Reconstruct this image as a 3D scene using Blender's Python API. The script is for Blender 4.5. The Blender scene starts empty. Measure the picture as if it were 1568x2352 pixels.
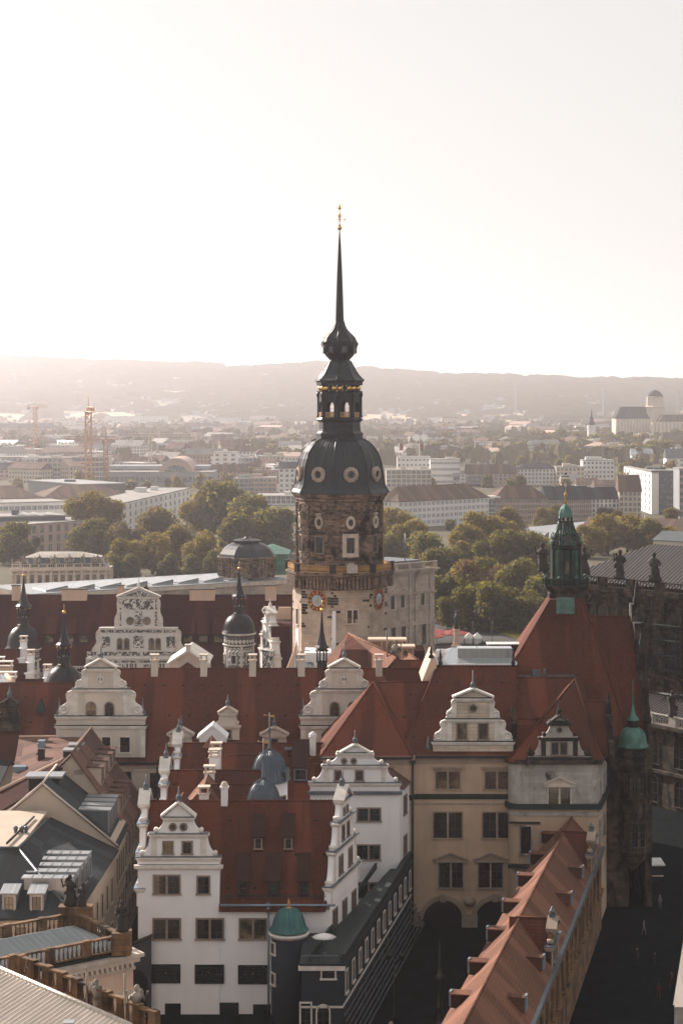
import bpy, math, random
from mathutils import Vector, Matrix
sc = bpy.context.scene
COL = sc.collection
R = math.radians
# ---------------------------------------------------------------- camera
F = 4593.0
cam_d = bpy.data.cameras.new('camera'); cam = bpy.data.objects.new('camera', cam_d); COL.objects.link(cam)
cam_d.sensor_fit = 'HORIZONTAL'; cam_d.sensor_width = 24; cam_d.lens = 24 * F / 1568
cam_d.shift_y = -267 / 1568; cam_d.clip_start = 1; cam_d.clip_end = 60000
cam.location = (0, 0, 67); cam.rotation_euler = (R(90), 0, 0)
sc.camera = cam
# ---------------------------------------------------------------- sky, sun, exposure
SUN_AZ, SUN_EL = -41, 26          # degrees clockwise from +Y, elevation
w = bpy.data.worlds.new('World'); sc.world = w; w.use_nodes = True
nt = w.node_tree; nt.nodes.clear()
sky = nt.nodes.new('ShaderNodeTexSky'); sky.sky_type = 'NISHITA'; sky.sun_disc = False
sky.sun_elevation = R(SUN_EL); sky.sun_rotation = R(SUN_AZ)
sky.air_density = 1.6; sky.dust_density = 0.6; sky.ozone_density = 1.0; sky.altitude = 100
hs = nt.nodes.new('ShaderNodeHueSaturation'); hs.inputs['Saturation'].default_value = 0.12
bg = nt.nodes.new('ShaderNodeBackground'); bg.inputs['Strength'].default_value = 0.08
out = nt.nodes.new('ShaderNodeOutputWorld')
mx = nt.nodes.new('ShaderNodeMix'); mx.data_type = 'RGBA'; mx.inputs[0].default_value = .8   # thin bright overcast veil over the clear sky
mx.inputs[7].default_value = (4.55, 4.44, 4.32, 1)
nt.links.new(sky.outputs[0], hs.inputs['Color']); nt.links.new(hs.outputs[0], mx.inputs[6]); nt.links.new(mx.outputs[2], bg.inputs[0]); nt.links.new(bg.outputs[0], out.inputs[0])
sl = bpy.data.lights.new('sun', 'SUN'); sl.energy = 4.8; sl.angle = R(0.6); sl.color = (1.0, 0.88, 0.79)
so = bpy.data.objects.new('sun', sl); COL.objects.link(so)
sv = Vector((math.sin(R(SUN_AZ)) * math.cos(R(SUN_EL)), math.cos(R(SUN_AZ)) * math.cos(R(SUN_EL)), math.sin(R(SUN_EL))))
so.rotation_euler = sv.to_track_quat('Z', 'Y').to_euler(); so.location = sv * 500
sc.view_settings.view_transform = 'Standard'; sc.view_settings.look = 'None'
sc.view_settings.exposure = 1.03; sc.view_settings.gamma = 1.0
sc.render.engine = 'CYCLES'
sc.cycles.max_bounces = 5; sc.cycles.diffuse_bounces = 3; sc.cycles.volume_bounces = 1; sc.cycles.transparent_max_bounces = 6

# ---------------------------------------------------------------- helpers: photo position -> world point
def X(u, D): return (u - 784) * D / F
def Z(v, D): return 67 - (v - 909) * D / F
def DZ(v, z): return (67 - z) * F / (v - 909)
def Pt(u, v, D): return Vector((X(u, D), D, Z(v, D)))

WM = {}
def wm(o): return WM.get(o.name, Matrix())
def tag(o, label=None, cat=None, group=None, kind=None):
    if label: o['label'] = label
    if cat: o['category'] = cat
    if group: o['group'] = group
    if kind: o['kind'] = kind
    return o
def thing(name, loc, rotz=0, label=None, cat=None, group=None, kind=None):
    o = bpy.data.objects.new(name, None); COL.objects.link(o)
    o.empty_display_size = 0.5
    o.location = loc; o.rotation_euler = (0, 0, rotz)
    WM[o.name] = Matrix.Translation(Vector(loc)) @ Matrix.Rotation(rotz, 4, 'Z')
    return tag(o, label, cat, group, kind)
def frame(loc, rotz=0, rotx=0):
    return Matrix.Translation(Vector(loc)) @ Matrix.Rotation(rotz, 4, 'Z') @ Matrix.Rotation(rotx, 4, 'X')
def place(mesh, name, parent, M):
    o = bpy.data.objects.new(name, mesh); COL.objects.link(o)
    L = wm(parent).inverted() @ M if parent else M
    if parent: o.parent = parent
    o.matrix_local = L
    WM[o.name] = M
    return o

class MB:
    """collects faces; build() links them as ONE mesh object"""
    def __init__(s, M=None): s.v = []; s.f = []; s.mi = []; s.sm = []; s.M = M or Matrix()
    def add(s, vs, fs, mi=0, smooth=False):
        b = len(s.v); s.v += [s.M @ Vector(p) for p in vs]
        for f in fs: s.f.append([b + i for i in f]); s.mi.append(mi); s.sm.append(smooth)
        return s
    def poly(s, pts, mi=0): return s.add(pts, [list(range(len(pts)))], mi)
    def hexa(s, p, mi=0):     # 8 points: bottom 4, top 4 (same winding, seen from above counter-clockwise)
        return s.add(p, [(3, 2, 1, 0), (4, 5, 6, 7), (0, 1, 5, 4), (1, 2, 6, 5), (2, 3, 7, 6), (3, 0, 4, 7)], mi)
    def box(s, x0, x1, y0, y1, z0, z1, mi=0):
        return s.hexa([(x0, y0, z0), (x1, y0, z0), (x1, y1, z0), (x0, y1, z0), (x0, y0, z1), (x1, y0, z1), (x1, y1, z1), (x0, y1, z1)], mi)
    def prism(s, poly, z0, z1, mi=0):   # xy polygon
        n = len(poly)
        return s.add([(x, y, z0) for x, y in poly] + [(x, y, z1) for x, y in poly],
                     [list(range(n))[::-1], list(range(n, 2 * n))] + [(i, (i + 1) % n, n + (i + 1) % n, n + i) for i in range(n)], mi)
    def slab(s, prof, y0, y1, mi=0):    # xz polygon (counter-clockwise seen from -y) extruded along y
        n = len(prof)
        return s.add([(x, y0, z) for x, z in prof] + [(x, y1, z) for x, z in prof],
                     [list(range(n)), list(range(n, 2 * n))[::-1]] + [((i + 1) % n, i, n + i, n + (i + 1) % n) for i in range(n)], mi)
    def lathe(s, prof, n=16, rot=0, mi=0, smooth=True, cx=0, cy=0, a0=0, a1=360):
        full = abs(a1 - a0) >= 359.9; k = n if full else n + 1; m = len(prof); vs = []
        for r, z in prof:
            for i in range(k):
                a = R(rot + a0 + (a1 - a0) * i / n); vs.append((cx + r * math.sin(a), cy - r * math.cos(a), z))
        fs = []
        for j in range(m - 1):
            for i in range(n):
                i2 = (i + 1) % k; fs.append((j * k + i, j * k + i2, (j + 1) * k + i2, (j + 1) * k + i))
        if full and prof[0] != prof[-1]:
            if prof[-1][0] > 1e-3 and abs(prof[-1][1] - prof[-2][1]) > 1e-6: fs.append([(m - 1) * k + i for i in range(n)])
            if prof[0][0] > 1e-3 and abs(prof[0][1] - prof[1][1]) > 1e-6: fs.append([i for i in range(n)][::-1])
        return s.add(vs, fs, mi, smooth)
    def tube(s, pts, r, n=6, mi=0, r2=None):
        pts = [Vector(p) for p in pts]; m = len(pts); vs = []
        for j, p in enumerate(pts):
            d = (pts[min(j + 1, m - 1)] - pts[max(j - 1, 0)]).normalized()
            a = d.orthogonal().normalized() if abs(d.z) > .9 else d.cross(Vector((0, 0, 1))).normalized(); b = d.cross(a)
            rr = r if r2 is None else r + (r2 - r) * j / max(1, m - 1)
            for i in range(n):
                t = 2 * math.pi * i / n; vs.append(p + rr * (math.cos(t) * a + math.sin(t) * b))
        fs = [(j * n + i, j * n + (i + 1) % n, (j + 1) * n + (i + 1) % n, (j + 1) * n + i) for j in range(m - 1) for i in range(n)]
        fs += [list(range(n))[::-1], [(m - 1) * n + i for i in range(n)]]
        return s.add(vs, fs, mi, n > 4)
    def ball(s, c, r, mi=0, n=10, sz=1.0):
        return s.lathe([(max(1e-4, r * math.sin(math.pi * i / 7)), c[2] - r * sz * math.cos(math.pi * i / 7)) for i in range(8)], n, 0, mi, True, c[0], c[1])
    def mesh(s, name, mats):
        me = bpy.data.meshes.new(name); me.from_pydata([tuple(p) for p in s.v], [], s.f)
        if not isinstance(mats, (list, tuple)): mats = [mats]
        for m in mats: me.materials.append(MAT[m] if isinstance(m, str) else m)
        me.polygons.foreach_set('material_index', s.mi); me.polygons.foreach_set('use_smooth', s.sm)
        uv = me.uv_layers.new(name='UVMap'); k = 0; buf = [0.0] * (2 * len(me.loops))
        for pl in me.polygons:
            n = pl.normal
            t = Vector((-n.y, n.x, 0)) if n.x * n.x + n.y * n.y > 1e-4 else Vector((1, 0, 0))
            t.normalize(); b = n.cross(t)
            for li in pl.loop_indices:
                p = me.vertices[me.loops[li].vertex_index].co
                buf[2 * li] = p.dot(t); buf[2 * li + 1] = p.dot(b)
        uv.data.foreach_set('uv', buf)
        me.update(); return me
    def build(s, name, mats, parent=None, **kw):    # vertices were given in world space
        if parent: inv = wm(parent).inverted(); M = wm(parent)
        else:
            xs = [p.x for p in s.v]; ys = [p.y for p in s.v]; zs = [p.z for p in s.v]
            M = Matrix.Translation(Vector(((min(xs) + max(xs)) / 2, (min(ys) + max(ys)) / 2, min(zs)))); inv = M.inverted()
        s.v = [inv @ p for p in s.v]
        me = s.mesh(name, mats); o = place(me, name, parent, M)
        tag(o, kw.get('label'), kw.get('cat'), kw.get('group'), kw.get('kind'))
        return o
def copy_tree(o, parent=None, M=None):
    c = o.copy(); COL.objects.link(c)
    if parent: c.parent = parent
    if M is not None: c.matrix_local = M; WM[c.name] = M
    for ch in list(o.children): copy_tree(ch, c)
    return c
def srgb(r, g, b):
    f = lambda c: (c / 255) / 12.92 if c / 255 <= .04045 else ((c / 255 + .055) / 1.055) ** 2.4
    return (f(r), f(g), f(b), 1)

# ---------------------------------------------------------------- materials
MAT = {}
def newmat(name, rough=.8, metal=0, spec=.3):
    m = bpy.data.materials.new(name); m.use_nodes = True; MAT[name] = m
    b = m.node_tree.nodes['Principled BSDF']
    b.inputs['Roughness'].default_value = rough; b.inputs['Metallic'].default_value = metal
    b.inputs['Specular IOR Level'].default_value = spec
    return m, m.node_tree, b
def N(nt, t, **kw):
    n = nt.nodes.new(t)
    for k, v in kw.items():
        if k in n.inputs.keys(): n.inputs[k].default_value = v
        else: setattr(n, k, v)
    return n
def noise_fac(nt, scale, detail=4, lo=.35, hi=.65, vec=None, dist=0):
    n = N(nt, 'ShaderNodeTexNoise', Scale=scale, Detail=detail, Distortion=dist)
    if vec is None:
        g = nt.nodes.new('ShaderNodeNewGeometry'); vec = g.outputs['Position']
    nt.links.new(vec, n.inputs['Vector'])
    r = N(nt, 'ShaderNodeMapRange'); r.inputs['From Min'].default_value = lo; r.inputs['From Max'].default_value = hi
    nt.links.new(n.outputs[0], r.inputs[0]); return r.outputs[0]
def mix(nt, f, a, b, bt='MIX'):
    m = nt.nodes.new('ShaderNodeMix'); m.data_type = 'RGBA'; m.blend_type = bt
    for s, v in ((m.inputs[0], f), (m.inputs[6], a), (m.inputs[7], b)):
        if hasattr(v, 'links'): nt.links.new(v, s)
        else: s.default_value = v
    return m.outputs[2]
def stretch(nt, sx, sy, sz):
    g = nt.nodes.new('ShaderNodeNewGeometry'); mp = nt.nodes.new('ShaderNodeMapping'); mp.inputs['Scale'].default_value = (sx, sy, sz)
    nt.links.new(g.outputs['Position'], mp.inputs[0]); return mp.outputs[0]
def c4(c): return tuple(c) + ((1,) if len(c) == 3 else ())
def plaster(name, c, c2=None, dirt=.35, rough=.9, sc_=.25):
    m, nt, b = newmat(name, rough)
    c = c4(c); c2 = c4(c2) if c2 else tuple(x * .8 for x in c[:3]) + (1,)
    a = mix(nt, noise_fac(nt, sc_, 6), c, c2)
    f = noise_fac(nt, 1, 5, .5, .8, stretch(nt, 1.1, 1.1, .12))
    mm = N(nt, 'ShaderNodeMath', operation='MULTIPLY'); nt.links.new(f, mm.inputs[0]); mm.inputs[1].default_value = dirt
    a = mix(nt, mm.outputs[0], a, tuple(x * .55 for x in c[:3]) + (1,))
    nt.links.new(a, b.inputs['Base Color'])
    bp = N(nt, 'ShaderNodeBump', Strength=.25, Distance=.05); nt.links.new(noise_fac(nt, 6, 3, 0, 1), bp.inputs['Height']); nt.links.new(bp.outputs[0], b.inputs['Normal'])
    return m
def blocks(name, c1, c2, mortar, bw=.9, bh=.38, soot=None, soot_lo=.5, soot_hi=.62, rough=.9, streak=.4, msize=.012, bias=0.0, bump=.6):
    """stone blocks / bricks / tiles laid out in metres along the wall"""
    m, nt, b = newmat(name, rough)
    uv = nt.nodes.new('ShaderNodeUVMap')
    br = N(nt, 'ShaderNodeTexBrick', Color1=c4(c1), Color2=c4(c2), Mortar=c4(mortar), Scale=1.0)
    br.inputs['Mortar Size'].default_value = msize; br.inputs['Brick Width'].default_value = bw; br.inputs['Row Height'].default_value = bh
    br.inputs['Bias'].default_value = bias; br.inputs['Mortar Smooth'].default_value = .3
    nt.links.new(uv.outputs[0], br.inputs['Vector'])
    a = br.outputs[0]
    a = mix(nt, noise_fac(nt, .35, 6, .4, .7), a, mix(nt, .35, a, (0.02, .02, .02, 1)))
    if soot:
        a = mix(nt, noise_fac(nt, 1, 7, soot_lo, soot_hi, stretch(nt, .55, .55, .3), .6), a, c4(soot))
    f = noise_fac(nt, 1, 5, .5, .8, stretch(nt, 1.3, 1.3, .1)); mm = N(nt, 'ShaderNodeMath', operation='MULTIPLY'); nt.links.new(f, mm.inputs[0]); mm.inputs[1].default_value = streak
    a = mix(nt, mm.outputs[0], a, tuple(x * .4 for x in c4(c2)[:3]) + (1,))
    nt.links.new(a, b.inputs['Base Color'])
    bp = N(nt, 'ShaderNodeBump', Strength=bump, Distance=.04); bp.invert = True
    nt.links.new(br.outputs['Fac'], bp.inputs['Height']); nt.links.new(bp.outputs[0], b.inputs['Normal'])
    return m
def tiles(name, c1, c2, patch, rough=.9):
    m, nt, b = newmat(name, rough, 0, .12)
    uv = nt.nodes.new('ShaderNodeUVMap')
    br = N(nt, 'ShaderNodeTexBrick', Color1=c4(c1), Color2=c4(c2), Mortar=tuple(x * .35 for x in c1[:3]) + (1,), Scale=1.0)
    br.inputs['Mortar Size'].default_value = .02; br.inputs['Brick Width'].default_value = .3; br.inputs['Row Height'].default_value = .36
    nt.links.new(uv.outputs[0], br.inputs['Vector'])
    a = mix(nt, noise_fac(nt, .12, 6, .38, .68), br.outputs[0], c4(patch))
    a = mix(nt, noise_fac(nt, 1.2, 5, .45, .75), a, mix(nt, .55, a, c4(patch)))
    # slope-long stripes where tiles were relaid
    sx = nt.nodes.new('ShaderNodeMapping'); sx.inputs['Scale'].default_value = (.22, .02, 1); nt.links.new(uv.outputs[0], sx.inputs[0])
    a = mix(nt, noise_fac(nt, 1, 3, .5, .56, sx.outputs[0]), a, mix(nt, .3, a, tuple(min(1, x*1.9) for x in c1[:3]) + (1,)))
    s3 = nt.nodes.new('ShaderNodeMapping'); s3.inputs['Scale'].default_value = (1.7, .08, 1); nt.links.new(uv.outputs[0], s3.inputs[0])
    a = mix(nt, noise_fac(nt, 1, 4, .55, .75, s3.outputs[0]), a, mix(nt, .45, a, (.03, .02, .02, 1)))
    nt.links.new(a, b.inputs['Base Color'])
    wv = N(nt, 'ShaderNodeTexWave', Scale=.885); wv.bands_direction = 'Y'; wv.wave_profile = 'SAW'; nt.links.new(uv.outputs[0], wv.inputs[0])
    bp = N(nt, 'ShaderNodeBump', Strength=.55, Distance=.06); nt.links.new(wv.outputs[1], bp.inputs['Height']); nt.links.new(bp.outputs[0], b.inputs['Normal'])
    return m
def seamed(name, c, c2, pitch=.6, rough=.45, metal=.0, spec=.5, strength=1.0, d=.08):
    """sheet metal with standing seams running up the slope"""
    m, nt, b = newmat(name, rough, metal, spec)
    uv = nt.nodes.new('ShaderNodeUVMap'); sp = nt.nodes.new('ShaderNodeSeparateXYZ'); nt.links.new(uv.outputs[0], sp.inputs[0])
    fr = N(nt, 'ShaderNodeMath', operation='DIVIDE'); nt.links.new(sp.outputs[0], fr.inputs[0]); fr.inputs[1].default_value = pitch
    f2 = N(nt, 'ShaderNodeMath', operation='FRACT'); nt.links.new(fr.outputs[0], f2.inputs[0])
    lt = N(nt, 'ShaderNodeMath', operation='LESS_THAN'); nt.links.new(f2.outputs[0], lt.inputs[0]); lt.inputs[1].default_value = .14
    s3 = nt.nodes.new('ShaderNodeMapping'); s3.inputs['Scale'].default_value = (1.5, .12, 1); nt.links.new(uv.outputs[0], s3.inputs[0])
    a = mix(nt, noise_fac(nt, 1, 5, .35, .7, s3.outputs[0]), c4(c), c4(c2))
    a = mix(nt, noise_fac(nt, .3, 5, .4, .7), a, mix(nt, .3, a, c4(c2)))
    nt.links.new(a, b.inputs['Base Color'])
    bp = N(nt, 'ShaderNodeBump', Strength=strength, Distance=d); nt.links.new(lt.outputs[0], bp.inputs['Height']); nt.links.new(bp.outputs[0], b.inputs['Normal'])
    return m
def glass(name, c=(.02, .025, .03), rough=.08, warm=None):
    m, nt, b = newmat(name, rough, 0, .8)
    a = mix(nt, noise_fac(nt, .5, 2, .45, .6), c4(c), c4(warm or tuple(x * 2.5 for x in c)))
    nt.links.new(a, b.inputs['Base Color']); return m
def plain(name, c, rough=.6, metal=0, spec=.4, var=.25):
    m, nt, b = newmat(name, rough, metal, spec)
    a = mix(nt, noise_fac(nt, .9, 5), c4(c), tuple(x * (1 - var) for x in c[:3]) + (1,)); nt.links.new(a, b.inputs['Base Color']); return m

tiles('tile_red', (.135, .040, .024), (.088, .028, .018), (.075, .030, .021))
tiles('tile_orange_lit', (.19, .088, .056), (.14, .063, .042), (.115, .055, .038))  # paler and less red, sunlit sheen put into the tile colour
tiles('tile_brown', (.16, .085, .065), (.10, .055, .045), (.09, .055, .045))
tiles('tile_dark', (.07, .016, .011), (.045, .011, .009), (.045, .013, .01))
tiles('tile_grey', (.042, .052, .058), (.028, .034, .039), (.034, .036, .039))
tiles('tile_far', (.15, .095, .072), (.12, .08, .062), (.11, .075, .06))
plaster('white_plaster', (.80, .785, .785), (.74, .72, .72), .12)
plaster('cream_plaster', (.62, .54, .46), (.52, .45, .39), .45)
plaster('tan_plaster', (.50, .355, .25), (.41, .295, .21), .4)
plaster('beige_plaster', (.47, .38, .30), (.42, .34, .275), .2)
plaster('peach_plaster', (.66, .47, .35), (.58, .41, .31), .3)
plaster('slate_plaster', (.022, .030, .042), (.017, .024, .034), .3)
plaster('grey_plaster', (.055, .06, .07), (.04, .045, .052), .4)
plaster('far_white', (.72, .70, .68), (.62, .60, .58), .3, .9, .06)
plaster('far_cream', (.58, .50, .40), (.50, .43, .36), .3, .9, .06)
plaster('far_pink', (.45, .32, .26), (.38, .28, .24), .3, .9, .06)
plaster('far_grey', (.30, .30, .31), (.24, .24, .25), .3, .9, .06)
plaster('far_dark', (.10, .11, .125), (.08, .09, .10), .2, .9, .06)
plaster('flat_roof', (.30, .28, .26), (.22, .21, .20), .2, .9, .12)
blocks('tower_stone', (.54, .415, .325), (.44, .335, .26), (.26, .19, .145), 1.1, .42, (.07, .05, .042), .72, .78, streak=.3)
blocks('tower_dark', (.31, .205, .15), (.022, .016, .014), (.24, .16, .115), .95, .36, (.014, .010, .0085), .5, .66, bias=-.1, msize=.03, streak=.5)
blocks('sooty_stone', (.12, .085, .06), (.045, .034, .028), (.015, .013, .011), 1.2, .5, (.010, .0085, .008), .45, .6)
blocks('grey_stone', (.47, .42, .38), (.38, .34, .31), (.3, .27, .24), 1.2, .5, (.05, .043, .038), .56, .72, bump=.15, msize=.008)
blocks('yellow_stone', (.26, .145, .07), (.15, .085, .042), (.05, .03, .02), 1.0, .5, (.03, .02, .015), .48, .66)
blocks('pink_stone', (.48, .385, .315), (.38, .30, .25), (.2, .16, .13), 1.3, .5, (.12, .09, .075), .62, .8)
blocks('striped_stone', (.66, .56, .46), (.58, .46, .35), (.4, .31, .24), 2.4, .45, None, msize=.02)
plain('stone_trim', (.60, .50, .42), .85)
plain('tan_trim', (.34, .26, .20), .85)
plain('window_trim', (.27, .205, .165), .8)
plain('pale_trim', (.72, .66, .60), .85)
plain('sooty_trim', (.032, .026, .023), .85, var=.6)
plain('lead', (.12, .145, .17), .45, .3, .5)
plain('lead_blue', (.22, .30, .38), .4, .3, .5)
plain('green_lead', (.022, .034, .034), .6, 0, .2)
seamed('dark_copper', (.014, .017, .021), (.03, .034, .04), .62, .42, .0, .3, .5)
plain('dark_copper_smooth', (.014, .015, .018), .42, 0, .3, .5)
plain('slate_dome', (.07, .095, .125), .45, .3, .5)
seamed('copper_green', (.045, .165, .16), (.025, .085, .088), .5, .55, .1, .4)
plain('copper_green_smooth', (.085, .21, .17), .55, .1, .4, .45)
plain('verdigris', (.012, .034, .028), .45, .1, .5, .8)
plain('verdigris_pale', (.06, .125, .10), .55, .1, .4, .6)
plain('gold', (.85, .50, .16), .32, 1.0, .5, .2)
plain('gold_paint', (.50, .27, .09), .45, .2, .5, .2)
plain('clock_red', (.20, .03, .02), .6)
plain('clock_blue', (.42, .52, .58), .5)
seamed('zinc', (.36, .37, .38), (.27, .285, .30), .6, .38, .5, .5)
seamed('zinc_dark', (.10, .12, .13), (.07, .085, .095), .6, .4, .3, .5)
seamed('zinc_lit', (.62, .54, .46), (.42, .37, .32), .6, .34, .35, .5, .3, .03)  # pale warm zinc, sunlight put into the base colour
seamed('church_roof', (.11, .10, .098), (.07, .063, .063), .8, .5, .2, .5, 1, .16)
glass('glass_dark', (.012, .015, .018)); glass('glass_black', (.005, .006, .007), .2)
glass('glass_warm', (.03, .028, .022), .1, (.20, .15, .085))
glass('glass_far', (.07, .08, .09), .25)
plain('glazing_bar', (.06, .045, .035), .6)
plain('glazing_white', (.6, .58, .54), .6)
plain('shutter_brown', (.042, .018, .012), .8, 0, .2)
seamed('skylight', (.40, .42, .43), (.33, .35, .36), .8, .12, .5, .6, .6, .05)
plain('crane_orange', (.55, .26, .06), .6); plain('crane_red', (.32, .13, .08), .6)
plain('fabric_red', (.26, .03, .022), .8); plain('fabric_white', (.75, .73, .70), .85)
plain('bronze', (.03, .028, .024), .45, .4, .5, .6)
plain('statue_stone', (.36, .31, .26), .9, var=.75)
plain('statue_dark', (.045, .036, .03), .9, var=.6)
plain('bark', (.045, .035, .028), .95)
plain('car_white', (.7, .7, .7), .3, 0, .6, .05); plain('car_dark', (.04, .045, .05), .3, 0, .6, .05); plain('car_red', (.4, .04, .03), .3, 0, .6, .05)
plain('tyre', (.01, .01, .01), .9)
plain('skin', (.42, .26, .19), .7); plain('cloth_dark', (.02, .022, .03), .9); plain('cloth_red', (.09, .012, .012), .9); plain('cloth_light', (.12, .12, .13), .9)
def sgraffito(name):
    m, nt, b = newmat(name, .9)
    uv = nt.nodes.new('ShaderNodeUVMap')
    n = noise_fac(nt, 1.3, 5, .455, .49, uv.outputs[0], 1.8)
    a = mix(nt, n, (.66, .62, .57, 1), (.075, .075, .08, 1)); nt.links.new(a, b.inputs['Base Color'])
sgraffito('sgraffito')
def leafmat(name, c, c2):
    m, nt, b = newmat(name, .75, 0, .2)
    a = mix(nt, noise_fac(nt, .45, 4, .4, .62), c4(c), c4(c2))
    oi = nt.nodes.new('ShaderNodeObjectInfo')
    nt.links.new(a, b.inputs['Base Color'])
    tr = nt.nodes.new('ShaderNodeBsdfTranslucent'); ms = nt.nodes.new('ShaderNodeMixShader'); ms.inputs[0].default_value = .4
    nt.links.new(mix(nt, .5, a, (.5, .42, .05, 1)), tr.inputs[0]); nt.links.new(b.outputs[0], ms.inputs[1]); nt.links.new(tr.outputs[0], ms.inputs[2])
    nt.links.new(ms.outputs[0], nt.nodes['Material Output'].inputs[0])
leafmat('leaf_green', (.032, .038, .008), (.09, .07, .014))
leafmat('leaf_olive', (.085, .06, .011), (.21, .13, .022))
leafmat('leaf_autumn', (.12, .055, .02), (.06, .042, .015))
leafmat('leaf_rust', (.16, .055, .03), (.09, .05, .025))
leafmat('leaf_dark', (.018, .027, .012), (.035, .04, .014))
def ground(name, c, c2, s=.05, bw=None):
    m, nt, b = newmat(name, 1.0, 0, .03)
    a = mix(nt, noise_fac(nt, s, 8), c4(c), c4(c2)); nt.links.new(a, b.inputs['Base Color'])
ground('shaded_cobbles', (.006, .009, .011), (.003, .005, .006), .4)  # near-black, shade of yard and streets put into the colour
ground('town_ground', (.14, .125, .095), (.08, .08, .05), .012)
ground('plaza', (.10, .098, .097), (.07, .07, .07), .1)
ground('lawn', (.30, .26, .05), (.20, .20, .04), .2)
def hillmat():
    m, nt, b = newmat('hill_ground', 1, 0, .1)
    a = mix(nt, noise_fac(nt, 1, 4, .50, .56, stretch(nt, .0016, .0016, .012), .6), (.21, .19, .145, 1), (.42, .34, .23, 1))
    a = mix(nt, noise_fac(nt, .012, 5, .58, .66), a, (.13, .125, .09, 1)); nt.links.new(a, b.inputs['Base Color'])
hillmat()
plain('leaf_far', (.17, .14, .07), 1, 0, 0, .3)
# ================================================================ building parts
V2 = lambda p: Vector((p[0], p[1]))
class Wall:
    def __init__(s, p0, p1):
        s.p0, s.p1 = V2(p0), V2(p1); s.d = (s.p1 - s.p0).normalized(); s.n = Vector((s.d.y, -s.d.x)); s.L = (s.p1 - s.p0).length
        s.rot = math.atan2(s.d.y, s.d.x)
    def hit(s, u, v):
        d = Vector(((u - 784) / F, 1)); t = s.p0.dot(s.n) / d.dot(s.n); p = d * t
        return (p - s.p0).dot(s.d), 67 - (v - 909) * t / F, t
    def M(s, a, z, off=0):
        p = s.p0 + s.d * a + s.n * off
        return frame((p.x, p.y, z), s.rot)
CW = {}
def arc_pts(w, h, n=8):          # arched opening outline, counter-clockwise from bottom left seen from the front
    r = w / 2
    return [(-r, 0), (r, 0)] + [(r * math.cos(math.pi * i / n), h - r + r * math.sin(math.pi * i / n)) for i in range(n + 1)]
def win_meshes(style, w, h, trim, pane):
    key = (style, round(w, 1), round(h, 1), trim, pane)
    if key in CW: return CW[key]
    w, h = key[1], key[2]
    f = MB(); g = MB(); t = .16
    base = style.split('+')[0]
    if base in ('double', 'single', 'blank'):
        f.box(-w/2 - t, w/2 + t, -.12, .02, h, h + t); f.box(-w/2 - t, -w/2, -.12, .02, 0, h); f.box(w/2, w/2 + t, -.12, .02, 0, h)
        f.box(-w/2 - t - .08, w/2 + t + .08, -.2, .02, -t, 0)
        if base == 'double': f.box(-.12, .12, -.12, .02, 0, h)
        g.box(-w/2, w/2, -.03, .01, 0, h)
        hs = ((-w/4, w/2 - .14), (w/4, w/2 - .14)) if base == 'double' else ((0, w),)
        if base != 'blank':
            for c, ww in hs:
                g.box(c - .03, c + .03, -.06, -.031, 0, h, 1)
                nb = 3 if h > 1.8 else 2
                for k in range(1, nb): g.box(c - ww/2, c - .031, -.055, -.031, h*k/nb - .025, h*k/nb + .025, 1); g.box(c + .031, c + ww/2, -.055, -.031, h*k/nb - .025, h*k/nb + .025, 1)
                for sx in (-1, 1): g.box(c + sx*(ww/2 - .04) - .035, c + sx*(ww/2 - .04) + .035, -.06, -.031, 0, h, 1)
    elif base == 'arch':
        o = arc_pts(w + 2*t, h + t + .0, 10); i = arc_pts(w, h, 10)
        n = len(i)
        vs = [(x, -.12, z) for x, z in i] + [(x, -.12, z) for x, z in o] + [(x, .02, z) for x, z in i] + [(x, .02, z) for x, z in o]
        fs = []
        for k in range(1, n):
            k2 = (k + 1) % n
            fs += [(k, n + k, n + k2, k2)[::-1], (n + k, 3*n + k, 3*n + k2, n + k2), (k, k2, 2*n + k2, 2*n + k)]
        f.add(vs, fs); f.box(-w/2 - t - .1, w/2 + t + .1, -.2, .02, -t, 0)
        g.slab(arc_pts(w, h, 10), -.03, .01)
        g.box(-.035, .035, -.06, -.031, 0, h - .05, 1); g.box(-w/2, w/2, -.055, -.031, (h - w/2) - .03, (h - w/2) + .03, 1)
        g.box(-w/2, w/2, -.055, -.031, h*.35 - .03, h*.35 + .03, 1)
    elif base == 'round':
        f.M = Matrix.Translation((0, 0, h/2)) @ Matrix.Rotation(R(90), 4, 'X'); g.M = f.M
        for (rr, zz) in ((w/2, 0),):
            f.lathe([(w/2, -.02), (w/2 + t, -.02), (w/2 + t, .12), (w/2, .12), (w/2, -.02)], 14, 0, 0, False)
        g.lathe([(1e-4, .03), (w/2, .03)], 14); g.box(-.03, .03, -w/2, w/2, .031, .06, 1); g.box(-w/2, w/2, -.03, .03, .031, .055, 1)
    if '+hood' in style: f.box(-w/2 - .5, w/2 + .5, -.35, .02, h + t + .25, h + t + .42); f.box(-w/2 - .3, w/2 + .3, -.1, .02, h + t, h + t + .25)
    if '+ped' in style:
        q = h + t + .1; W_ = w/2 + .55
        f.slab([(-W_, q), (W_, q), (W_, q + .15), (0, q + .95), (-W_, q + .15)], -.12, .02)
        for sx in (-1, 1): f.slab([(0, q + .95), (0, q + 1.15), (sx*(W_ + .12), q + .3), (sx*(W_ + .12), q + .1)][::(1 if sx < 0 else -1)], -.38, .02)
        f.box(-W_ - .1, W_ + .1, -.35, .02, q - .12, q + .03)
    fm = f.mesh('window', trim); gm = g.mesh('pane', [pane, 'glazing_bar'] if g.mi.count(1) else pane)
    CW[key] = (fm, gm); return CW[key]
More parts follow.
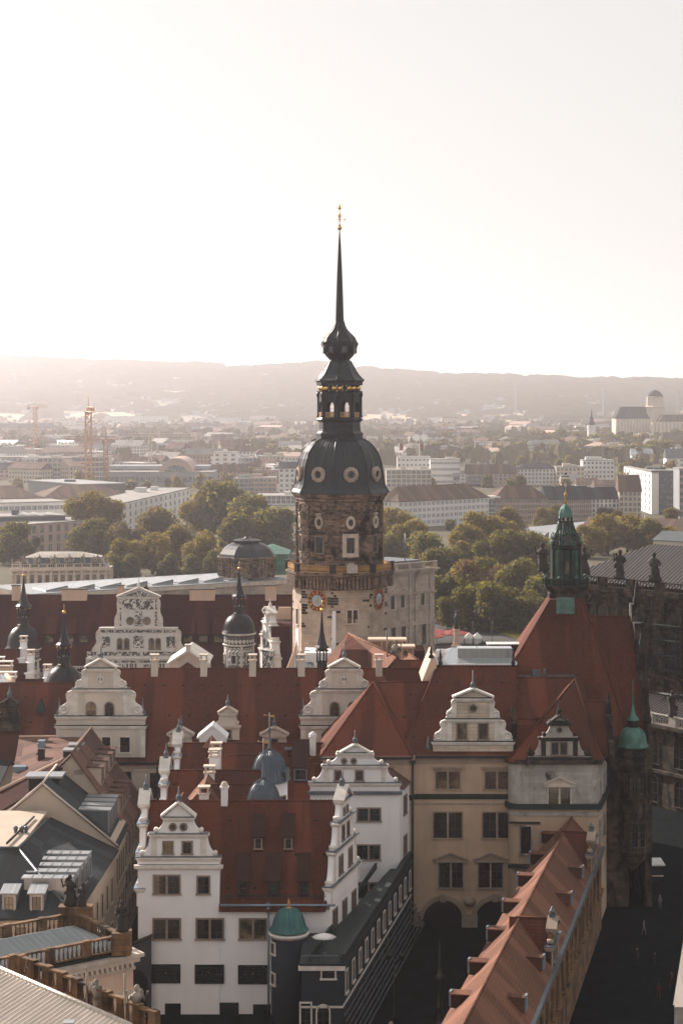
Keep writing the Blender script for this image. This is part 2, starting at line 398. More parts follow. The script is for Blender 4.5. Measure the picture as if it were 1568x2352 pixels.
def win_at(parent, M, w, h, style='double', trim='window_trim', pane='glass_dark', label=None, sub=True):
    if sub:
        fm, gm = win_meshes(style, w, h, trim, pane)
        o = place(fm, 'window', parent, M); place(gm, 'pane', o, M)
    else:                                  # already a sub-part: frame and pane in one mesh
        key = ('c', style, round(w, 1), round(h, 1), trim, pane)
        if key not in CW:
            fm, gm = win_meshes(style, w, h, trim, pane); mb = MB()
            for me, k in ((fm, 0), (gm, 1)):
                mb.add([v.co.copy() for v in me.vertices], [list(p.vertices) for p in me.polygons], 0)
                n0 = len(me.polygons); mb.mi[-n0:] = [p.material_index + k for p in me.polygons]
            CW[key] = mb.mesh('window', [trim, pane, 'glazing_bar'])
        o = place(CW[key], 'window', parent, M)
    if label: o['label'] = label
    return o
def win(parent, wall, u, v, wpx, hpx, style='double', trim='window_trim', pane='glass_dark', wm_=None, label=None, sub=True, off=0.0):
    s, z, t = wall.hit(u, v)
    h = hpx * t / F; w = wm_ if wm_ else wpx * t / F
    return win_at(parent, wall.M(s, z - h/2, off), w, h, style, trim, pane, label, sub)

def band(mb, wall, z0, z1, out, ext=0, mi=0, s0=None, s1=None):
    m0 = mb.M; mb.M = wall.M(0, 0)
    a = -ext if s0 is None else s0; b = wall.L + ext if s1 is None else s1
    mb.box(a, b, -out, .03, z0, z1, mi); mb.M = m0
def bands(parent, wall, lst, mat, name='cornice', ext=0.0):
    mb = MB()
    for z0, z1, out in lst: band(mb, wall, z0, z1, out, ext if out < .15 else out * .9)
    return mb.build(name, mat, parent)

def body(parent, mat, c, z0, z1, r0=None, r1=None, name='wall', drop=.25):
    """wall volume on four corners (front left, front right, back right, back left) with the gable ends filled in"""
    mb = MB(); c = [V2(p) for p in c]
    mb.prism([(p.x, p.y) for p in c], z0, z1)
    if r0 is not None:
        a = [(p.x, p.y, z1) for p in c]; q0 = (r0[0], r0[1], r0[2] - drop); q1 = (r1[0], r1[1], r1[2] - drop)
        i = len(a)
        mb.add(a + [q0, q1], [(0, 1, 5, 4), (2, 3, 4, 5), (3, 0, 4), (1, 2, 5)])
    return mb.build(name, mat, parent)
def roof_mesh(c, r0, r1, ov=.45, th=.22, ovl=None, ovr=None, vents=True):
    """c: eave corners FL, FR, BR, BL (x, y, z); r0, r1: left and right ridge end"""
    c = [Vector(p) for p in c]; r0, r1 = Vector(r0), Vector(r1)
    ovl = ov if ovl is None else ovl; ovr = ov if ovr is None else ovr
    ex = (c[1] - c[0]).normalized(); ey = (c[3] - c[0]).normalized(); ex2 = (c[2] - c[3]).normalized(); ey2 = (c[2] - c[1]).normalized()
    sl = (r0.z - c[0].z) / max(1, (c[3] - c[0]).length / 2)
    q = [c[0] - ex*ovl - ey*ov, c[1] + ex*ovr - ey2*ov, c[2] + ex2*ovr + ey2*ov, c[3] - ex2*ovl + ey*ov]
    for p in q: p.z -= ov * sl * .9
    gl = abs((r0 - (c[0] + c[3]) / 2).dot(ex)) < .4; gr = abs((r1 - (c[1] + c[2]) / 2).dot(ex)) < .4
    if gl: r0 = r0 - ex * ovl
    if gr: r1 = r1 + ex * ovr
    dn = Vector((0, 0, -th)); mb = MB()
    P = q + [r0, r1] + [p + dn for p in q] + [r0 + dn, r1 + dn]
    fs = [(0, 1, 5, 4), (2, 3, 4, 5), (1, 0, 6, 7), (3, 2, 8, 9)]
    fs += [(0, 4, 10, 6), (4, 3, 9, 10)] if gl else [(3, 0, 4), (0, 3, 9, 6)]
    fs += [(5, 1, 7, 11), (2, 5, 11, 8)] if gr else [(1, 2, 5), (2, 1, 7, 8)]
    fs += [(6, 9, 10), (7, 11, 8), (6, 10, 11, 7), (9, 8, 11, 10)]
    mb.add(P, fs)
    if vents and (c[1] - c[0]).length > 9:                              # little vent tiles in rows
        fn = (q[1] - q[0]).cross(r0 - q[0]).normalized()
        for ti, t in enumerate((.2, .5, .82)):
            a, b = q[0].lerp(r0, t), q[1].lerp(r1, t); n = int((b - a).length / 2.6)
            for k in range(n):
                p = a.lerp(b, (k + .3 + .4*(ti % 2)) / max(1, n)) + fn*.03; mb.ball(tuple(p), .15, 1, 5)
    def cap(a, b):
        L = (b - a).length; n = max(1, int(L / .45)); 
        if n > 160: n = 160
        mb.tube([a + Vector((0, 0, .02)), b + Vector((0, 0, .02))], .11, 5)
        for k in range(n): 
            p = a.lerp(b, (k + .5) / n); mb.tube([p + (a - b).normalized() * .06 + Vector((0, 0, .03)), p - (a - b).normalized() * .06 + Vector((0, 0, .03))], .15, 5)
    cap(r0, r1)
    if not gl: cap(q[0], r0)
    if not gr: cap(q[1], r1)
    return mb
def roof(parent, mat, c, r0, r1, name='roof', **kw):
    return roof_mesh(c, r0, r1, **kw).build(name, [mat, 'sooty_trim'], parent)

def gable(parent, M, tiers, ped=None, mat='cream_plaster', trim='pale_trim', t=.55, wins=(), fin='lead', scroll='volute', lead=None, fh=1.6, wing_t=None, bigs=(), sub=True, capmat=None):
    """stepped renaissance gable. local frame: x along the wall, -y outwards, z up (world height). tiers: (half width, z0, z1[, wing half width])"""
    g = MB(M); 
    for i, tr in enumerate(tiers):
        hw, z0, z1 = tr[:3]; g.box(-hw, hw, 0, t, z0, z1)
    if ped: hw, z0, z1 = ped; g.slab([(-hw*.96, z0), (hw*.96, z0), (0, z1 - .12)], 0, t)
    go = g.build('gable', mat, parent)
    P_ = go if sub else parent
    for i, tr in enumerate(tiers):
        hw, z0, z1 = tr[:3]
        cb = MB(M); e = .22
        cb.box(-hw - e, hw + e, -.32, t + .18, z1 - .28, z1 - .06); cb.box(-hw - .1, hw + .1, -.16, t + .1, z1 - .5, z1 - .28)
        if capmat: cb.box(-hw - e - .04, hw + e + .04, -.36, t + .2, z1 - .06, z1 + .03, 1)
        cb.build('cornice', [trim, capmat or trim], P_)
        if hw > 2.2 and z1 - z0 > 1.6:                     # flat pilaster strips at the tier's edges
            for sx in (-1, 1): pb = MB(M); pb.box(min(sx*hw, sx*(hw - .6)), max(sx*hw, sx*(hw - .6)), -.07, 0, z0, z1 - .5); pb.build('pilaster', trim, P_)
        wing = tr[3] if len(tr) > 3 else (tiers[i - 1][0] if i else None)
        if wing and wing - hw > .3:
            for sx in (-1, 1):
                vb = MB(M); W_ = wing - hw; H = (z1 - z0) * .92; pts = [(hw, z0)]
                if scroll == 'volute':
                    pts += [(wing - .1, z0), (wing - .1, z0 + .28)]
                    for k in range(1, 8):
                        a = R(90 * k / 8); pts.append((wing - .1 - (W_ - .28) * math.sin(a), z0 + .28 + (H - .28) * (1 - math.cos(a))))
                    pts += [(hw + .18, z0 + H), (hw, z0 + H)]
                    q = [(sx * x, z) for x, z in pts]
                    vb.slab(q if sx > 0 else q[::-1], .08, t - .05)
                    for cx, cz, rr in ((wing - .28, z0 + .32, .26), (hw + .2, z0 + H + .02, .2)):
                        vb.M = M @ Matrix.Translation((sx * cx, t - .02, cz)) @ Matrix.Rotation(R(90), 4, 'X')
                        vb.lathe([(1e-4, t + .1), (rr*.5, t + .12), (rr, t), (rr, 0), (1e-4, 0)], 10, 0, 1, True)
                else:                                        # tall S-shaped console with a spiral
                    pts += [(wing, z0), (wing, z0 + H*.07)] + [(hw + W_*fx, z0 + H*fz) for fx, fz in ((.92, .08), (.98, .2), (.9, .34), (.68, .42), (.5, .5), (.44, .6), (.5, .72), (.52, .84), (.42, .94), (.2, 1.0))] + [(hw, z0 + H)]
                    q = [(sx * x, z) for x, z in pts]; vb.slab(q if sx > 0 else q[::-1], .06, t - .05)
                    rr = W_ * .3
                    for cx, cz, r_ in ((hw + W_*.62, z0 + H*.07 + rr*.9, rr), (hw + W_*.3, z0 + H*.86, rr*.6)):
                        vb.M = M @ Matrix.Translation((sx * cx, .06, cz)) @ Matrix.Rotation(R(90), 4, 'X')
                        vb.lathe([(1e-3, .03), (r_*.6, .03), (r_*.7, .12), (r_*.86, .15), (r_, .08), (r_, 0)], 12, 0, 1, True)
                        vb.lathe([(1e-4, .14), (r_*.25, .1), (r_*.25, 0)], 8, 0, 1)
                vb.build('volute', [mat if scroll == 'volute' else trim, trim], P_)
    if ped:
        hw, z0, z1 = ped; pb = MB(M); e = .3
        L = math.hypot(hw + e, z1 - z0)
        for sx in (-1, 1):
            q = [(sx*(hw + e), z0 - .06), (0, z1), (0, z1 + .26), (sx*(hw + e + .05), z0 + .16)]
            pb.slab(q if sx < 0 else q[::-1], -.4, t + .2)
        pb.box(-hw - .25, hw + .25, -.3, t + .1, z0 - .14, z0)
        pb.build('pediment', [trim], P_)
        fb = MB(M @ Matrix.Translation((0, t/2, z1 + .2)))
        fb.box(-.28, .28, -.28, .28, -.15, .3); fb.lathe([(.24, .3), (.34, .45), (.2, .62), (.1, .9), (.03, fh)], 8); fb.build('finial', fin, P_)
    for x, z, w, h, st, pane in wins:
        win_at(P_, M @ Matrix.Translation((x, 0, z)), w, h, st, 'window_trim', pane, sub=not sub)
    for x, z, hh in bigs:                                     # obelisks on the shoulders
        fb = MB(M @ Matrix.Translation((x, t/2, z))); fb.box(-.35, .35, -.3, .3, 0, .5); fb.lathe([(.3, .5), (.38, .62), (.22, .8), (.04, hh)], 4, 45, 0, False); fb.build('obelisk', fin, P_)
    return go

def shed_dormer(parent, M, w, h, depth, rise, roofmat='shutter_brown', face='tile_dark', pane='glass_dark', sill='lead', name='dormer', ww=None, ow=.25):
    b = MB(M); b.box(-w/2, w/2, 0, depth, -.3, h); o = b.build(name, face, parent)
    r = MB(M); e = ow
    r.hexa([(-w/2 - e, -.3, h - .05), (w/2 + e, -.3, h - .05), (w/2 + e, depth, h + rise - .05), (-w/2 - e, depth, h + rise - .05),
            (-w/2 - e, -.3, h + .1), (w/2 + e, -.3, h + .1), (w/2 + e, depth, h + rise + .1), (-w/2 - e, depth, h + rise + .1)])
    r.build('dormer_roof', roofmat, o)
    win_at(o, M @ Matrix.Translation((0, 0, .12)), (ww or w - .3), h - .35, 'single', sill, pane, sub=False)
    return o
def chimney(parent, x, y, z0, z1, w=.9, d=.9, mat='white_plaster', cap='stone_trim', hole=True, name='chimney'):
    b = MB(); b.box(x - w/2, x + w/2, y - d/2, y + d/2, z0, z1); o = b.build(name, mat, parent)
    c = MB(); c.box(x - w/2 - .12, x + w/2 + .12, y - d/2 - .12, y + d/2 + .12, z1, z1 + .15)
    if hole:
        for sx in (-1, 1):
            for sy in (-1, 1): c.box(x + sx*(w/2 - .1) - .1, x + sx*(w/2 - .1) + .1, y + sy*(d/2 - .1) - .1, y + sy*(d/2 - .1) + .1, z1 + .15, z1 + .75)
        c.box(x - w/2 - .14, x + w/2 + .14, y - d/2 - .14, y + d/2 + .14, z1 + .75, z1 + .92)
    c.build('chimney_cap', cap, o); return o
def balustrade(parent, p0, p1, z, h=1.0, mat='stone_trim', step=.38, pier=3.2, rail=.32, name='balustrade', pierw=.5):
    w = Wall(p0, p1); b = MB(w.M(0, 0)); L = w.L
    b.box(0, L, -rail/2, rail/2, z, z + .16); b.box(0, L, -rail/2 - .04, rail/2 + .04, z + h - .16, z + h)
    n = max(1, round(L / pier)); 
    for k in range(n + 1): b.box(L*k/n - pierw/2, L*k/n + pierw/2, -rail/2 - .08, rail/2 + .08, z, z + h + .06)
    m = int(L / step)
    for k in range(m):
        x = (k + .5) * L / m
        b.lathe([(.05, z + .16), (.12, z + .34), (.05, z + h*.6), (.09, z + h - .16)], 6, 0, 0, True, x, 0)
    return b.build(name, mat, parent)
def statue(loc, h, mat='statue_stone', label=None, group=None, seed=0, plinth=.0, parent=None, arm=True, staff=False):
    rnd = random.Random(seed + 11); s = h / 2.0
    t = thing('statue', loc, rnd.uniform(-.6, .6), label, 'statue', group)
    M = wm(t)
    z = plinth
    if plinth: 
        b = MB(M); b.box(-.45*s, .45*s, -.45*s, .45*s, 0, plinth*.8); b.box(-.52*s, .52*s, -.52*s, .52*s, plinth*.8, plinth); b.build('plinth', mat, t)
    b = MB(M @ Matrix.Translation((0, 0, z)) @ Matrix.Rotation(rnd.uniform(-.06, .06), 4, 'Y') @ Matrix.Scale(s, 4))
    prof = [(.36, 0), (.38, .12), (.31, .5), (.27, .85), (.24, 1.0), (.27, 1.2), (.30, 1.42), (.22, 1.56), (.09, 1.62), (.08, 1.68)]
    k0 = len(b.v); b.lathe(prof, 9, rnd.uniform(0, 40), 0, True)
    for i in range(k0, len(b.v)):                             # drapery folds
        f_ = 1 + rnd.uniform(-.28, .34); c = b.M.translation; p = b.v[i]; b.v[i] = Vector((c.x + (p.x - c.x)*f_, c.y + (p.y - c.y)*f_, p.z))
    b.ball((0, -.02, 1.82), .15, 0, 8, 1.2)
    for sx in (-1, 1):
        up = rnd.random() < .4 if arm else False
        e = (sx*.42, -.1, 1.2) ; hnd = (sx*.5, -.25, 1.75) if up else (sx*.2, -.36, 1.1)
        b.tube([(sx*.26, 0, 1.45), e, hnd], .1, 6, 0, .06)
    b.tube([(-.3, .12, 1.4), (.05, .25, .9), (.38, .1, .35)], .14, 6, 0, .1)
    for k in range(5): b.ball((rnd.uniform(-.34, .34), rnd.uniform(-.3, .2), rnd.uniform(.2, 1.75)), rnd.uniform(.07, .15), 0, 6, 1.5)
    b.build('figure', mat, t)
    if staff:
        b = MB(M @ Matrix.Translation((0, 0, z))); b.tube([(-.5*s, -.3*s, .1*s), (-.55*s, -.3*s, 2.6*s)], .05*s, 5); b.build('staff', mat, t)
    return t
# ================================================================ clock tower
def build_tower():
    D = 342.0; cx = X(779.6, D); k = D / F
    rot0 = 15.5                                     # facet normals every 45 degrees from here
    T = thing('clock_tower', (cx, D, 0), 0, 'tall octagonal stone castle tower with dark domed top, two clocks and needle spire', 'tower')
    def z(v): return Z(v, D)
    def oct_(mb, prof, mi=0): mb.lathe(prof, 8, rot0 + 22.5, mi, False, cx, D)
    def rp(px): return px * k / 2 * 1.008
    RL, RU, RG = rp(216.6), rp(196), rp(250)
    m = MB(); oct_(m, [(RL, 0), (RL, z(1340))]); m.build('lower_shaft', 'tower_stone', T)
    m = MB(); oct_(m, [(RL + .02, z(1347)), (RL + .25, z(1343)), (RL + .3, z(1335)), (RG - .35, z(1318)), (RG - .1, z(1314)), (RG, z(1312)), (RG, z(1307)), (RU - .5, z(1307))])
    for f in range(8):                              # corbels under the gallery
        a = R(rot0 + 45*f); M = Matrix.Translation((cx, D, 0)) @ Matrix.Rotation(a, 4, 'Z')
        m.M = M; ap = (RL + .3) * math.cos(R(22.5)); sw = 2*RL*math.sin(R(22.5))
        for j in range(9):
            x = -sw/2 + (j + .5)*sw/9; m.slab([(x - .2, z(1343)), (x + .2, z(1343)), (x + .2, z(1316)), (x - .2, z(1316))], -ap - .9, -ap + .1)
        m.M = Matrix()
    m.build('gallery_floor', 'tower_dark', T)
    # gallery railing: dark posts at the corners, gilded grilles between
    for f in range(8):
        a = R(rot0 + 45*f); M = Matrix.Translation((cx, D, 0)) @ Matrix.Rotation(a, 4, 'Z')
        ap = (RG - .25) * math.cos(R(22.5)); sw = 2*(RG - .25)*math.sin(R(22.5)); z0, z1 = z(1306.5), z(1290)
        g = MB(M); x0, x1 = -sw/2 + .5, sw/2 - .5
        for zz in (z0 + .06, z1 - .1, (z0 + z1)/2): g.box(x0, x1, -ap - .04, -ap + .04, zz - .05, zz + .05)
        n = 22
        for j in range(n + 1): x = x0 + (x1 - x0)*j/n; g.box(x - .03, x + .03, -ap - .03, -ap + .03, z0, z1 - .05)
        for j in range(0, n, 2):
            x = x0 + (x1 - x0)*(j + 1)/n; g.M = M @ Matrix.Translation((x, -ap, (z0 + z1)/2)) @ Matrix.Rotation(R(90), 4, 'X')
            g.lathe([(.22, -.03), (.3, -.03), (.3, .03), (.22, .03), (.22, -.03)], 8)
        g.build('railing_grille', 'gold_paint', T)
        p = MB(Matrix.Translation((cx, D, 0)) @ Matrix.Rotation(R(rot0 + 22.5 + 45*f), 4, 'Z'))
        q = RG - .3; p.box(-.5, .5, -q - .2, -q + .35, z0 - .05, z1 + .05); p.box(-.6, .6, -q - .3, -q + .4, z1 + .05, z1 + .2); p.build('railing_post', 'sooty_trim', T)
    # upper shaft
    m = MB(); oct_(m, [(RU, z(1310)), (RU, z(1150)), ]); m.build('upper_shaft', 'tower_dark', T)
    m = MB(); oct_(m, [(RU + .05, z(1150)), (RU + .35, z(1146)), (RU + .4, z(1141)), (RU + .75, z(1137)), (RU + 1.0, z(1131)), (RU + 1.0, z(1129.5)), (RU - 1, z(1129.5))]); m.build('cornice', 'tower_dark', T)
    swU = 2*RU*math.sin(R(22.5)); apU = RU*math.cos(R(22.5))
    for f in range(8):
        a = R(rot0 + 45*f); M = Matrix.Translation((cx, D, 0)) @ Matrix.Rotation(a, 4, 'Z')
        # corner pilasters with blocks
        p = MB(Matrix.Translation((cx, D, 0)) @ Matrix.Rotation(R(rot0 + 22.5 + 45*f), 4, 'Z'))
        for j, vv in enumerate(range(1152, 1304, 6)):
            e = .3 if j % 2 else .12; p.box(-.75 - e, .75 + e, -RU - .12, -RU + .9, z(vv + 5.2), z(vv + .4))
        p.build('corner_pilaster', 'tower_dark', T)
        # arch around the openings
        m = MB(M @ Matrix.Translation((0, -apU, 0)))
        zt, zs, zb = z(1165), z(1185), z(1280); hw = swU*.335
        o = [(hw + .38, zb), (hw + .38, zs)] + [((hw + .38)*math.cos(R(t)), zs + (zt - zs)*1.0*math.sin(R(t))) for t in range(15, 180, 15)] + [(-hw - .38, zs), (-hw - .38, zb)]
        i_ = [(hw, zb), (hw, zs)] + [(hw*math.cos(R(t)), zs + (zt - zs)*.82*math.sin(R(t))) for t in range(15, 180, 15)] + [(-hw, zs), (-hw, zb)]
        n = len(o); vs = [(x, -.22, zz) for x, zz in i_] + [(x, -.22, zz) for x, zz in o] + [(x, .05, zz) for x, zz in i_] + [(x, .05, zz) for x, zz in o]; fs = []
        for q in range(n - 1): fs += [(q, n+q, n+q+1, q+1), (n+q, 3*n+q, 3*n+q+1, n+q+1), (q, q+1, 2*n+q+1, 2*n+q)]
        m.add(vs, fs); m.box(-.35, .35, -.4, 0, z(1168), z(1156)); m.build('blind_arch', 'tower_dark', T)
        # oval window with pale ring
        main = f == 0
        def oval(mb, r0, r1, d, mi, sx=.72):
            mb.M = M @ Matrix.Translation((0, -apU - .02, z(1195))) @ Matrix.Rotation(R(90), 4, 'X') @ Matrix.Diagonal((sx, 1.0, 1, 1))
            mb.lathe([(r0, 0), (r0, d), (r1, d), (r1, 0)][::-1] if r0 > .01 else [(r1, d), (1e-3, d)][::-1], 16, 0, mi, False)
        m = MB(); oval(m, .62, 1.12, .3, 0); m.M = M @ Matrix.Translation((0, -apU, 0)); m.box(-.5, .5, -.4, 0, z(1179), z(1174)) if not main else None
        wo = m.build('oval_window', 'stone_trim' if f in (0, 1) else 'pink_stone', T)
        m = MB(); oval(m, 0, .62, .08, 0); m.M = M @ Matrix.Translation((0, -apU, z(1195))); m.box(-.04, .04, -.16, -.11, -.6, .6, 1); m.box(-.42, .42, -.16, -.11, -.04, .04, 1); m.build('pane', ['glass_black', 'glazing_bar'], wo)
        # rectangular window
        h = (1264.5 - 1228.5) * k
        w0 = win_at(T, M @ Matrix.Translation((0, -apU - .02, z(1264))), 1.35, h, 'single', 'window_trim' if not main else 'stone_trim', 'glass_black')
        if main:
            m = MB(M @ Matrix.Translation((0, -apU - .01, 0))); a_, b_ = z(1273), z(1220)
            m.box(-1.4, 1.4, -.16, 0, b_ - .7, b_); m.box(-1.4, 1.4, -.16, 0, a_, a_ + .5); m.box(-1.4, -.88, -.16, 0, a_ + .5, b_ - .7); m.box(.88, 1.4, -.16, 0, a_ + .5, b_ - .7)
            m.build('window_surround', 'stone_trim', T)
        m = MB(M @ Matrix.Translation((0, -apU, 0))); m.box(-1.2, 1.2, -.35, 0, z(1219), z(1216)); m.build('window_hood', 'sooty_trim', T); m = MB(M @ Matrix.Translation((0, -apU, 0))); m.box(-1.0, 1.0, -.2, 0, z(1281), z(1276)); m.build('apron', 'sooty_trim', T)
    m = MB(); m.box(cx + 1.2, cx + 3.0, D - 9.4, D - 8.3, z(1306), z(1287)); m.box(cx + 1.6, cx + 2.4, D - 9.5, D - 8.2, z(1287), z(1284)); m.build('gallery_cabin', 'grey_stone', T)
    # big dome
    prof = [(112.5, 1131), (112.0, 1128.5), (107.5, 1121), (103.5, 1112), (101, 1100), (99.5, 1085), (97.5, 1070), (93, 1053), (86, 1037), (77, 1024), (66, 1014), (54, 1008)]
    m = MB(); oct_(m, [(rp(2*a), z(b)) for a, b in prof])
    for f in range(8):
        a = R(rot0 + 22.5 + 45*f); pts = [(cx + (rp(2*q) + .02)*math.sin(a), D - (rp(2*q) + .02)*math.cos(a), z(b)) for q, b in prof]
        m.tube(pts, .12, 5)
    # seams
    ap = lambda q: rp(2*q) * math.cos(R(22.5))
    for f in range(8):
        a = R(rot0 + 45*f); M = Matrix.Translation((cx, D, 0)) @ Matrix.Rotation(a, 4, 'Z'); m.M = M
        for j in range(-5, 6):
            if j == 0: continue
            x = j * .62; pts = []
            for q, b in prof[2:]:
                if abs(x) < rp(2*q)*math.sin(R(22.5)) - .05: pts.append((x, -ap(q) - .02, z(b)))
            if len(pts) > 1: m.tube(pts, .045, 4)
    m.M = Matrix(); m.build('dome', 'dark_copper', T)
    for f in range(8):
        a = R(rot0 + 45*f + (0 if f else 0)); M = Matrix.Translation((cx, D, 0)) @ Matrix.Rotation(a, 4, 'Z') @ Matrix.Translation((0, -ap(98.6) - .3, z(1087))) @ Matrix.Rotation(R(90), 4, 'X') @ Matrix.Scale(.84, 4)
        m = MB(M); pr = []
        m.lathe([(.72, -.6), (.72, .3), (.95, .45), (1.38, .32), (1.55, .1), (1.5, -.6)], 20, 0, 0, False)
        for q in range(10):
            t = R(36*q); m.M = M @ Matrix.Translation((1.42*math.cos(t), 1.42*math.sin(t), .12)); m.ball((0, 0, 0), .22, 0, 6)
        o = m.build('round_window', 'pink_stone', T)
        m = MB(M); m.lathe([(1e-3, .02), (.74, .02)], 16); m.box(-.04, .04, -.7, .7, .03, .1, 1); m.box(-.7, .7, -.04, .04, .03, .1, 1); m.build('pane', ['glass_black', 'glazing_bar'], o)
    # lantern
    def A(mb, lst): oct_(mb, [(rp(a), z(b)) for a, b in lst])
    m = MB(); A(m, [(106, 1008), (106, 1000), (108, 999), (108, 995), (101, 992), (97, 990), (95, 985), (95, 969), (98, 968), (104, 966), (105, 963), (100, 960), (97, 958), (97, 957), (20, 957)]); m.build('lantern_base', 'dark_copper_smooth', T)
    RA = rp(96); apA = RA*math.cos(R(22.5)); swA = 2*RA*math.sin(R(22.5))
    for f in range(8):
        M = Matrix.Translation((cx, D, 0)) @ Matrix.Rotation(R(rot0 + 45*f), 4, 'Z') @ Matrix.Translation((0, -apA, 0))
        z0, z1 = z(958), z(899); ow = swA*.6; zt = z(921)
        m = MB(M); pts_i = [(ow/2, z0), (ow/2, zt - ow/2)] + [(ow/2*math.cos(R(t)), zt - ow/2 + ow/2*math.sin(R(t))) for t in (30, 60, 90, 120, 150)] + [(-ow/2, zt - ow/2), (-ow/2, z0)]
        pts_o = [(swA/2, z0), (swA/2, zt - ow/2), (swA/2, zt), (swA/2*.5, z1), (0, z1), (-swA/2*.5, z1), (-swA/2, zt), (-swA/2, zt - ow/2), (-swA/2, z0)]
        pts_o[3] = (swA/2, z1); pts_o[5] = (-swA/2, z1); pts_o[2] = (swA/2, (zt + z1)/2); pts_o[6] = (-swA/2, (zt + z1)/2)
        n = 9; vs = []
        for y in (-.08, .35): vs += [(x, y, zz) for x, zz in pts_i] + [(x, y, zz) for x, zz in pts_o]
        fs = []
        for q in range(n - 1): fs += [(q, n+q, n+q+1, q+1), (2*n+q, 2*n+q+1, 3*n+q+1, 3*n+q), (q, q+1, 2*n+q+1, 2*n+q)]
        m.add(vs, fs); m.build('lantern_arch', 'dark_copper_smooth', T)
        g = MB(M); zz0, zz1 = z(957), z(947)
        for zz in (zz0, zz1): g.box(-ow/2, ow/2, -.1, .0, zz - .05, zz + .07)
        for j in range(9): x = -ow/2 + ow*j/8; g.box(x - .035, x + .035, -.08, -.02, zz0, zz1)
        for j in range(3):
            g.M = M @ Matrix.Translation((-ow/3 + ow*j/3, -.05, (zz0 + zz1)/2)) @ Matrix.Rotation(R(90), 4, 'X'); g.lathe([(.12, -.03), (.19, -.03), (.19, .03), (.12, .03), (.12, -.03)], 8)
        g.build('lantern_railing', 'gold_paint', T)
        c = MB(Matrix.Translation((cx, D, 0)) @ Matrix.Rotation(R(rot0 + 22.5 + 45*f), 4, 'Z'))
        c.lathe([(.32, z0), (.36, z0 + .2), (.26, z0 + .35), (.24, z(912)), (.36, z(910)), (.4, z(907)), (.3, z(900))], 8, 0, 0, True, 0, -RA - .02); c.build('column', 'dark_copper_smooth', T)
        for sx in (-.75, .75):
            b = MB(M); b.ball((sx, 0.25, z(891.5)), .52, 0, 12, 1.0); b.build('gilded_ball', 'gold', T)
        c = MB(M); c.box(-.12, .12, .2, .5, z(899), z(884)); c.build('column', 'dark_copper_smooth', T)
    m = MB(); A(m, [(60, 901), (102, 901), (104, 899), (104, 897.5), (60, 897.5)]); m.build('lantern_ring', 'dark_copper_smooth', T)
    m = MB(); A(m, [(50, 885), (103, 885), (105, 884), (106, 878), (109, 876), (114, 874.5), (113, 873), (102, 869), (89, 862), (76, 852), (64, 841), (55, 832), (47.5, 828), (46, 826)])
    for f in range(8):
        a = R(rot0 + 22.5 + 45*f); pr = [(113, 873), (102, 869), (89, 862), (76, 852), (64, 841), (55, 832), (47.5, 828)]
        m.tube([(cx + rp(q)*math.sin(a), D - rp(q)*math.cos(a), z(b)) for q, b in pr], .1, 5)
    m.build('lantern_roof', 'dark_copper', T)
    cxs = cx + .02
    m = MB(); A(m, [(44, 828), (52, 823), (64, 817), (74, 809), (80, 800), (83, 793.5), (84.5, 791.5), (80, 789), (77, 784), (70, 776), (57, 769), (44, 763), (33, 756), (25, 748), (20.5, 738), (19, 725), (17.5, 700), (15, 660), (11, 610), (6, 560), (2.4, 532), (2.0, 528)])
    for f in range(8):
        a = R(rot0 + 22.5 + 45*f); m.tube([(cx + rp(q)*math.sin(a), D - rp(q)*math.cos(a), z(b)) for q, b in [(84, 791), (77, 784), (70, 776), (57, 769), (44, 763), (33, 756), (25, 748), (20.5, 738)]], .1, 5)
    m.build('onion_spire', 'dark_copper_smooth', T)
    for f in range(8):
        M = Matrix.Translation((cx, D, 0)) @ Matrix.Rotation(R(rot0 + 45*f), 4, 'Z')
        m = MB(M); y = -rp(80)*math.cos(R(22.5)); m.box(-.62, .62, y - .12, y + .3, z(812), z(794)); m.lathe([(.75, 0), (.75, .2), (1e-3, .2)], 10, 0, 0, False) if 0 else None
        m.slab([(-.85, z(793)), (.85, z(793)), (.6, z(787)), (0, z(784)), (-.6, z(787))], y - .35, y + .6); o = m.build('spire_window', 'dark_copper_smooth', T)
        m = MB(M); m.box(-.4, .4, y - .2, y - .13, z(810), z(796)); m.build('pane', 'glass_black', o)
    m = MB(); m.ball((cx, D, z(522.8)), .4, 0, 12); m.lathe([(.09, z(519)), (.2, z(518)), (.07, z(512)), (.06, z(507)), (.22, z(505)), (.12, z(502)), (.16, z(499)), (.3, z(495)), (.12, z(489)), (.05, z(486)), (.05, z(481)), (.26, z(479)), (.24, z(475)), (.05, z(469)), (.02, z(456))], 8, 0, 0, True, cx, D)
    m.box(cx - .95, cx + .95, D - .03, D + .03, z(503.6), z(503)); m.ball((cx + .9, D, z(503.3)), .14)
    for zz in (479, 496): m.box(cx - .42, cx + .42, D - .03, D + .03, z(zz) - .03, z(zz) + .03); m.box(cx - .03, cx + .03, D - .42, D + .42, z(zz) - .03, z(zz) + .03)
    m.build('weather_vane', 'gold', T)
    # quoins on the lower shaft
    for f in range(8):
        M = Matrix.Translation((cx, D, 0)) @ Matrix.Rotation(R(rot0 + 22.5 + 45*f), 4, 'Z'); rnd = random.Random(f)
        for sg in (-1, 1):
            m = MB(M @ Matrix.Rotation(sg*R(22.5), 4, 'Z'))
            apL = RL*math.cos(R(22.5)); sw = RL*math.sin(R(22.5)); x_edge = -sg*sw
            for vv in range(1350, 1600, 6):
                if rnd.random() < (.33 if vv < 1400 else .1):
                    L = rnd.choice((.5, .8, 1.2)); x2 = x_edge + sg*L
                    m.box(min(x_edge, x2), max(x_edge, x2), -apL - .03, -apL + .1, z(vv + 5), z(vv))
            if m.v: m.build('quoin', 'sooty_stone', T)
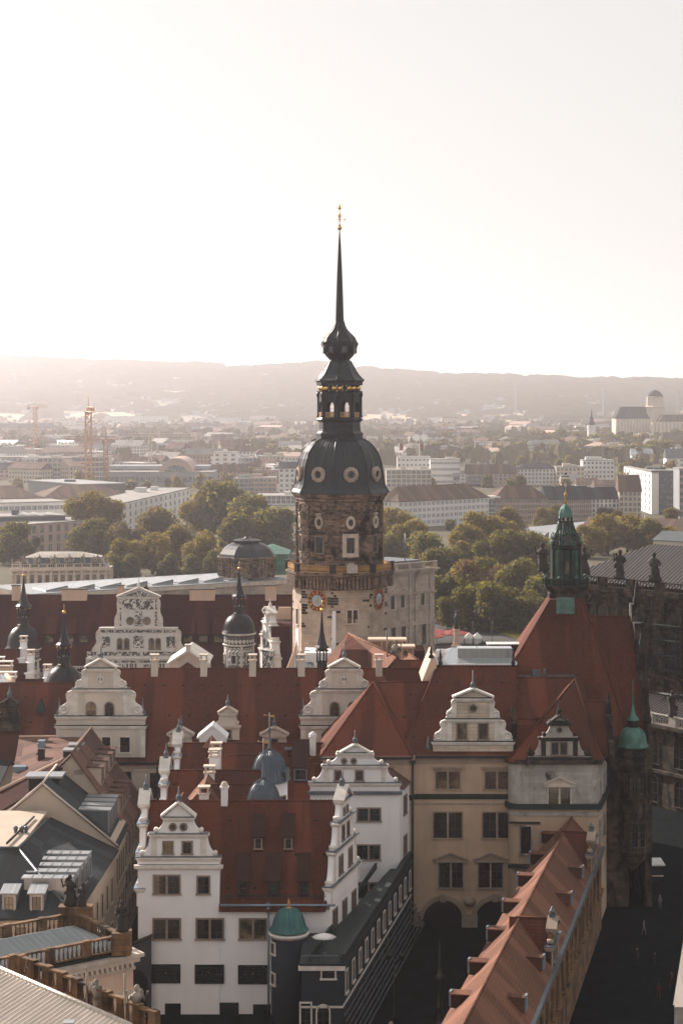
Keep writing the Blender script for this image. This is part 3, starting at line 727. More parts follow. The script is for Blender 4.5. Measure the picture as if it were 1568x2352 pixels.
    swL = 2*RL*math.sin(R(22.5)); apL = RL*math.cos(R(22.5))
    def facet(f): return Matrix.Translation((cx, D, 0)) @ Matrix.Rotation(R(rot0 + 45*f), 4, 'Z') @ Matrix.Translation((0, -apL, 0))
    # clocks
    NUM = ['XII', 'I', 'II', 'III', 'IIII', 'V', 'VI', 'VII', 'VIII', 'IX', 'X', 'XI']
    for f, lab, hands in ((-1, 'clock on the left facet', 1), (1, 'narrow-looking clock on the right facet', 1), (3, None, 0)):
        M = facet(f) @ Matrix.Translation((0, -.02, z(1371))) @ Matrix.Rotation(R(90), 4, 'X')
        rr = 1.82
        m = MB(M); m.lathe([(rr*1.0, 0), (rr*1.0, .16), (rr*.94, .18), (rr*.94, .1), (.01, .1)], 36, 0, 0, False)
        o = m.build('clock', 'gold_paint', T); 
        if lab: o['label'] = lab
        m = MB(M); m.lathe([(rr*.55, .12), (rr*.94, .12)][::-1], 36); m.build('clock_ring', 'clock_red', o)
        m = MB(M); m.lathe([(1e-3, .12), (rr*.53, .12)][::-1], 36); m.build('clock_face', 'clock_blue', o)
        m = MB(); 
        for i, s in enumerate(NUM):
            a = R(90 - 30*i); wsum = {'I': .1, 'V': .22, 'X': .22}; tot = sum(wsum[c] for c in s); x = -tot/2
            for c in s:
                w_ = wsum[c]; m.M = M @ Matrix.Rotation(a - R(90), 4, 'Z') @ Matrix.Translation((x + w_/2, rr*.745, .13))
                q = rr*.13
                def st(ax, bx): m.hexa([(ax - .035, -q, 0), (ax + .035, -q, 0), (bx + .035, q, 0), (bx - .035, q, 0), (ax - .035, -q, .03), (ax + .035, -q, .03), (bx + .035, q, .03), (bx - .035, q, .03)])
                if c == 'I': st(0, 0)
                elif c == 'V': st(0, -.09); st(0, .09)
                else: st(-.08, .08); st(.08, -.08)
                x += w_
        m.build('numerals', 'gold', o)
        for L, a, w_ in ((rr*.62, R(-90 + 8), .09), (rr*.8, R(-90 - 62), .06)) if hands else ():
            m = MB(M @ Matrix.Rotation(a, 4, 'Z')); m.slab([(-.3, -w_), (L*.8, -w_*.7), (L, 0), (L*.8, w_*.7), (-.3, w_)], 0, .03) if 0 else m.prism([(-.3, -w_), (L*.75, -w_), (L, 0), (L*.75, w_), (-.3, w_)], .17, .2); m.build('clock_hand', 'gold', o)
        m = MB(M); m.ball((0, 0, .2), .14); m.build('clock_hub', 'gold', o)
    # double window with reddish glazing on the front facet, narrow windows on the sunlit facet
    Mf = facet(0) @ Matrix.Translation((.15, 0, z(1421))); win_at(T, Mf, 1.75, 2.25, 'double', 'stone_trim', 'glass_warm')
    for vv, hh in ((1430, 2.6), (1515, 2.6)):
        win_at(T, facet(-2) @ Matrix.Translation((.3, 0, z(vv))), 1.2, hh, 'single', 'stone_trim', 'glass_dark')
    m = MB(facet(-2)); m.box(-.6, 1.3, -.05, .02, z(1490), z(1441)); m.build('wall_panel', 'white_plaster', T)
    # plastered field and a slim white flue on the front facet
    m = MB(facet(0)); m.box(-swL/2 + .3, swL/2 - .3, -.03, .02, z(1520), z(1440)); m.box(.6, swL/2 - .3, -.032, .02, z(1440), z(1412)); m.build('plaster_patch', 'beige_plaster', T)
    m = MB(facet(0)); m.box(-swL/2 - .25, -swL/2 + .3, -.35, .1, z(1530), z(1392)); m.build('flue', 'white_plaster', T)
    # small stone balcony at the right corner
    m = MB(facet(0)); q = .85; m.box(1.4, 4.4, -q - 1.1, 0, z(1467), z(1461)); m.box(1.6, 4.2, -q - .9, 0, z(1478), z(1467)); o = m.build('balcony', 'pink_stone', T)
    balustrade(o, (cx + apL*math.sin(R(rot0)) + 1.2, D - apL*math.cos(R(rot0)) - 1.5), (cx + apL*math.sin(R(rot0)) + 3.9, D - apL*math.cos(R(rot0)) - .7), z(1461), 1.0, 'pink_stone')
    return T
build_tower()
# ================================================================ white chancellery building (front, centre left)
def gM(u, D, rot=0): return frame((X(u, D), D, 0), rot)
def tiersx(D, lst): return [(a * D / F, Z(b, D), Z(c, D)) + ((e[0] * D / F,) if e else ()) for a, b, c, *e in lst]
def build_chancellery():
    D0 = 216.5; xl, xr = X(317, D0), X(757, D0)
    T = thing('white_building', ((xl + xr)/2, D0 + 6, 0), 0, 'large white plastered building with red tiled roof and two scrolled gables, nearest of the palace', 'building')
    ze, zr = Z(2074, D0), Z(1840, 222.8)
    x1b = 1.9; c = [(xl, D0), (xr, D0), (x1b, 228.8), (xl, 229.4)]
    body(T, 'white_plaster', c, 0, ze - .2, (xl, 222.8, zr - .3), (.25, 222.8, zr - .3))
    xb_ = X(503, D0); sl_ = (zr - ze)/(222.8 - D0); dz_ = Z(1975, D0) - ze
    roof(T, 'tile_red', [(xb_, D0, ze), (c[1][0], D0, ze), (c[2][0], 228.8, ze), (xb_, 229.4, ze)], (xb_, 222.8, zr), (-.25, 222.8, zr), ov=.5, ovl=0, ovr=-.4)
    roof(T, 'tile_red', [(xl, D0 + dz_/sl_, ze + dz_), (xb_, D0 + dz_/sl_, ze + dz_), (xb_, 229.4, ze), (xl, 229.4, ze)], (xl + .5, 222.8, zr), (xb_, 222.8, zr), ov=.1, ovl=-.5, ovr=0, name='left_roof')
    W = Wall(c[0], c[1])
    # left bay with scrolled gable rises above the eaves
    u0 = 410; hw = 94 * D0 / F; xg = X(u0, D0) 
    b = MB(); zc = Z(1985, D0); b.box(xl + .01, xg + hw, D0 - .12, D0 + 4.5, 0, zc); b.build('bay', 'white_plaster', T)
    Wb = Wall((xl, D0 - .12), (xg + hw, D0 - .12))
    g = gable(T, frame((xg, D0 - .12, 0)), tiersx(D0, [(94, 1986, 1967), (63, 1967, 1914, 90), (31, 1914, 1876, 58)]), (34*D0/F, Z(1876, D0), Z(1845, D0)),
          'white_plaster', 'pale_trim', .6,
          [(X(386, D0) - xg, Z(1960, D0), .95, 1.25, 'single', 'glass_warm'), (X(430, D0) - xg, Z(1960, D0), .95, 1.25, 'single', 'glass_black'),
           (X(397, D0) - xg, Z(1906, D0), .55, .55, 'round', 'glass_black'), (X(421.5, D0) - xg, Z(1906, D0), .55, .55, 'round', 'glass_black')], capmat='lead')
    # cross roof behind it
    m = roof_mesh([(xg - 3.8, D0 + .5, Z(1972, D0)), (xg - 3.8, D0 + 6.5, Z(1972, D0)), (xg + 3.8, D0 + 6.5, Z(1972, D0)), (xg + 3.8, D0 + .5, Z(1972, D0))][0:1] + [(xg - 3.8, D0 + 6.6, Z(1972, D0)), (xg + 3.8, D0 + 6.6, Z(1972, D0)), (xg + 3.8, D0 + .4, Z(1972, D0))], (xg, D0 + .4, Z(1850, D0)), (xg, D0 + .4, Z(1850, D0))) if 0 else None
    m = MB(); zt, zb = Z(1849, D0), Z(1975, D0); y0, y1 = D0 + .4, D0 + 7
    m.add([(xg - 4.1, y0, zb), (xg, y0, zt), (xg + 4.1, y0, zb), (xg - 4.1, y1, zb), (xg, y1, zt), (xg + 4.1, y1, zb)], [(0, 3, 4, 1), (1, 4, 5, 2), (0, 1, 2), (5, 4, 3)])
    m.tube([(xg, y0, zt + .02), (xg, y1 - .6, zt + .02)], .13, 5); m.build('cross_roof', 'tile_red', T)
    # cornice, gutter, downpipe
    bands(T, Wb, [(Z(1993, D0), Z(1986, D0), .45), (Z(1990, D0) - .3, Z(1993, D0), .25)], ['pale_trim'], ext=.3)
    mb = MB(); mb.tube([(xg + hw + .1, D0 - .55, ze - .15), (xr + .6, D0 - .55, ze - .15)], .13, 6); mb.build('gutter', 'lead_blue', T)
    mb = MB(); ud = X(616, D0); mb.box(ud - .18, ud + .18, D0 - .45, D0, ze - 1.1, ze); mb.tube([(ud, D0 - .2, ze - .4), (ud, D0 - .2, .1)], .09, 6); mb.build('downpipe', 'lead_blue', T)
    mb = MB(); band(mb, Wall((xg + hw, D0), (xr, D0)), ze - .75, ze - .35, .1); mb.build('cornice', 'window_trim', T)
    # front windows
    for u, v, w, h, st in ((383, 2033, 57, 40, 'double'), (467, 2034, 25, 38, 'single')): win(T, Wb, u, v, w, h, st, off=.0)
    for u, pn in ((383, 'glass_black'), (482, 'glass_black'), (581, 'glass_warm')):
        win(T, Wb if u < 500 else W, u, 2135, 60, 44, 'double', pane=pn)
    for u, v in ((381, 2237), (481, 2238), (580, 2239)):
        s, z, t = (Wb if u < 500 else W).hit(u, v); w_, h_ = 66*D0/F, 43*D0/F
        M = (Wb if u < 500 else W).M(s, z - h_/2)
        m = MB(M); m.box(-w_/2, w_/2, -.08, 0, 0, h_); o = m.build('grille_window', 'glass_black', T)
        m = MB(M)
        for k in range(13): x = -w_/2 + w_*k/12; m.box(x - .025, x + .025, -.14, -.09, 0, h_)
        for k in range(7): m.box(-w_/2, w_/2, -.15, -.1, h_*k/6 - .02, h_*k/6 + .02)
        m.build('iron_grille', 'green_lead', o)
        m = MB(M)
        for k in range(3): m.ball((-w_/4 + w_*k/4, -.15, h_/2 + (0.1 if k == 1 else 0)), .07 if k == 1 else .04, 0, 6)
        m.build('rosette', 'gold_paint', o)
    for u, v, w_, h_ in ((397, 2326, 36, 40), (512, 2326, 72, 44), (601, 2330, 40, 44)):
        s, z, t = (Wb if u < 500 else W).hit(u, v); w2, h2 = w_*D0/F, max(.5, h_*D0/F); m = MB((Wb if u < 500 else W).M(s, 0.02)); m.box(-w2/2, w2/2, -.1, .0, 0, z + h2/2); m.build('entrance', 'glass_black', T)
    # right-hand gable facing the courtyard
    Wr = Wall(c[1], c[2]); L = Wr.L; mid = L / 2
    M = Wr.M(mid, 0, .12)
    zt = [Z(2098, D0 + .5), 0]
    ztb = ze + .1; h_tot = zr - ztb
    zz = [ztb + .0, ztb + 1.6, ztb + 5.1, ztb + 7.9, ztb + 10.0]
    wns = [(-2.1, zz[1] + .5, 1.5, 1.9, 'double', 'glass_black'), (2.1, zz[1] + .5, 1.5, 1.9, 'double', 'glass_black'), (-1.1, zz[2] + .5, .9, 1.5, 'single', 'glass_black'), (1.1, zz[2] + .5, .9, 1.5, 'single', 'glass_black'), (-.7, zz[3] + .5, .5, .6, 'single', 'glass_black'), (.7, zz[3] + .5, .5, .6, 'single', 'glass_black')]
    gable(T, M, [(L/2 + .1, zz[0] - .4, zz[1]), (L/2 - 1.5, zz[1], zz[2], L/2), (L/2 - 3.2, zz[2], zz[3], L/2 - 1.7), (1.7, zz[3], zz[4], 2.9)], (1.75, zz[4], zz[4] + 1.3), 'white_plaster', 'pale_trim', .7, wns, capmat='lead')
    for k, a in enumerate((.17, .5, .83)):
        win_at(T, Wr.M(L*a, 8.4 if k != 1 else 7.8, .0), 1.7, 2.4 if k != 1 else 3.0, 'double', pane='glass_black')
    # left gable (facing the street), seen from behind
    Wl = Wall((xl, 229.4), (xl, D0)); M = Wl.M(6.45, 0, .1)
    gable(T, M, [(6.5, ze - .4, ze + 1.6), (4.9, ze + 1.6, ze + 5.1, 6.3), (3.3, ze + 5.1, ze + 7.9, 4.8), (1.7, ze + 7.9, ze + 9.6, 3.1)], (1.75, ze + 9.6, ze + 10.9), 'white_plaster', 'pale_trim', .7, [], capmat='lead_blue')
    # dormers
    def roofpt(u, v):      # point of the front roof slope under a photo position
        z0, y0 = ze, D0; sl = (zr - ze) / (222.8 - D0)
        k = (v - 909) / F; D = (67 - z0 + sl*y0) / (sl + k); return X(u, D), D, 67 - k*D
    for u, v in ((593, 1948), (662, 1948)):
        x, y, z = roofpt(u, v + 2); shed_dormer(T, frame((x, y - .25, z)), .95, 1.3, 2.8, 2.3, sill='window_trim')
    for u, v in ((558, 2053), (628, 2053), (697, 2053)):
        x, y, z = roofpt(u, v); shed_dormer(T, frame((x, y - .25, z)), 1.05, 1.4, 3.0, 2.6, sill='sooty_trim')
    for u, v in ((520, 1900),):
        pass
    x, y, z = roofpt(515, 1850); chimney(T, x, y + .3, z - .3, z + 1.9, .75, .75, 'white_plaster', 'white_plaster', False)
    m = MB(); m.lathe([(.42, z + 2.0), (.42, z + 2.2), (.3, z + 2.5), (.05, z + 2.62)], 10, 0, 0, True, x, y + .3); m.build('chimney_hood', 'stone_trim', T)
    m = MB(); x0_, y0_, z0_ = roofpt(515, 2062); x1_ = X(752, y0_)
    m.tube([(x0_, y0_ - .3, z0_ + .35), (x1_, y0_ - .3, z0_ + .35)], .03, 4); m.tube([(x0_, y0_ - .3, z0_ + .15), (x1_, y0_ - .3, z0_ + .15)], .03, 4)
    for k in range(25): xx = x0_ + (x1_ - x0_)*k/24; m.box(xx - .02, xx + .02, y0_ - .32, y0_ - .28, z0_ - .3, z0_ + .36)
    m.build('snow_guard', 'green_lead', T)
    return T
build_chancellery()

# round stair tower and terrace wing in slate-blue sgraffito plaster
def build_terrace():
    T = thing('stair_tower', (X(663, 213), 213, 0), 0, 'round dark blue plastered stair tower with ribbed green copper dome, against the white building', 'tower')
    D = 214.2; cx, r = X(663, D), 40 * D / F; z1 = Z(2150, D)
    m = MB(); m.lathe([(r, 0), (r, z1)], 28, 0, 0, True, cx, D); m.build('shaft', 'slate_plaster', T)
    m = MB(); m.lathe([(r, z1 - .1), (r + .12, z1), (r + .3, z1 + .2), (r + .32, z1 + .38), (r, z1 + .45)], 28, 0, 0, True, cx, D); m.build('cornice', 'pale_trim', T)
    pr = [(45, 2137), (44, 2135), (39, 2129), (36.5, 2121), (34, 2110), (29, 2100), (21, 2092), (11, 2087), (3, 2085)]
    pr = [(a * D / F, Z(b, D)) for a, b in pr]
    m = MB(); m.lathe(pr, 32, 0, 0, True, cx, D)
    for k in range(16):
        a = R(22.5*k + 5); m.tube([(cx + (q + .02)*math.sin(a), D - (q + .02)*math.cos(a), z) for q, z in pr], .055, 4)
    o = m.build('dome', 'copper_green', T)
    m = MB(); m.lathe([(.35, Z(2087, D)), (.4, Z(2085, D)), (.12, Z(2083.5, D)), (.05, Z(2080, D)), (.2, Z(2077, D)), (.14, Z(2074, D)), (.02, Z(2064, D))], 8, 0, 0, True, cx, D); m.build('finial', 'gold_paint', T)
    for v in (2172, 2242):
        a = R(-62); M = frame((cx + (r - .03)*math.sin(a), D - (r - .03)*math.cos(a), Z(v + 14, D)), a); win_at(T, M, .85, 1.15, 'single', 'pale_trim', 'glass_black')
    # terrace wing: long arcade with a walkway on top
    A, B = (X(692, 205), 205.0), (X(786, 205) , 205.0); C_ = (9.4, 255.0); Dk = (X(757, 216.5) + .0, 216.5)
    T = thing('arcade_wing', (2.5, 225, 0), 0, 'long low dark arcade wing with roof terrace between the white building and the yard', 'building')
    zt = 8.6
    Cw = (Dk[0] + (255 - 216.5)*.247, 255.0)
    m = MB(); m.prism([A, B, C_, Cw, Dk, (A[0], Dk[1])], 0, zt); m.build('wall', 'slate_plaster', T)
    m = MB(); m.prism([(A[0] - .2, A[1] - .3), (B[0] + .3, B[1] - .3), (C_[0] + .3, C_[1]), Cw, Dk, (A[0], Dk[1])], zt, zt + .18); m.build('terrace_floor', 'green_lead', T)
    Wr = Wall(B, C_); Wf = Wall(A, B)
    bands(T, Wf, [(zt - .5, zt - .05, .35), (zt - 4.4, zt - 4.2, .12)], 'pale_trim', ext=.1)
    bands(T, Wr, [(zt - .35, zt - .05, .25)], 'green_lead'); bands(T, Wr, [(zt - 4.4, zt - 4.2, .1)], 'pale_trim')
    # lean-to roof strips / parapet of the walkway
    m = MB(Wr.M(0, 0)); m.box(0, Wr.L, -.1, .25, zt + .18, zt + 1.0); m.box(-.1, Wr.L, -.25, .4, zt + 1.0, zt + 1.12); m.box(0, Wr.L, 3.3, 3.5, zt + .18, zt + .9); m.build('parapet', 'green_lead', T)
    m = MB(Wf.M(0, 0)); m.box(0, Wf.L, -.05, .1, zt + .9, zt + 1.0)
    for k in range(22): m.box(Wf.L*k/21 - .02, Wf.L*k/21 + .02, 0, .05, zt + .18, zt + .95)
    m.build('railing', 'lead', T)
    n = 12
    for k in range(n): win_at(T, Wr.M(2.2 + k*(Wr.L - 3)/n, zt - 3.4), 1.15, 2.2, 'single', 'pale_trim', 'glass_black')
    for k in range(8):
        win_at(T, Wr.M(2.6 + k*4.6, 0.6), 3.0, 3.3 , 'arch', 'grey_plaster', 'glass_black')
    win(T, Wf, 754, 2235, 30, 26, 'single', 'pale_trim', 'glass_black', label='white framed window')
    for u, v, w_, h_, st in ((702, 2336, 22, 60, 'single'), (742, 2335, 28, 50, 'arch')): win(T, Wf, u, v, w_, h_, st, 'pale_trim', 'glass_black')
    # stepped rails along the foot of the wall
    m = MB(Wr.M(0, 0))
    for k in range(7):
        y0 = -.2 - k*.22; z0 = 3.3 - k*.5; m.box(0, Wr.L, y0 - .1, y0 + .04, z0, z0 + .14)
    m.build('slatted_canopy', 'lead', T)
    t = thing('parasol', (X(744, 208.5), 208.5, zt + .18), 0, 'small pale closed-pole parasol on the dark terrace', 'parasol'); M = wm(t)
    m = MB(M); m.lathe([(1.3, 1.75), (.6, 2.0), (.03, 2.15)], 8); m.build('canopy', 'fabric_white', t); m = MB(M); m.tube([(0, 0, 0), (0, 0, 2.1)], .04, 5); m.lathe([(.3, 0), (.3, .1), (.03, .12)], 8); m.build('pole', 'lead', t)
    for k, (u, v, D) in enumerate(((1052 / 2.8 + 0, 0, 0),)): pass
build_terrace()

# courtyard ranges behind the white building
def build_ranges():
    Dd = [(240.0, 234.0, 246.5, 598, 378), (258.8, 252.5, 265, 744, 408)]
    zr = 22.0
    for i, (Dr, Df, Db, ur, ul) in enumerate(Dd):
        xl, xr = -21.3, X(ur, Dr)
        T = thing('palace_range', ((xl + xr)/2, Dr, 0), 0, ('middle red roofed palace range with white chimneys behind the white building', 'back red roofed palace range with a brown dormer, below the long palace roof')[i], 'building')
        ze = 14.5
        c = [(xl, Df), (xr, Df), (xr, Db), (xl, Db)]
        body(T, 'white_plaster', c, 0, ze, (xl, Dr, zr), (xr, Dr, zr)); roof(T, 'tile_red', [(p[0], p[1], ze) for p in c], (xl + .5, Dr, zr), (xr, Dr, zr), ov=.4, ovl=-.5, ovr=.0)
        Wl = Wall((xl, Db), (xl, Df)); L = Wl.L
        gable(T, Wl.M(L/2, 0, .1), [(L/2, ze - .3, ze + 1.6), (L/2 - 1.6, ze + 1.6, ze + 4.2, L/2 - .1), (L/2 - 3.3, ze + 4.2, ze + 6.4, L/2 - 1.7), (1.5, ze + 6.4, ze + 7.6, 2.8)], (1.6, ze + 7.6, ze + 8.9), 'white_plaster', 'pale_trim', .7, [], capmat='lead_blue')
        if i == 0:
            for u, v, d in ((481, 1800, Dr - 1.5), (493, 1762, Dr + 1)):
                chimney(T, X(u, d), d, 19, Z(v - 24, d), 1.15, 1.0)
            m = MB(); xa, xb, yy = X(481, 231), X(586, 231), 231.2; z_ = Z(1802, yy); m.add([(xa, yy - 3.5, z_ - 4), (xb, yy - 3.5, z_ - 4), (xb, yy, z_), (xa, yy, z_), (xa, yy + 3.5, z_ - 4), (xb, yy + 3.5, z_ - 4)], [(0, 1, 2, 3), (3, 2, 5, 4), (0, 3, 4), (1, 5, 2)]); m.tube([(xa, yy, z_), (xb, yy, z_)], .12, 5); m.build('side_roof', 'tile_red', T)
            # cross roofs, sunlight put into the paler tile
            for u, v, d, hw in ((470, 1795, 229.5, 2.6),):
                x = X(u, d); z_ = Z(1800, d); m = MB(); m.add([(x - hw, d - 1.5, z_ - 3), (x, d - 1.5, z_), (x + hw, d - 1.5, z_ - 3), (x - hw, d + 6, z_ - 3), (x, d + 6, z_), (x + hw, d + 6, z_ - 3)], [(0, 3, 4, 1), (1, 4, 5, 2), (0, 1, 2)]); m.build('cross_roof', 'tile_orange_lit', T)
            chimney(T, X(470, 229), 228, 19, Z(1824, 228), 1.1, 1.0)
        else:
            m = MB(); xa, xb, yy = X(509, 249), X(592, 249), 250.0; z_ = Z(1735, yy); m.add([(xa, yy - 3.5, z_ - 4), (xb, yy - 3.5, z_ - 4), (xb, yy, z_), (xa, yy, z_), (xa, yy + 3.5, z_ - 4), (xb, yy + 3.5, z_ - 4)], [(0, 1, 2, 3), (3, 2, 5, 4), (0, 3, 4), (1, 5, 2)]); m.tube([(xa, yy, z_), (xb, yy, z_)], .12, 5); m.build('side_roof', 'tile_red', T)
            chimney(T, X(497, 252), 252, 18, Z(1722, 252), 1.2, 1.0); chimney(T, X(493, 248), 247, 18, Z(1742, 247), 1.2, 1.0)
            chimney(T, X(718, Dr - 1), Dr - .8, 20, Z(1691, Dr), .8, .8, 'white_plaster', 'white_plaster', False)
            m = MB(); x = X(718, Dr - 1); z_ = Z(1691, Dr); m.lathe([(.55, z_ + .15), (.5, z_ + .4), (.05, z_ + .75)], 10, 0, 0, True, x, Dr - .8); m.build('chimney_hood', 'white_plaster', T)
            sl = (zr - ze)/(Dr - Df); k = (1795 - 909)/F; d = (67 - ze + sl*Df)/(sl + k)
            shed_dormer(T, frame((X(690, d), d - .2, Z(1792, d))), 1.7, 1.6, 3.2, 3.0)
            m = MB(); k = (1722 - 909)/F; d = (67 - ze + sl*Df)/(sl + k); x = X(664, d); m.box(x - .6, x + .6, d - .5, d + .3, Z(1722, d), Z(1722, d) + .25); m.build('roof_hatch', 'lead', T)
            # white gabled dormer roof with dark conical roof in front
            x = X(491, 262); m = MB(); y = 259.0; z0, z1 = Z(1706, y), Z(1668, y)
            m.slab([(x - 1.7, z0 - 1), (x + 1.7, z0 - 1), (x + 1.7, z0 + .6), (x, z1), (x - 1.7, z0 + .6)], y, y + 3)
            for sx in (-1, 1):
                q = [(x + sx*1.9, z0 + .45), (x, z1), (x, z1 + .2), (x + sx*2.0, z0 + .7)]; m.slab(q if sx < 0 else q[::-1], y - .3, y + 3)
            m.build('gabled_dormer', 'white_plaster', T)
            m = MB(); m.lathe([(1.25, z0 - .4), (.02, Z(1685, y))], 4, 0, 0, False, x, y - 1.2); m.build('pointed_roof', 'tile_orange_lit', T)
    # two round stair towers with ribbed slate domes
    for i, (u, D, vt, vb, rpx, lab) in enumerate(((619, 246, 1723, 1790, 47, 'round white stair tower with ribbed slate dome, the farther of two slate domes'), (605, 227.5, 1790, 1840, 46, 'round white stair tower with ribbed slate dome, the nearer of two slate domes'))):
        cx = X(u, D); T = thing('stair_tower', (cx, D, 0), 0, lab, 'tower')
        zb, zt = Z(vb, D), Z(vt, D); r = (rpx - 6)*D/F
        if i == 1: zb -= 1.2
        m = MB(); m.lathe([(r, 0), (r, zb)], 24, 0, 0, True, cx, D); m.build('shaft', 'white_plaster', T)
        m = MB(); m.lathe([(r, zb - .3), (r + .3, zb), (r, zb + .1)], 24, 0, 0, True, cx, D); m.build('cornice', 'lead_blue', T)
        h = zt - zb; pr = [(r*1.18, zb), (r*1.16, zb + .08), (r*1.0, zb + .2*h), (r*.93, zb + .42*h), (r*.78, zb + .68*h), (r*.55, zb + .87*h), (r*.25, zb + .97*h), (.12, zb + h)]
        m = MB(); m.lathe(pr, 32, 0, 0, True, cx, D)
        for k in range(26):
            a = 2*math.pi*k/26; m.tube([(cx + (q + .02)*math.sin(a), D - (q + .02)*math.cos(a), z) for q, z in pr], .05, 4)
        m.build('dome', 'slate_dome', T)
        m = MB(); m.lathe([(.35, zt - .1), (.2, zt + .4), (.12, zt + 1.6), (.1, zt + 2.2), (.25, zt + 2.4), (.25, zt + 2.6), (.06, zt + 2.8), (.04, zt + 4.6)], 8, 0, 0, True, cx, D); m.build('spire', 'lead', T)
        m = MB(); m.box(cx, cx + .6, D - .02, D + .02, zt + 4.05, zt + 4.3); m.box(cx - .6, cx, D - .02, D + .02, zt + 4.25, zt + 4.3); m.ball((cx - .6, D, zt + 4.3), .1); m.build('weather_vane', 'gold_paint', T)
        a = R(48); M = frame((cx + (r - .02)*math.sin(a), D - (r - .02)*math.cos(a), zb - 3.2 if i == 0 else zb - 3), a); win_at(T, M, .95, 1.3, 'single')
        m = MB(); a = R(62); m.M = frame((cx + r*.95*math.sin(a), D - r*.95*math.cos(a), zb), a); m.box(-.5, .5, -.5, .6, 0, 1.1); m.slab([(-.6, 1.1), (.6, 1.1), (0, 1.7)], -.6, .6); m.build('dome_dormer', 'slate_dome', T)
build_ranges()

# white gabled corner house behind the terrace
def build_white_gable_house():
    D = 246.0; xl, xr = X(712, D), X(918, D); xc = X(815, D)
    T = thing('gabled_house', (xc, D + 6, 0), 0, 'white gabled house with scrolled gable, between the red roofs and tan palace wall', 'building')
    zc = Z(1816, D); c = [(xl, D), (xr, D), (xr + 1.4, D + 5.5), (xl + 1.3, D + 5.5)]
    body(T, 'white_plaster', c, 0, zc)
    gable(T, frame((xc, D - .05, 0)), tiersx(D, [(103, 1816, 1797), (71, 1797, 1757, 99), (36, 1757, 1728, 66)]), (38*D/F, Z(1735, D), Z(1712, D)), 'white_plaster', 'pale_trim', .6,
          [(X(777, D) - xc, Z(1792, D), .85, 1.1, 'single', 'glass_black'), (X(825, D) - xc, Z(1792, D), .85, 1.1, 'single', 'glass_dark'), (X(790, D) - xc, Z(1755, D) + .1, .5, .5, 'round', 'glass_black'), (X(812, D) - xc, Z(1755, D) + .1, .5, .5, 'round', 'glass_black')], capmat='lead')
    m = MB(); zt, zb = Z(1730, D), Z(1816, D); y0, y1 = D + .4, D + 5.4
    m.add([(xl + 1.2, y0, zb), (xc, y0, zt), (xr + .6, y0, zb), (xl + 2, y1, zb), (xc + .6, y1, zt), (xr + 1.6, y1, zb)], [(0, 3, 4, 1), (1, 4, 5, 2), (0, 1, 2), (5, 4, 3)]); m.build('roof', 'tile_brown', T)
    W = Wall(c[0], c[1]); bands(T, W, [(zc - .5, zc - .1, .3)], 'lead', ext=.2)
    win(T, W, 847, 1872, 50, 28, 'double', pane='glass_dark'); win(T, W, 846, 1959, 51, 31, 'double', pane='glass_dark'); win(T, W, 846, 2046, 52, 34, 'double', pane='glass_black')
    Wr = Wall(c[1], c[2])
    for z in (15, 10): win_at(T, Wr.M(Wr.L/2, z), 1.6, 2.2, 'double')
build_white_gable_house()

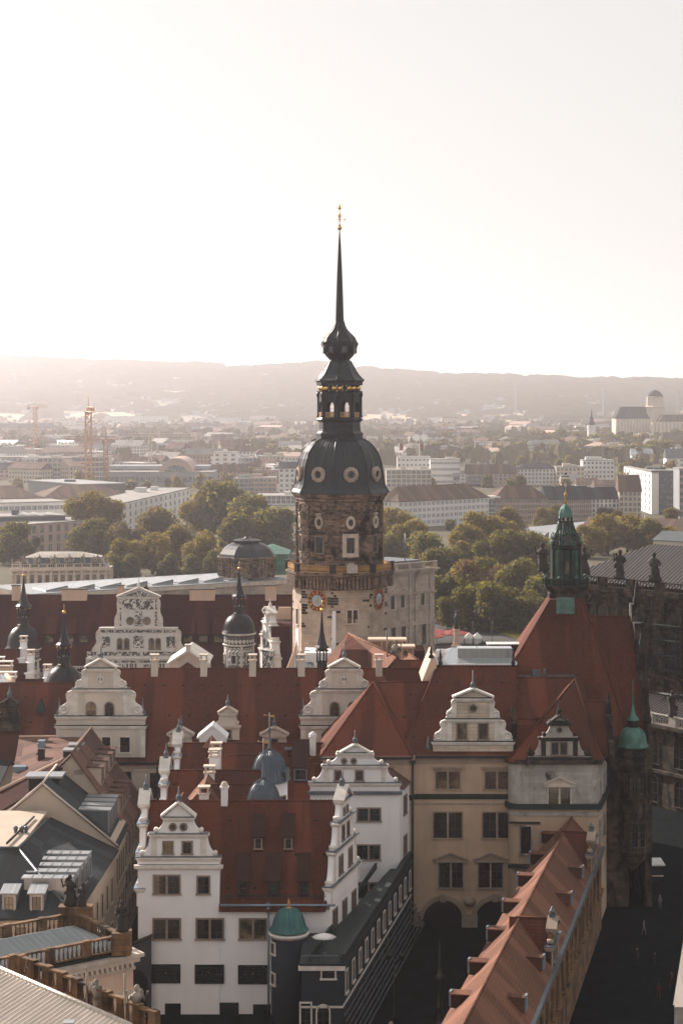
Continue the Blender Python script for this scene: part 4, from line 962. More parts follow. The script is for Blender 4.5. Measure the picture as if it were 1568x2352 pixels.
# ================================================================ tan gate building at the centre right
def build_gate():
    D = 252.0
    T = thing('gate_building', (10, D + 6, 0), 0, 'tan plastered palace gate building with tall red roof, ornate gable and dark ground floor arches', 'building')
    xa, xb, xc = X(745, D), X(945, D), X(1176, D)
    ze = Z(1727, D); zr = Z(1568, 261.0); zr2 = Z(1531, 262.5)
    c = [(xa, D - .6), (xb, D - .6), (xb, 270), (xa, 270)]
    body(T, 'tan_plaster', c, 0, ze - .3); 
    c2 = [(xb - .02, D), (xc, D), (xc, 272.5), (xb - .02, 272.5)]; body(T, 'tan_plaster', c2, 0, ze - .3, name='main_wall')
    # hipped roof over the left part
    ap = (X(857, 259.2), 259.2, Z(1567, 259.2))
    m = roof_mesh([(xa, D - .6, ze), (xb, D - .6, ze), (xb, 275, ze), (xa, 275, ze)], ap, ap, ov=.5); 
    m = MB(); o = .55; f0 = [(xa - o, D - .6 - o, ze - .5), (xb + .1, D - .6 - o, ze - .5), (xb + .1, 268, ze - .5), (xa - o, 268, ze - .5)]
    bp = (ap[0] + 1.5, 266.0, ap[2])
    m.add([*f0, ap, bp, *[(p[0], p[1], p[2] - .3) for p in f0]], [(0, 1, 4), (1, 2, 5, 4), (2, 3, 5), (3, 0, 4, 5), (0, 6, 7, 1), (3, 9, 6, 0)])
    for a, b in ((0, 4), (1, 4)):
        a_, b_ = m.v[a].copy(), m.v[b].copy(); m.tube([a_, b_], .13, 5)
        for k in range(34): p = a_.lerp(b_, (k + .5)/34); d_ = (b_ - a_).normalized()*.06; m.tube([p - d_, p + d_], .18, 5)
    m.build('hip_roof', 'tile_red', T)
    cA = [(ap[0] - 3, D + .3, ze), (X(1003, 262), D + .3, ze), (X(1003, 262), 270, ze), (ap[0] - 3, 270, ze)]
    roof(T, 'tile_red', cA, (ap[0] + .6, 261.2, zr), (X(985, 261.5), 261.5, zr), ov=.2)
    xr_ = X(1187, 262.5)
    roof(T, 'tile_red', [(xb - 1, D, ze), (xc + .4, D, ze), (xr_ + .2, 272, ze), (xb - 1, 272, ze)], (X(1003, 262.5), 262.5, zr2), (xr_, 262.5, zr2), name='main_roof', ov=.5, ovr=0)
    # right continuation with the flat strip
    zr3 = Z(1557, 262)
    roof(T, 'tile_red', [(xc - .5, D + .2, ze), (X(1330, D), D + .2, ze), (X(1330, D), 266, ze), (xc - .5, 266, ze)], (X(1187, 262), 262, zr3), (X(1322, 262), 262, zr3), name='side_roof', ov=.1, ovl=0)
    m = MB(); m.box(X(1184, 263), X(1322, 264), 262.3, 266.5, zr3 - 1, zr3 - .1); m.build('flat_roof_strip', 'zinc_dark', T)
    m = MB(); m.box(X(1222, 264), X(1240, 264), 263.5, 265, zr3 - .1, zr3 + .7); m.box(X(1248, 264), X(1252, 264), 263.5, 264, zr3 - .1, zr3 + .9); m.build('roof_equipment', 'zinc_dark', T)
    # flat roof behind with skylights
    m = MB(); m.prism([(X(990, 263.5), 263.5), (X(1186, 263.5), 263.5), (X(1206, 276), 280), (X(1005, 276), 280)], zr2 - 2, zr2 + .1); m.build('flat_roof', 'zinc', T)
    m = MB(); x0, x1 = X(1005, 268), X(1160, 268); yy = 265; zz = zr2 + .1
    m.add([(x0, yy, zz), (x1 + 1.4, yy, zz), (x1 - .6, yy + 6, zz + 1.3), (x0 + 2, yy + 6, zz + 1.3), (x1 + 1.4, yy + 12, zz), (x0, yy + 12, zz)], [(0, 1, 2, 3), (2, 4, 5, 3), (0, 3, 5), (1, 4, 2)]); m.build('skylight_roof', 'skylight', T)
    for u, v, w_ in ((1072, 1503, 2.6), (1135, 1503, 4.6)):
        m = MB(); x = X(u, 268); m.box(x - w_/2, x + w_/2, 267, 269.5, zz + .4, zz + 1.7); m.build('skylight_box', 'skylight', T)
    m = MB(); x = X(1170, 274); m.box(x - 2.9, x + 2.9, 274, 276, Z(1497, 274), Z(1481, 274)); o = m.build('roof_plant_room', 'sooty_trim', T); m = MB(); m.box(x - 3.1, x + 3.1, 273.8, 276.2, Z(1481, 274), Z(1479, 274)); m.build('coping', 'pale_trim', o)
    for u in (1011, 1178): 
        m = MB(); m.lathe([(.2, zr2), (.3, zr2 + .5), (.12, zr2 + .9), (.2, zr2 + 1.3), (.03, zr2 + 2.3)], 8, 0, 0, True, X(u, 262.5), 262.5); m.build('finial', 'sooty_trim', T)
    # curved lit parapet wall stepping up on the left
    m = MB(); y = 262.2
    pts = [(X(968, y), Z(1566, y)), (X(985, y), Z(1566, y)), (X(1000, y), Z(1545, y)), (X(1003, y), Z(1522, y)), (X(998, y), Z(1506, y)), (X(992, y), Z(1506, y)), (X(980, y), Z(1535, y))]
    m.slab(pts, y - .2, y + 9); m.build('parapet', 'peach_plaster', T)
    m = MB(); m.lathe([(.35, Z(1512, y)), (.4, Z(1508, y)), (.15, Z(1503, y)), (.25, Z(1499, y)), (.03, Z(1483, y))], 8, 0, 0, True, X(990, y), y); m.build('finial', 'sooty_trim', T)
    # facade mouldings
    Wm = Wall((xb, D), (xc, D)); Wl = Wall((xa, D - .6), (xb, D - .6))
    for W in (Wm, Wl):
        bands(T, W, [(ze - .9, ze - .35, .45), (ze - 1.4, ze - .9, .2)], 'tan_trim', ext=.1)
        bands(T, W, [(Z(1753, D), Z(1750, D), .1)], 'tan_trim'); bands(T, W, [(Z(1830, D), Z(1824, D), .28), (Z(1836, D), Z(1830, D), .12)], 'green_lead', ext=.1); bands(T, W, [(Z(1848, D), Z(1845, D), .08)], 'tan_trim')
    m = MB(); m.tube([(xb + .1, D - .8, ze - .4), (xb + .1, D - .8, .2)], .14, 6); m.box(xb - .25, xb + .45, D - 1, D - .5, ze - 1.4, ze - .5); m.build('downpipe', 'green_lead', T)
    m = MB(); m.tube([(xa - .5, D - 1.2, ze - .6), (xb, D - 1.2, ze - .6)], .14, 6); m.tube([(xb, D - .6, ze - .6), (xc, D - .6, ze - .6)], .14, 6); m.build('gutter', 'green_lead', T)
    for u, pn in ((1028, 'glass_warm'), (1141, 'glass_dark')): win(T, Wm, u, 1792, 54, 41, 'double+hood', 'tan_trim', pn)
    for u in (1028, 1141): win(T, Wm, u, 1896, 66, 58, 'double', 'tan_trim', 'glass_black')
    for u in (1035, 1126): win(T, Wm, u, 2011, 54, 57, 'double+ped', 'tan_trim', 'glass_black')
    win(T, Wl, 885, 1785, 22, 30, 'single+hood', 'tan_trim')
    for u in (1017, 1137):
        s, z, t = Wm.hit(u, 2130); hw = 46*D/F; top = Z(2066, D)
        M = Wm.M(s, 0); m = MB(M); m.slab(arc_pts(2*hw, top - .2, 12), -.04, .02); m.build('archway', 'glass_black', T)
        i = [(hw*math.cos(R(t_)), (top - hw) + hw*math.sin(R(t_))) for t_ in range(0, 181, 15)]; o = [((hw + .5)*math.cos(R(t_)), (top - hw) + (hw + .5)*math.sin(R(t_))) for t_ in range(0, 181, 15)]
        m = MB(M); n = len(i); vs = [(x, -.25, z) for x, z in i] + [(x, -.25, z) for x, z in o] + [(x, .02, z) for x, z in i] + [(x, .02, z) for x, z in o]; fs = []
        for q in range(n - 1): fs += [(q, n+q, n+q+1, q+1), (n+q, 3*n+q, 3*n+q+1, n+q+1), (q, q+1, 2*n+q+1, 2*n+q)]
        m.add(vs, fs); m.box(-.35, .35, -.45, 0, top - .3, top + .7); m.build('arch_moulding', 'tan_trim', T)
    m = MB(Wm.M(Wm.hit(1078, 2100)[0], 0)); m.box(-1.0, 1.0, -.3, .0, 0, 1.6); m.lathe([(.5, Z(2080, D)), (.75, Z(2074, D)), (.75, Z(2066, D)), (.3, Z(2060, D))], 10, 0, 0, True, 0, -.1); m.build('column', 'tan_trim', T)
    # ornate gable
    xg = X(1086, D); g = D - .12
    gable(T, frame((xg, g, 0)), tiersx(D, [(92, 1726, 1702), (60, 1702, 1650, 91), (38, 1650, 1602, 62)]), (42*D/F, Z(1602, D), Z(1584, D)), 'striped_stone', 'pale_trim', .7,
          [(X(1060, g) - xg, Z(1697, D), 1.05, 1.85, 'single', 'glass_warm'), (X(1109, g) - xg, Z(1697, D), 1.05, 1.85, 'single', 'glass_warm'), (0, Z(1634, D), .75, .75, 'round', 'glass_warm')], 'lead', 'console', fh=2.2, capmat='green_lead')
    for u in (998, 1174): pass
    xg = xg; m = MB(); zt, zb = Z(1592, D), Z(1726, D); y0, y1 = D + .5, D + 8
    m.add([(xg - 4.6, y0, zb), (xg, y0, zt), (xg + 4.6, y0, zb), (xg - 4.6, y1, zb), (xg, y1, zt), (xg + 4.6, y1, zb)], [(0, 3, 4, 1), (1, 4, 5, 2)]) ; m.build('cross_roof', 'tile_red', T)
    x = X(1021, D); shed = None
    m = MB(); m.lathe([(.3, ze), (.4, ze + .5), (.2, ze + 1), (.1, ze + 1.8)], 6, 0, 0, True, X(983, D), D + .6); m.build('finial', 'lead', T)
    return T
build_gate()

# ================================================================ corner pavilion (grey stone) and the great roof with lantern
def build_corner():
    D = 250.0; xl, xr = X(1170, D), X(1372, D)
    T = thing('corner_pavilion', ((xl + xr)/2, D + 5, 0), 0, 'grey sandstone corner pavilion with steep red hipped roof and small dark gable', 'building')
    ze = Z(1752, D); zb = Z(1856, D)
    def rc(x0, x1, y0, y1, r):
        return [(x0 + r - r*math.cos(R(t)), y0 + r - r*math.sin(R(t))) for t in range(0, 91, 15)] + [(x1, y0), (x1 + (y1 - y0)*.225, y1), (x0, y1)]
    m = MB(); m.prism(rc(xl, xr, D, D + 13, 1.5), 0, zb); m.build('lower_wall', 'tan_plaster', T)
    m = MB(); m.prism(rc(xl - .05, xr + .05, D - .05, D + 13, 1.5), zb, ze); m.build('upper_wall', 'grey_stone', T)
    for z0, z1, o, mt in ((zb - .15, zb + .5, .45, 'green_lead'), (zb - 1.0, zb - .5, .15, 'grey_stone'), (ze - .15, ze + .4, .5, 'sooty_stone'), (ze - 1.1, ze - .7, .12, 'grey_stone')):
        m = MB(); m.prism(rc(xl - o, xr + o, D - o, D + 13, 1.5 + o), z0, z1); m.build('cornice', mt, T)
    W = Wall((xl, D), (xr, D))
    win(T, W, 1284, 1830, 50, 43, 'double+ped', 'stone_trim', 'glass_warm', off=.07)
    # bay windows at the left corner
    for v, h in ((1930, 62), (2042, 62)):
        for u, w_ in ((1207, 24), (1184, 12)):
            s, z, t = W.hit(u, v); hh = h*D/F
            a = 0 if u > 1190 else -.7
            win_at(T, frame((X(u, D), D - .08 if a == 0 else D + .55, z - hh/2), a), w_*D/F*(1 if a == 0 else 1.3), hh, 'single', 'grey_stone', 'glass_black')
    m = MB(); m.box(xl - .2, xl + 4, D - .6, D + .2, Z(1993, D), Z(1985, D)); m.box(xl - .1, xl + 3.8, D - .3, D + .2, Z(1892, D), Z(1888, D)); m.build('moulding', 'green_lead', T)
    # right side wall windows
    Wr = Wall((xr, D), (xr + 13*.225, D + 13))
    for z in (15.5, 10.5):
        for a in (3, 8): win_at(T, Wr.M(a, z, .05), 1.5, 2.8, 'double', 'grey_stone', 'glass_black')
    # steep hipped roof
    e0, e1 = (xl - .4, D - .4, ze + .2), (xr + .5, D - .4, ze + .2)
    ap = Pt(1320, 1561, 260); bk = (ap[0] + 1.2, 265, ap[2])
    m = MB(); m.add([e0, e1, ap, bk, (xr + 3.2, D + 14, ze + .2), (xl - .4, D + 14, ze + .2)], [(0, 1, 2), (1, 4, 3, 2), (5, 0, 2, 3)])
    for a in (Vector(e0), Vector(e1)):
        m.tube([a, ap], .14, 5)
        for k in range(40): p = a.lerp(ap, (k + .5)/40); d_ = (ap - a).normalized()*.06; m.tube([p - d_, p + d_], .19, 5)
    m.build('roof', 'tile_red', T)
    # cross gables left and right with slender obelisks
    for x0, x1, y, vr, zb_ in ((X(1185, 255), X(1262, 257), 256, 1651, ze), (X(1345, 256), X(1398, 257), 257, 1610, ze)):
        zr = Z(vr, y); m = MB(); hy = (zr - zb_)*.52
        m.add([(x0, y - hy, zb_), (x1, y - hy, zb_), (x1, y, zr), (x0, y, zr), (x1, y + hy, zb_), (x0, y + hy, zb_)], [(0, 1, 2, 3), (3, 2, 4, 5), (1, 4, 2), (0, 3, 5)]); m.tube([(x0, y, zr), (x1, y, zr)], .12, 5); m.build('cross_roof', 'tile_red', T)
    for u, y, v0, v1 in ((1178, 255, 1748, 1612), (1397, 256, 1740, 1588)):
        x = X(u, y); m = MB(); a, b = Z(v0, y), Z(v1, y); m.box(x - .35, x + .35, y - 3, y + 3, a - .5, a + (b - a)*.3); m.box(x - .35, x + .35, y - 1.6, y + 1.6, a + (b - a)*.3, a + (b - a)*.66)
        m.lathe([(.35, a + (b - a)*.66), (.45, a + (b - a)*.7), (.38, a + (b - a)*.75), (.03, b)], 6, 0, 0, False, x, y); m.build('side_gable', 'sooty_stone', T)
    # little front gable, soot-blackened
    xg = X(1284, D); g = D - .1
    gable(T, frame((xg, g, 0)), tiersx(D, [(72, 1752, 1738), (42, 1736, 1693, 66), (17, 1693, 1655, 40)]), (22*D/F, Z(1664, D), Z(1645, D)), 'grey_stone', 'sooty_trim', .7,
          [(X(1284, g) - xg, Z(1733, D), 1.9, 1.5, 'double', 'glass_black'), (0, Z(1682, D), .55, .55, 'round', 'glass_black')], 'sooty_trim', 'volute', fh=1.5, bigs=((-3.6, Z(1738, D), 1.3), (3.6, Z(1738, D), 1.3)))
    m = MB(); zt, zb2 = Z(1655, D), Z(1745, D); y0, y1 = D + .5, D + 6
    m.add([(xg - 2.3, y0, zb2), (xg, y0, zt), (xg + 2.3, y0, zb2), (xg - 2.3, y1, zb2), (xg, y1, zt), (xg + 2.3, y1, zb2)], [(0, 3, 4, 1), (1, 4, 5, 2)]); m.build('dormer_roof', 'tile_red', T)

    # great roof
    T = thing('great_roof_building', (29, 272, 0), 0, 'tall palace wing whose steep red pyramid roof carries the green lantern turret', 'building')
    zb = 22.4; c = [(17, 262), (37.6, 262), (41, 282), (18, 284)]
    body(T, 'sooty_stone', c, 0, zb)
    y = 272.0; t0, t1 = Pt(1262, 1375, y), Pt(1336, 1375, y)
    m = MB(); q = [(p[0], p[1], zb) for p in c]; top = [Vector((t0.x, y - 1.2, t0.z)), Vector((t1.x, y - 1.2, t1.z)), Vector((t1.x, y + 3, t1.z)), Vector((t0.x, y + 3, t0.z))]
    m.hexa(q + top)
    for a, b in ((Vector(q[0]), top[0]), (Vector(q[1]), top[1])):
        m.tube([a, b], .14, 5)
        for k in range(60): p = a.lerp(b, (k + .5)/60); d_ = (b - a).normalized()*.06; m.tube([p - d_, p + d_], .19, 5)
    m.build('roof', 'tile_red', T)
    # shoulder wing roof on the right with gable wall
    x0, x1 = 30.0, X(1446, 273); zr = Z(1416, 273)
    m = MB(); hy = 10.6; m.add([(x0, 273 - hy, zb), (x1 + .8, 273 - hy, zb), (x1, 273, zr), (x0, 273, zr), (x1 + 1.5, 273 + hy, zb), (x0, 273 + hy, zb)], [(0, 1, 2, 3), (3, 2, 4, 5), (1, 4, 2)]); m.tube([(x0, 273, zr), (x1, 273, zr)], .14, 5); m.build('side_roof', 'tile_dark' if 0 else 'tile_red', T)
    m = MB()
    for k, (hy_, z0, z1) in enumerate(((11, 0, 24), (9, 24, 28), (6.3, 28, 32), (3.4, 32, 36.3), (1.2, 36.3, 38.6))): m.box(x1 + .05 + .4*(4-k)/4, x1 + .9 + .4*(4-k)/4, 273 - hy_, 273 + hy_, z0, z1)
    m.build('gable', 'sooty_stone', T)
    m = MB()
    for sy, z in ((-1.2, 38.6), (-5.5, 32), (-8.5, 28), (-10.6, 24)):
        m.lathe([(.5, z), (.6, z + .5), (.35, z + 1.4), (.4, z + 2), (.2, z + 2.6), (.22, z + 2.9), (.02, z + 3.3)], 7, 0, 0, True, x1 + .8, 273 + sy)
    m.build('gable_figure', 'sooty_trim', T)
    m = MB(); x, yy = X(1297, 268), 268.5
    m.add([Pt(1277, 1410, 267), Pt(1319, 1410, 267), Pt(1319, 1372, 269.5), Pt(1277, 1372, 269.5)], [(0, 1, 2, 3)]); m.add([Pt(1277, 1410, 267), Pt(1277, 1372, 269.5), Pt(1277, 1400, 272)], [(0, 1, 2)]); m.build('copper_apron', 'verdigris_pale', T)

    # lantern turret
    D2 = 273.5; cx = X(1298.5, D2); k = D2/F
    T = thing('lantern_turret', (cx, D2, Z(1385, D2)), 0, 'green-black octagonal lantern turret with balcony, bell roof and copper cupola', 'turret')
    def z(v): return Z(v, D2)
    def L(mat, name, lst, n=8, rot=22.5, par=T, sm=False):
        m = MB(); m.lathe([(a*k, z(b)) for a, b in lst], n, rot, 0, sm, cx, D2); return m.build(name, mat, par)
    L('sooty_stone', 'base', [(36, 1400), (38, 1378), (42, 1372), (43, 1362), (40, 1360), (46, 1354), (52, 1348), (53, 1344), (20, 1344)])
    r = 51*k
    for f in range(8):
        a0, a1 = R(22.5 + 45*f), R(67.5 + 45*f)
        balustrade(T, (cx + r*math.sin(a0), D2 - r*math.cos(a0)), (cx + r*math.sin(a1), D2 - r*math.cos(a1)), z(1344), z(1326) - z(1344), 'verdigris', .3, 9, .2, pierw=.3)
        m = MB(); m.ball((cx + r*math.sin(a0), D2 - r*math.cos(a0), z(1323.5)), .24, 0, 8); m.build('ball', 'verdigris_pale', T)
    L('verdigris', 'drum', [(33, 1344), (33, 1262), (35, 1260), (36.5, 1257), (36.5, 1253), (33, 1251)])
    for f in range(8):
        a = R(45*f + 22.5); m = MB(Matrix.Translation((cx, D2, 0)) @ Matrix.Rotation(a, 4, 'Z')); q = 33*k
        m.box(-.32, .32, -q - .25, -q + .3, z(1343), z(1261)); m.build('corner_post', 'verdigris', T)
        a = R(45*f); M = Matrix.Translation((cx, D2, 0)) @ Matrix.Rotation(a, 4, 'Z') @ Matrix.Translation((0, -33*k*math.cos(R(22.5)), z(1314)))
        if f % 2 == 0: win_at(T, M, .6, 1.6, 'single', 'verdigris', 'glass_warm' if f == 0 else 'glass_black')
        else:
            m = MB(M); m.box(-.6, .6, -.05, .02, -.8, 3.2); m.build('panel', 'verdigris_pale', T)
        # ogee tracery gablets
        m = MB(Matrix.Translation((cx, D2, 0)) @ Matrix.Rotation(a, 4, 'Z')); y = -36*k*math.cos(R(22.5))
        W_ = 33*k*math.sin(R(22.5)); 
        def og(s_, t_): return (s_*W_*(1 - t_)**.7 if t_ < 1 else 0, z(1252) + (z(1217) - z(1252))*(t_**1.5*.75 + t_*.25))
        for sx in (-1, 1):
            pts = [(og(sx, t_/6)[0], y + .9*(t_/6)**2 - .12, og(sx, t_/6)[1]) for t_ in range(7)]; m.tube(pts, .13, 5, 0, .1)
        for j in range(3): t_ = .3 + .25*j; m.ball((og(1, t_)[0] + .12, y + .6*t_**2 - .15, og(1, t_)[1] + .1), .12, 0, 6); m.ball((-og(1, t_)[0] - .12, y + .6*t_**2 - .15, og(1, t_)[1] + .1), .12, 0, 6)
        m.lathe([(.05, z(1217)), (.17, z(1215)), (.05, z(1212)), (.1, z(1210)), (.02, z(1207))], 6, 0, 0, True, 0, y + .8)
        m.build('ogee_gablet', 'verdigris_pale', T)
        m = MB(Matrix.Translation((cx, D2, 0)) @ Matrix.Rotation(a, 4, 'Z')); m.slab(arc_pts(W_*1.3, 1.5, 8), y - .0, y + .06) ; m.v = [p + Vector((0, 0, z(1251))) for p in m.v]; m.build('tracery_opening', 'glass_black', T)
    L('verdigris', 'bell_roof', [(35, 1251), (34, 1243), (29, 1232), (24, 1221), (19.5, 1211), (17.5, 1203), (16.5, 1199), (18.5, 1198), (18.5, 1196.5), (15, 1196)])
    for f in range(8):
        a = R(45*f + 22.5); pr = [(35, 1251), (34, 1243), (29, 1232), (24, 1221), (19.5, 1211), (17.5, 1203), (16.5, 1199)]
        m = MB(); m.tube([(cx + q*k*math.sin(a), D2 - q*k*math.cos(a), z(b)) for q, b in pr], .12, 5); m.build('roof_rib', 'verdigris_pale', T)
        m = MB(); m.tube([(cx + 14.5*k*math.sin(a), D2 - 14.5*k*math.cos(a), z(1197)), (cx + 14.5*k*math.sin(a), D2 - 14.5*k*math.cos(a), z(1187))], .1, 5); m.build('lantern_post', 'verdigris', T)
    L('copper_green_smooth', 'cupola', [(15, 1188), (17, 1187), (16.5, 1185), (15.5, 1177), (13, 1169), (8.5, 1163), (4, 1159), (3, 1157)], 8, 22.5)
    L('gold_paint', 'gilded_tip', [(3.2, 1158), (2.2, 1150), (1.6, 1143), (3.8, 1139), (3.8, 1135), (1.5, 1131), (.7, 1127), (.35, 1100), (.2, 1080)], 8, 0, T, True)
    m = MB(); m.box(cx - .5, cx + .5, D2 - .03, D2 + .03, z(1094) - .04, z(1094) + .04); m.ball((cx, D2, z(1088)), .16, 0, 6); m.build('weather_vane', 'sooty_trim', T)

    # round oriel with teal dome at the right end
    D3 = 262.0; cx = X(1453, D3); k3 = D3/F
    T = thing('oriel_turret', (cx, D3, Z(1995, D3)), 0, 'dark round corner oriel with pale green copper onion dome, beside the church', 'turret')
    def z3(v): return Z(v, D3)
    def L3(mat, name, lst, sm=True, n=24):
        m = MB(); m.lathe([(a*k3, z3(b)) for a, b in lst], n, 0, 0, sm, cx, D3); return m.build(name, mat, T)
    L3('copper_green_smooth', 'dome', [(35, 1716), (36, 1713), (33, 1709), (31, 1702), (31, 1694), (28, 1684), (22, 1676), (15, 1671), (12, 1670)])
    L3('sooty_trim', 'dome_neck', [(12, 1671), (13, 1655), (13, 1654)]); L3('copper_green_smooth', 'small_spire', [(14.5, 1655), (14, 1652), (8, 1644), (4.5, 1634), (2.5, 1622), (1, 1614)])
    L3('copper_green_smooth', 'finial', [(1, 1615), (2.6, 1612), (1, 1608), (2.4, 1605), (.6, 1601), (.4, 1560)])
    L3('sooty_stone', 'shaft', [(2, 2002), (12, 1992), (22, 1978), (28, 1972), (30, 1958), (31, 1955), (29, 1950), (29, 1880), (31, 1876), (31, 1872), (29, 1868), (29, 1835), (33, 1832), (33, 1828), (30, 1824), (30, 1760), (33, 1757), (33, 1753), (30, 1750), (30, 1738), (33, 1735), (33, 1732), (30, 1730), (30, 1718), (33, 1716)])
    for v0, v1 in ((1818, 1772), (1940, 1890)):
        for a in (-70, -35, 0, 35, 70):
            aa = R(a); r_ = 29.7*k3; win_at(T, frame((cx + r_*math.sin(aa), D3 - r_*math.cos(aa), z3(v0)), aa), .75, z3(v1) - z3(v0), 'single', 'sooty_stone', 'glass_black')
build_corner()

# ================================================================ long stable corridor roof receding on the right
def build_corridor():
    d = Vector((.2238, .9746)); T = thing('corridor_wing', (22, 215, 0), 0, 'long narrow wing with sunlit orange tiled roof running towards the gate building', 'building')
    def L(D, off): return (10.4 + (D - 168)*.2238 + off, D)
    y0, y1 = 150, 251.5; zr, ze = 14.3, 10.3
    c = [L(y0, -4.0), L(y0, 4.0), L(y1, 3.6), L(y1, -4.0)]
    m = MB(); m.prism(c, 0, ze); m.build('wall', 'yellow_stone', T)
    rl, rr = L(y0, 0), L(y1, 0)
    mb = roof_mesh([(*c[3], ze), (*c[0], ze), (*c[1], ze), (*c[2], ze)], (*rr, zr), (*rl, zr), ov=.35, ovl=0, ovr=0, vents=False); mb.build('roof', ['tile_orange_lit', 'sooty_trim'], T)
    Wr = Wall(c[1], c[2]); m = MB(); band(m, Wr, ze - .3, ze + .02, .42); m.build('gutter', 'lead', T); bands(T, Wr, [(ze - 1.0, ze - .5, .25), (4.6, 5.0, .3)], 'yellow_stone')
    n = 22
    for k in range(n): win_at(T, Wr.M(3 + k*(Wr.L - 4)/n, 5.6), 1.5, 3.0, 'double', 'yellow_stone', 'glass_black')
    Wl = Wall(c[3], c[0])
    for k in range(14): win_at(T, Wl.M(4 + k*7, .6), 4.2, 4.6, 'arch', 'stone_trim', 'glass_black')
    # small lead-capped dormers on both slopes (placed where the photo shows them)
    for u, v in ((1238, 1925), (1208, 1972), (1180, 2022), (1148, 2083), (1112, 2147), (1068, 2222), (1024, 2297)):
        for _ in (0,):
            z_ = 11.8; D = DZ(v, z_); x = 10.4 + (D - 168)*.2238 - 2.5
            M = frame((x - 1.0, D, ze + .9), math.atan2(d.y, d.x) + math.pi)   # faces left
            b = MB(M); b.box(-.55, .55, -.1, 2.6, 0, 1.3); o = b.build('dormer', 'shutter_brown', T)
            b = MB(M); b.slab([(-.75, 1.25), (.75, 1.25), (.75, 1.36), (-.75, 1.36)], -.25, 3.0); b.build('dormer_roof', 'tile_orange_lit', o)
            b = MB(M); b.box(-.42, .42, -.3, -.1, .1, 1.45); b.build('dormer_front', 'lead_blue', o)
    for u, v in ((1317, 1944), (1290, 2000), (1262, 2060), (1195, 2207), (1160, 2300)):
        z_ = 12.2; D = DZ(v, z_); x = 10.4 + (D - 168)*.2238 + 2.6
        M = frame((x + .6, D, ze + 1.0), math.atan2(d.y, d.x))
        b = MB(M); b.box(-.5, .5, -.1, 2.6, 0, 1.3); o = b.build('dormer', 'tile_orange_lit', T)
        b = MB(M); b.slab([(-.65, 1.25), (.65, 1.25), (.65, 1.36), (-.65, 1.36)], -.25, 3.2); b.build('dormer_roof', 'tile_orange_lit', o)
        b = MB(M); b.box(-.45, .45, -.3, -.12, .1, 1.5); b.build('dormer_front', 'lead_blue', o)
    # two gables facing the street, with cross roofs
    for D, s in ((200.5, 1.0), (240, 1.0)):
        x = 10.4 + (D - 168)*.2238; a = math.atan2(d.y, d.x); M = frame((x + 3.7*1.0, D, 0), a)
        g = gable(T, M, [(2.8, ze - .2, ze + 2.2), (1.3, ze + 2.2, ze + 3.5, 2.6)], (1.4, ze + 3.5, ze + 4.3), 'yellow_stone', 'tan_trim', .5, [(-1, ze + .3, .8, 1.4, 'single', 'glass_black'), (1, ze + .3, .8, 1.4, 'single', 'glass_black')], capmat='lead', fh=1.0)
        m = MB(M); m.add([(-3, .4, ze + .6), (0, .4, ze + 4.2), (3, .4, ze + .6), (-3, 4.2, ze + .6), (0, 4.6, ze + 4.2), (3, 4.2, ze + .6)], [(0, 3, 4, 1), (1, 4, 5, 2)]); m.tube([(0, .4, ze + 4.2), (0, 3.9, ze + 4.2)], .12, 5); m.build('cross_roof', 'tile_red', T)
build_corridor()
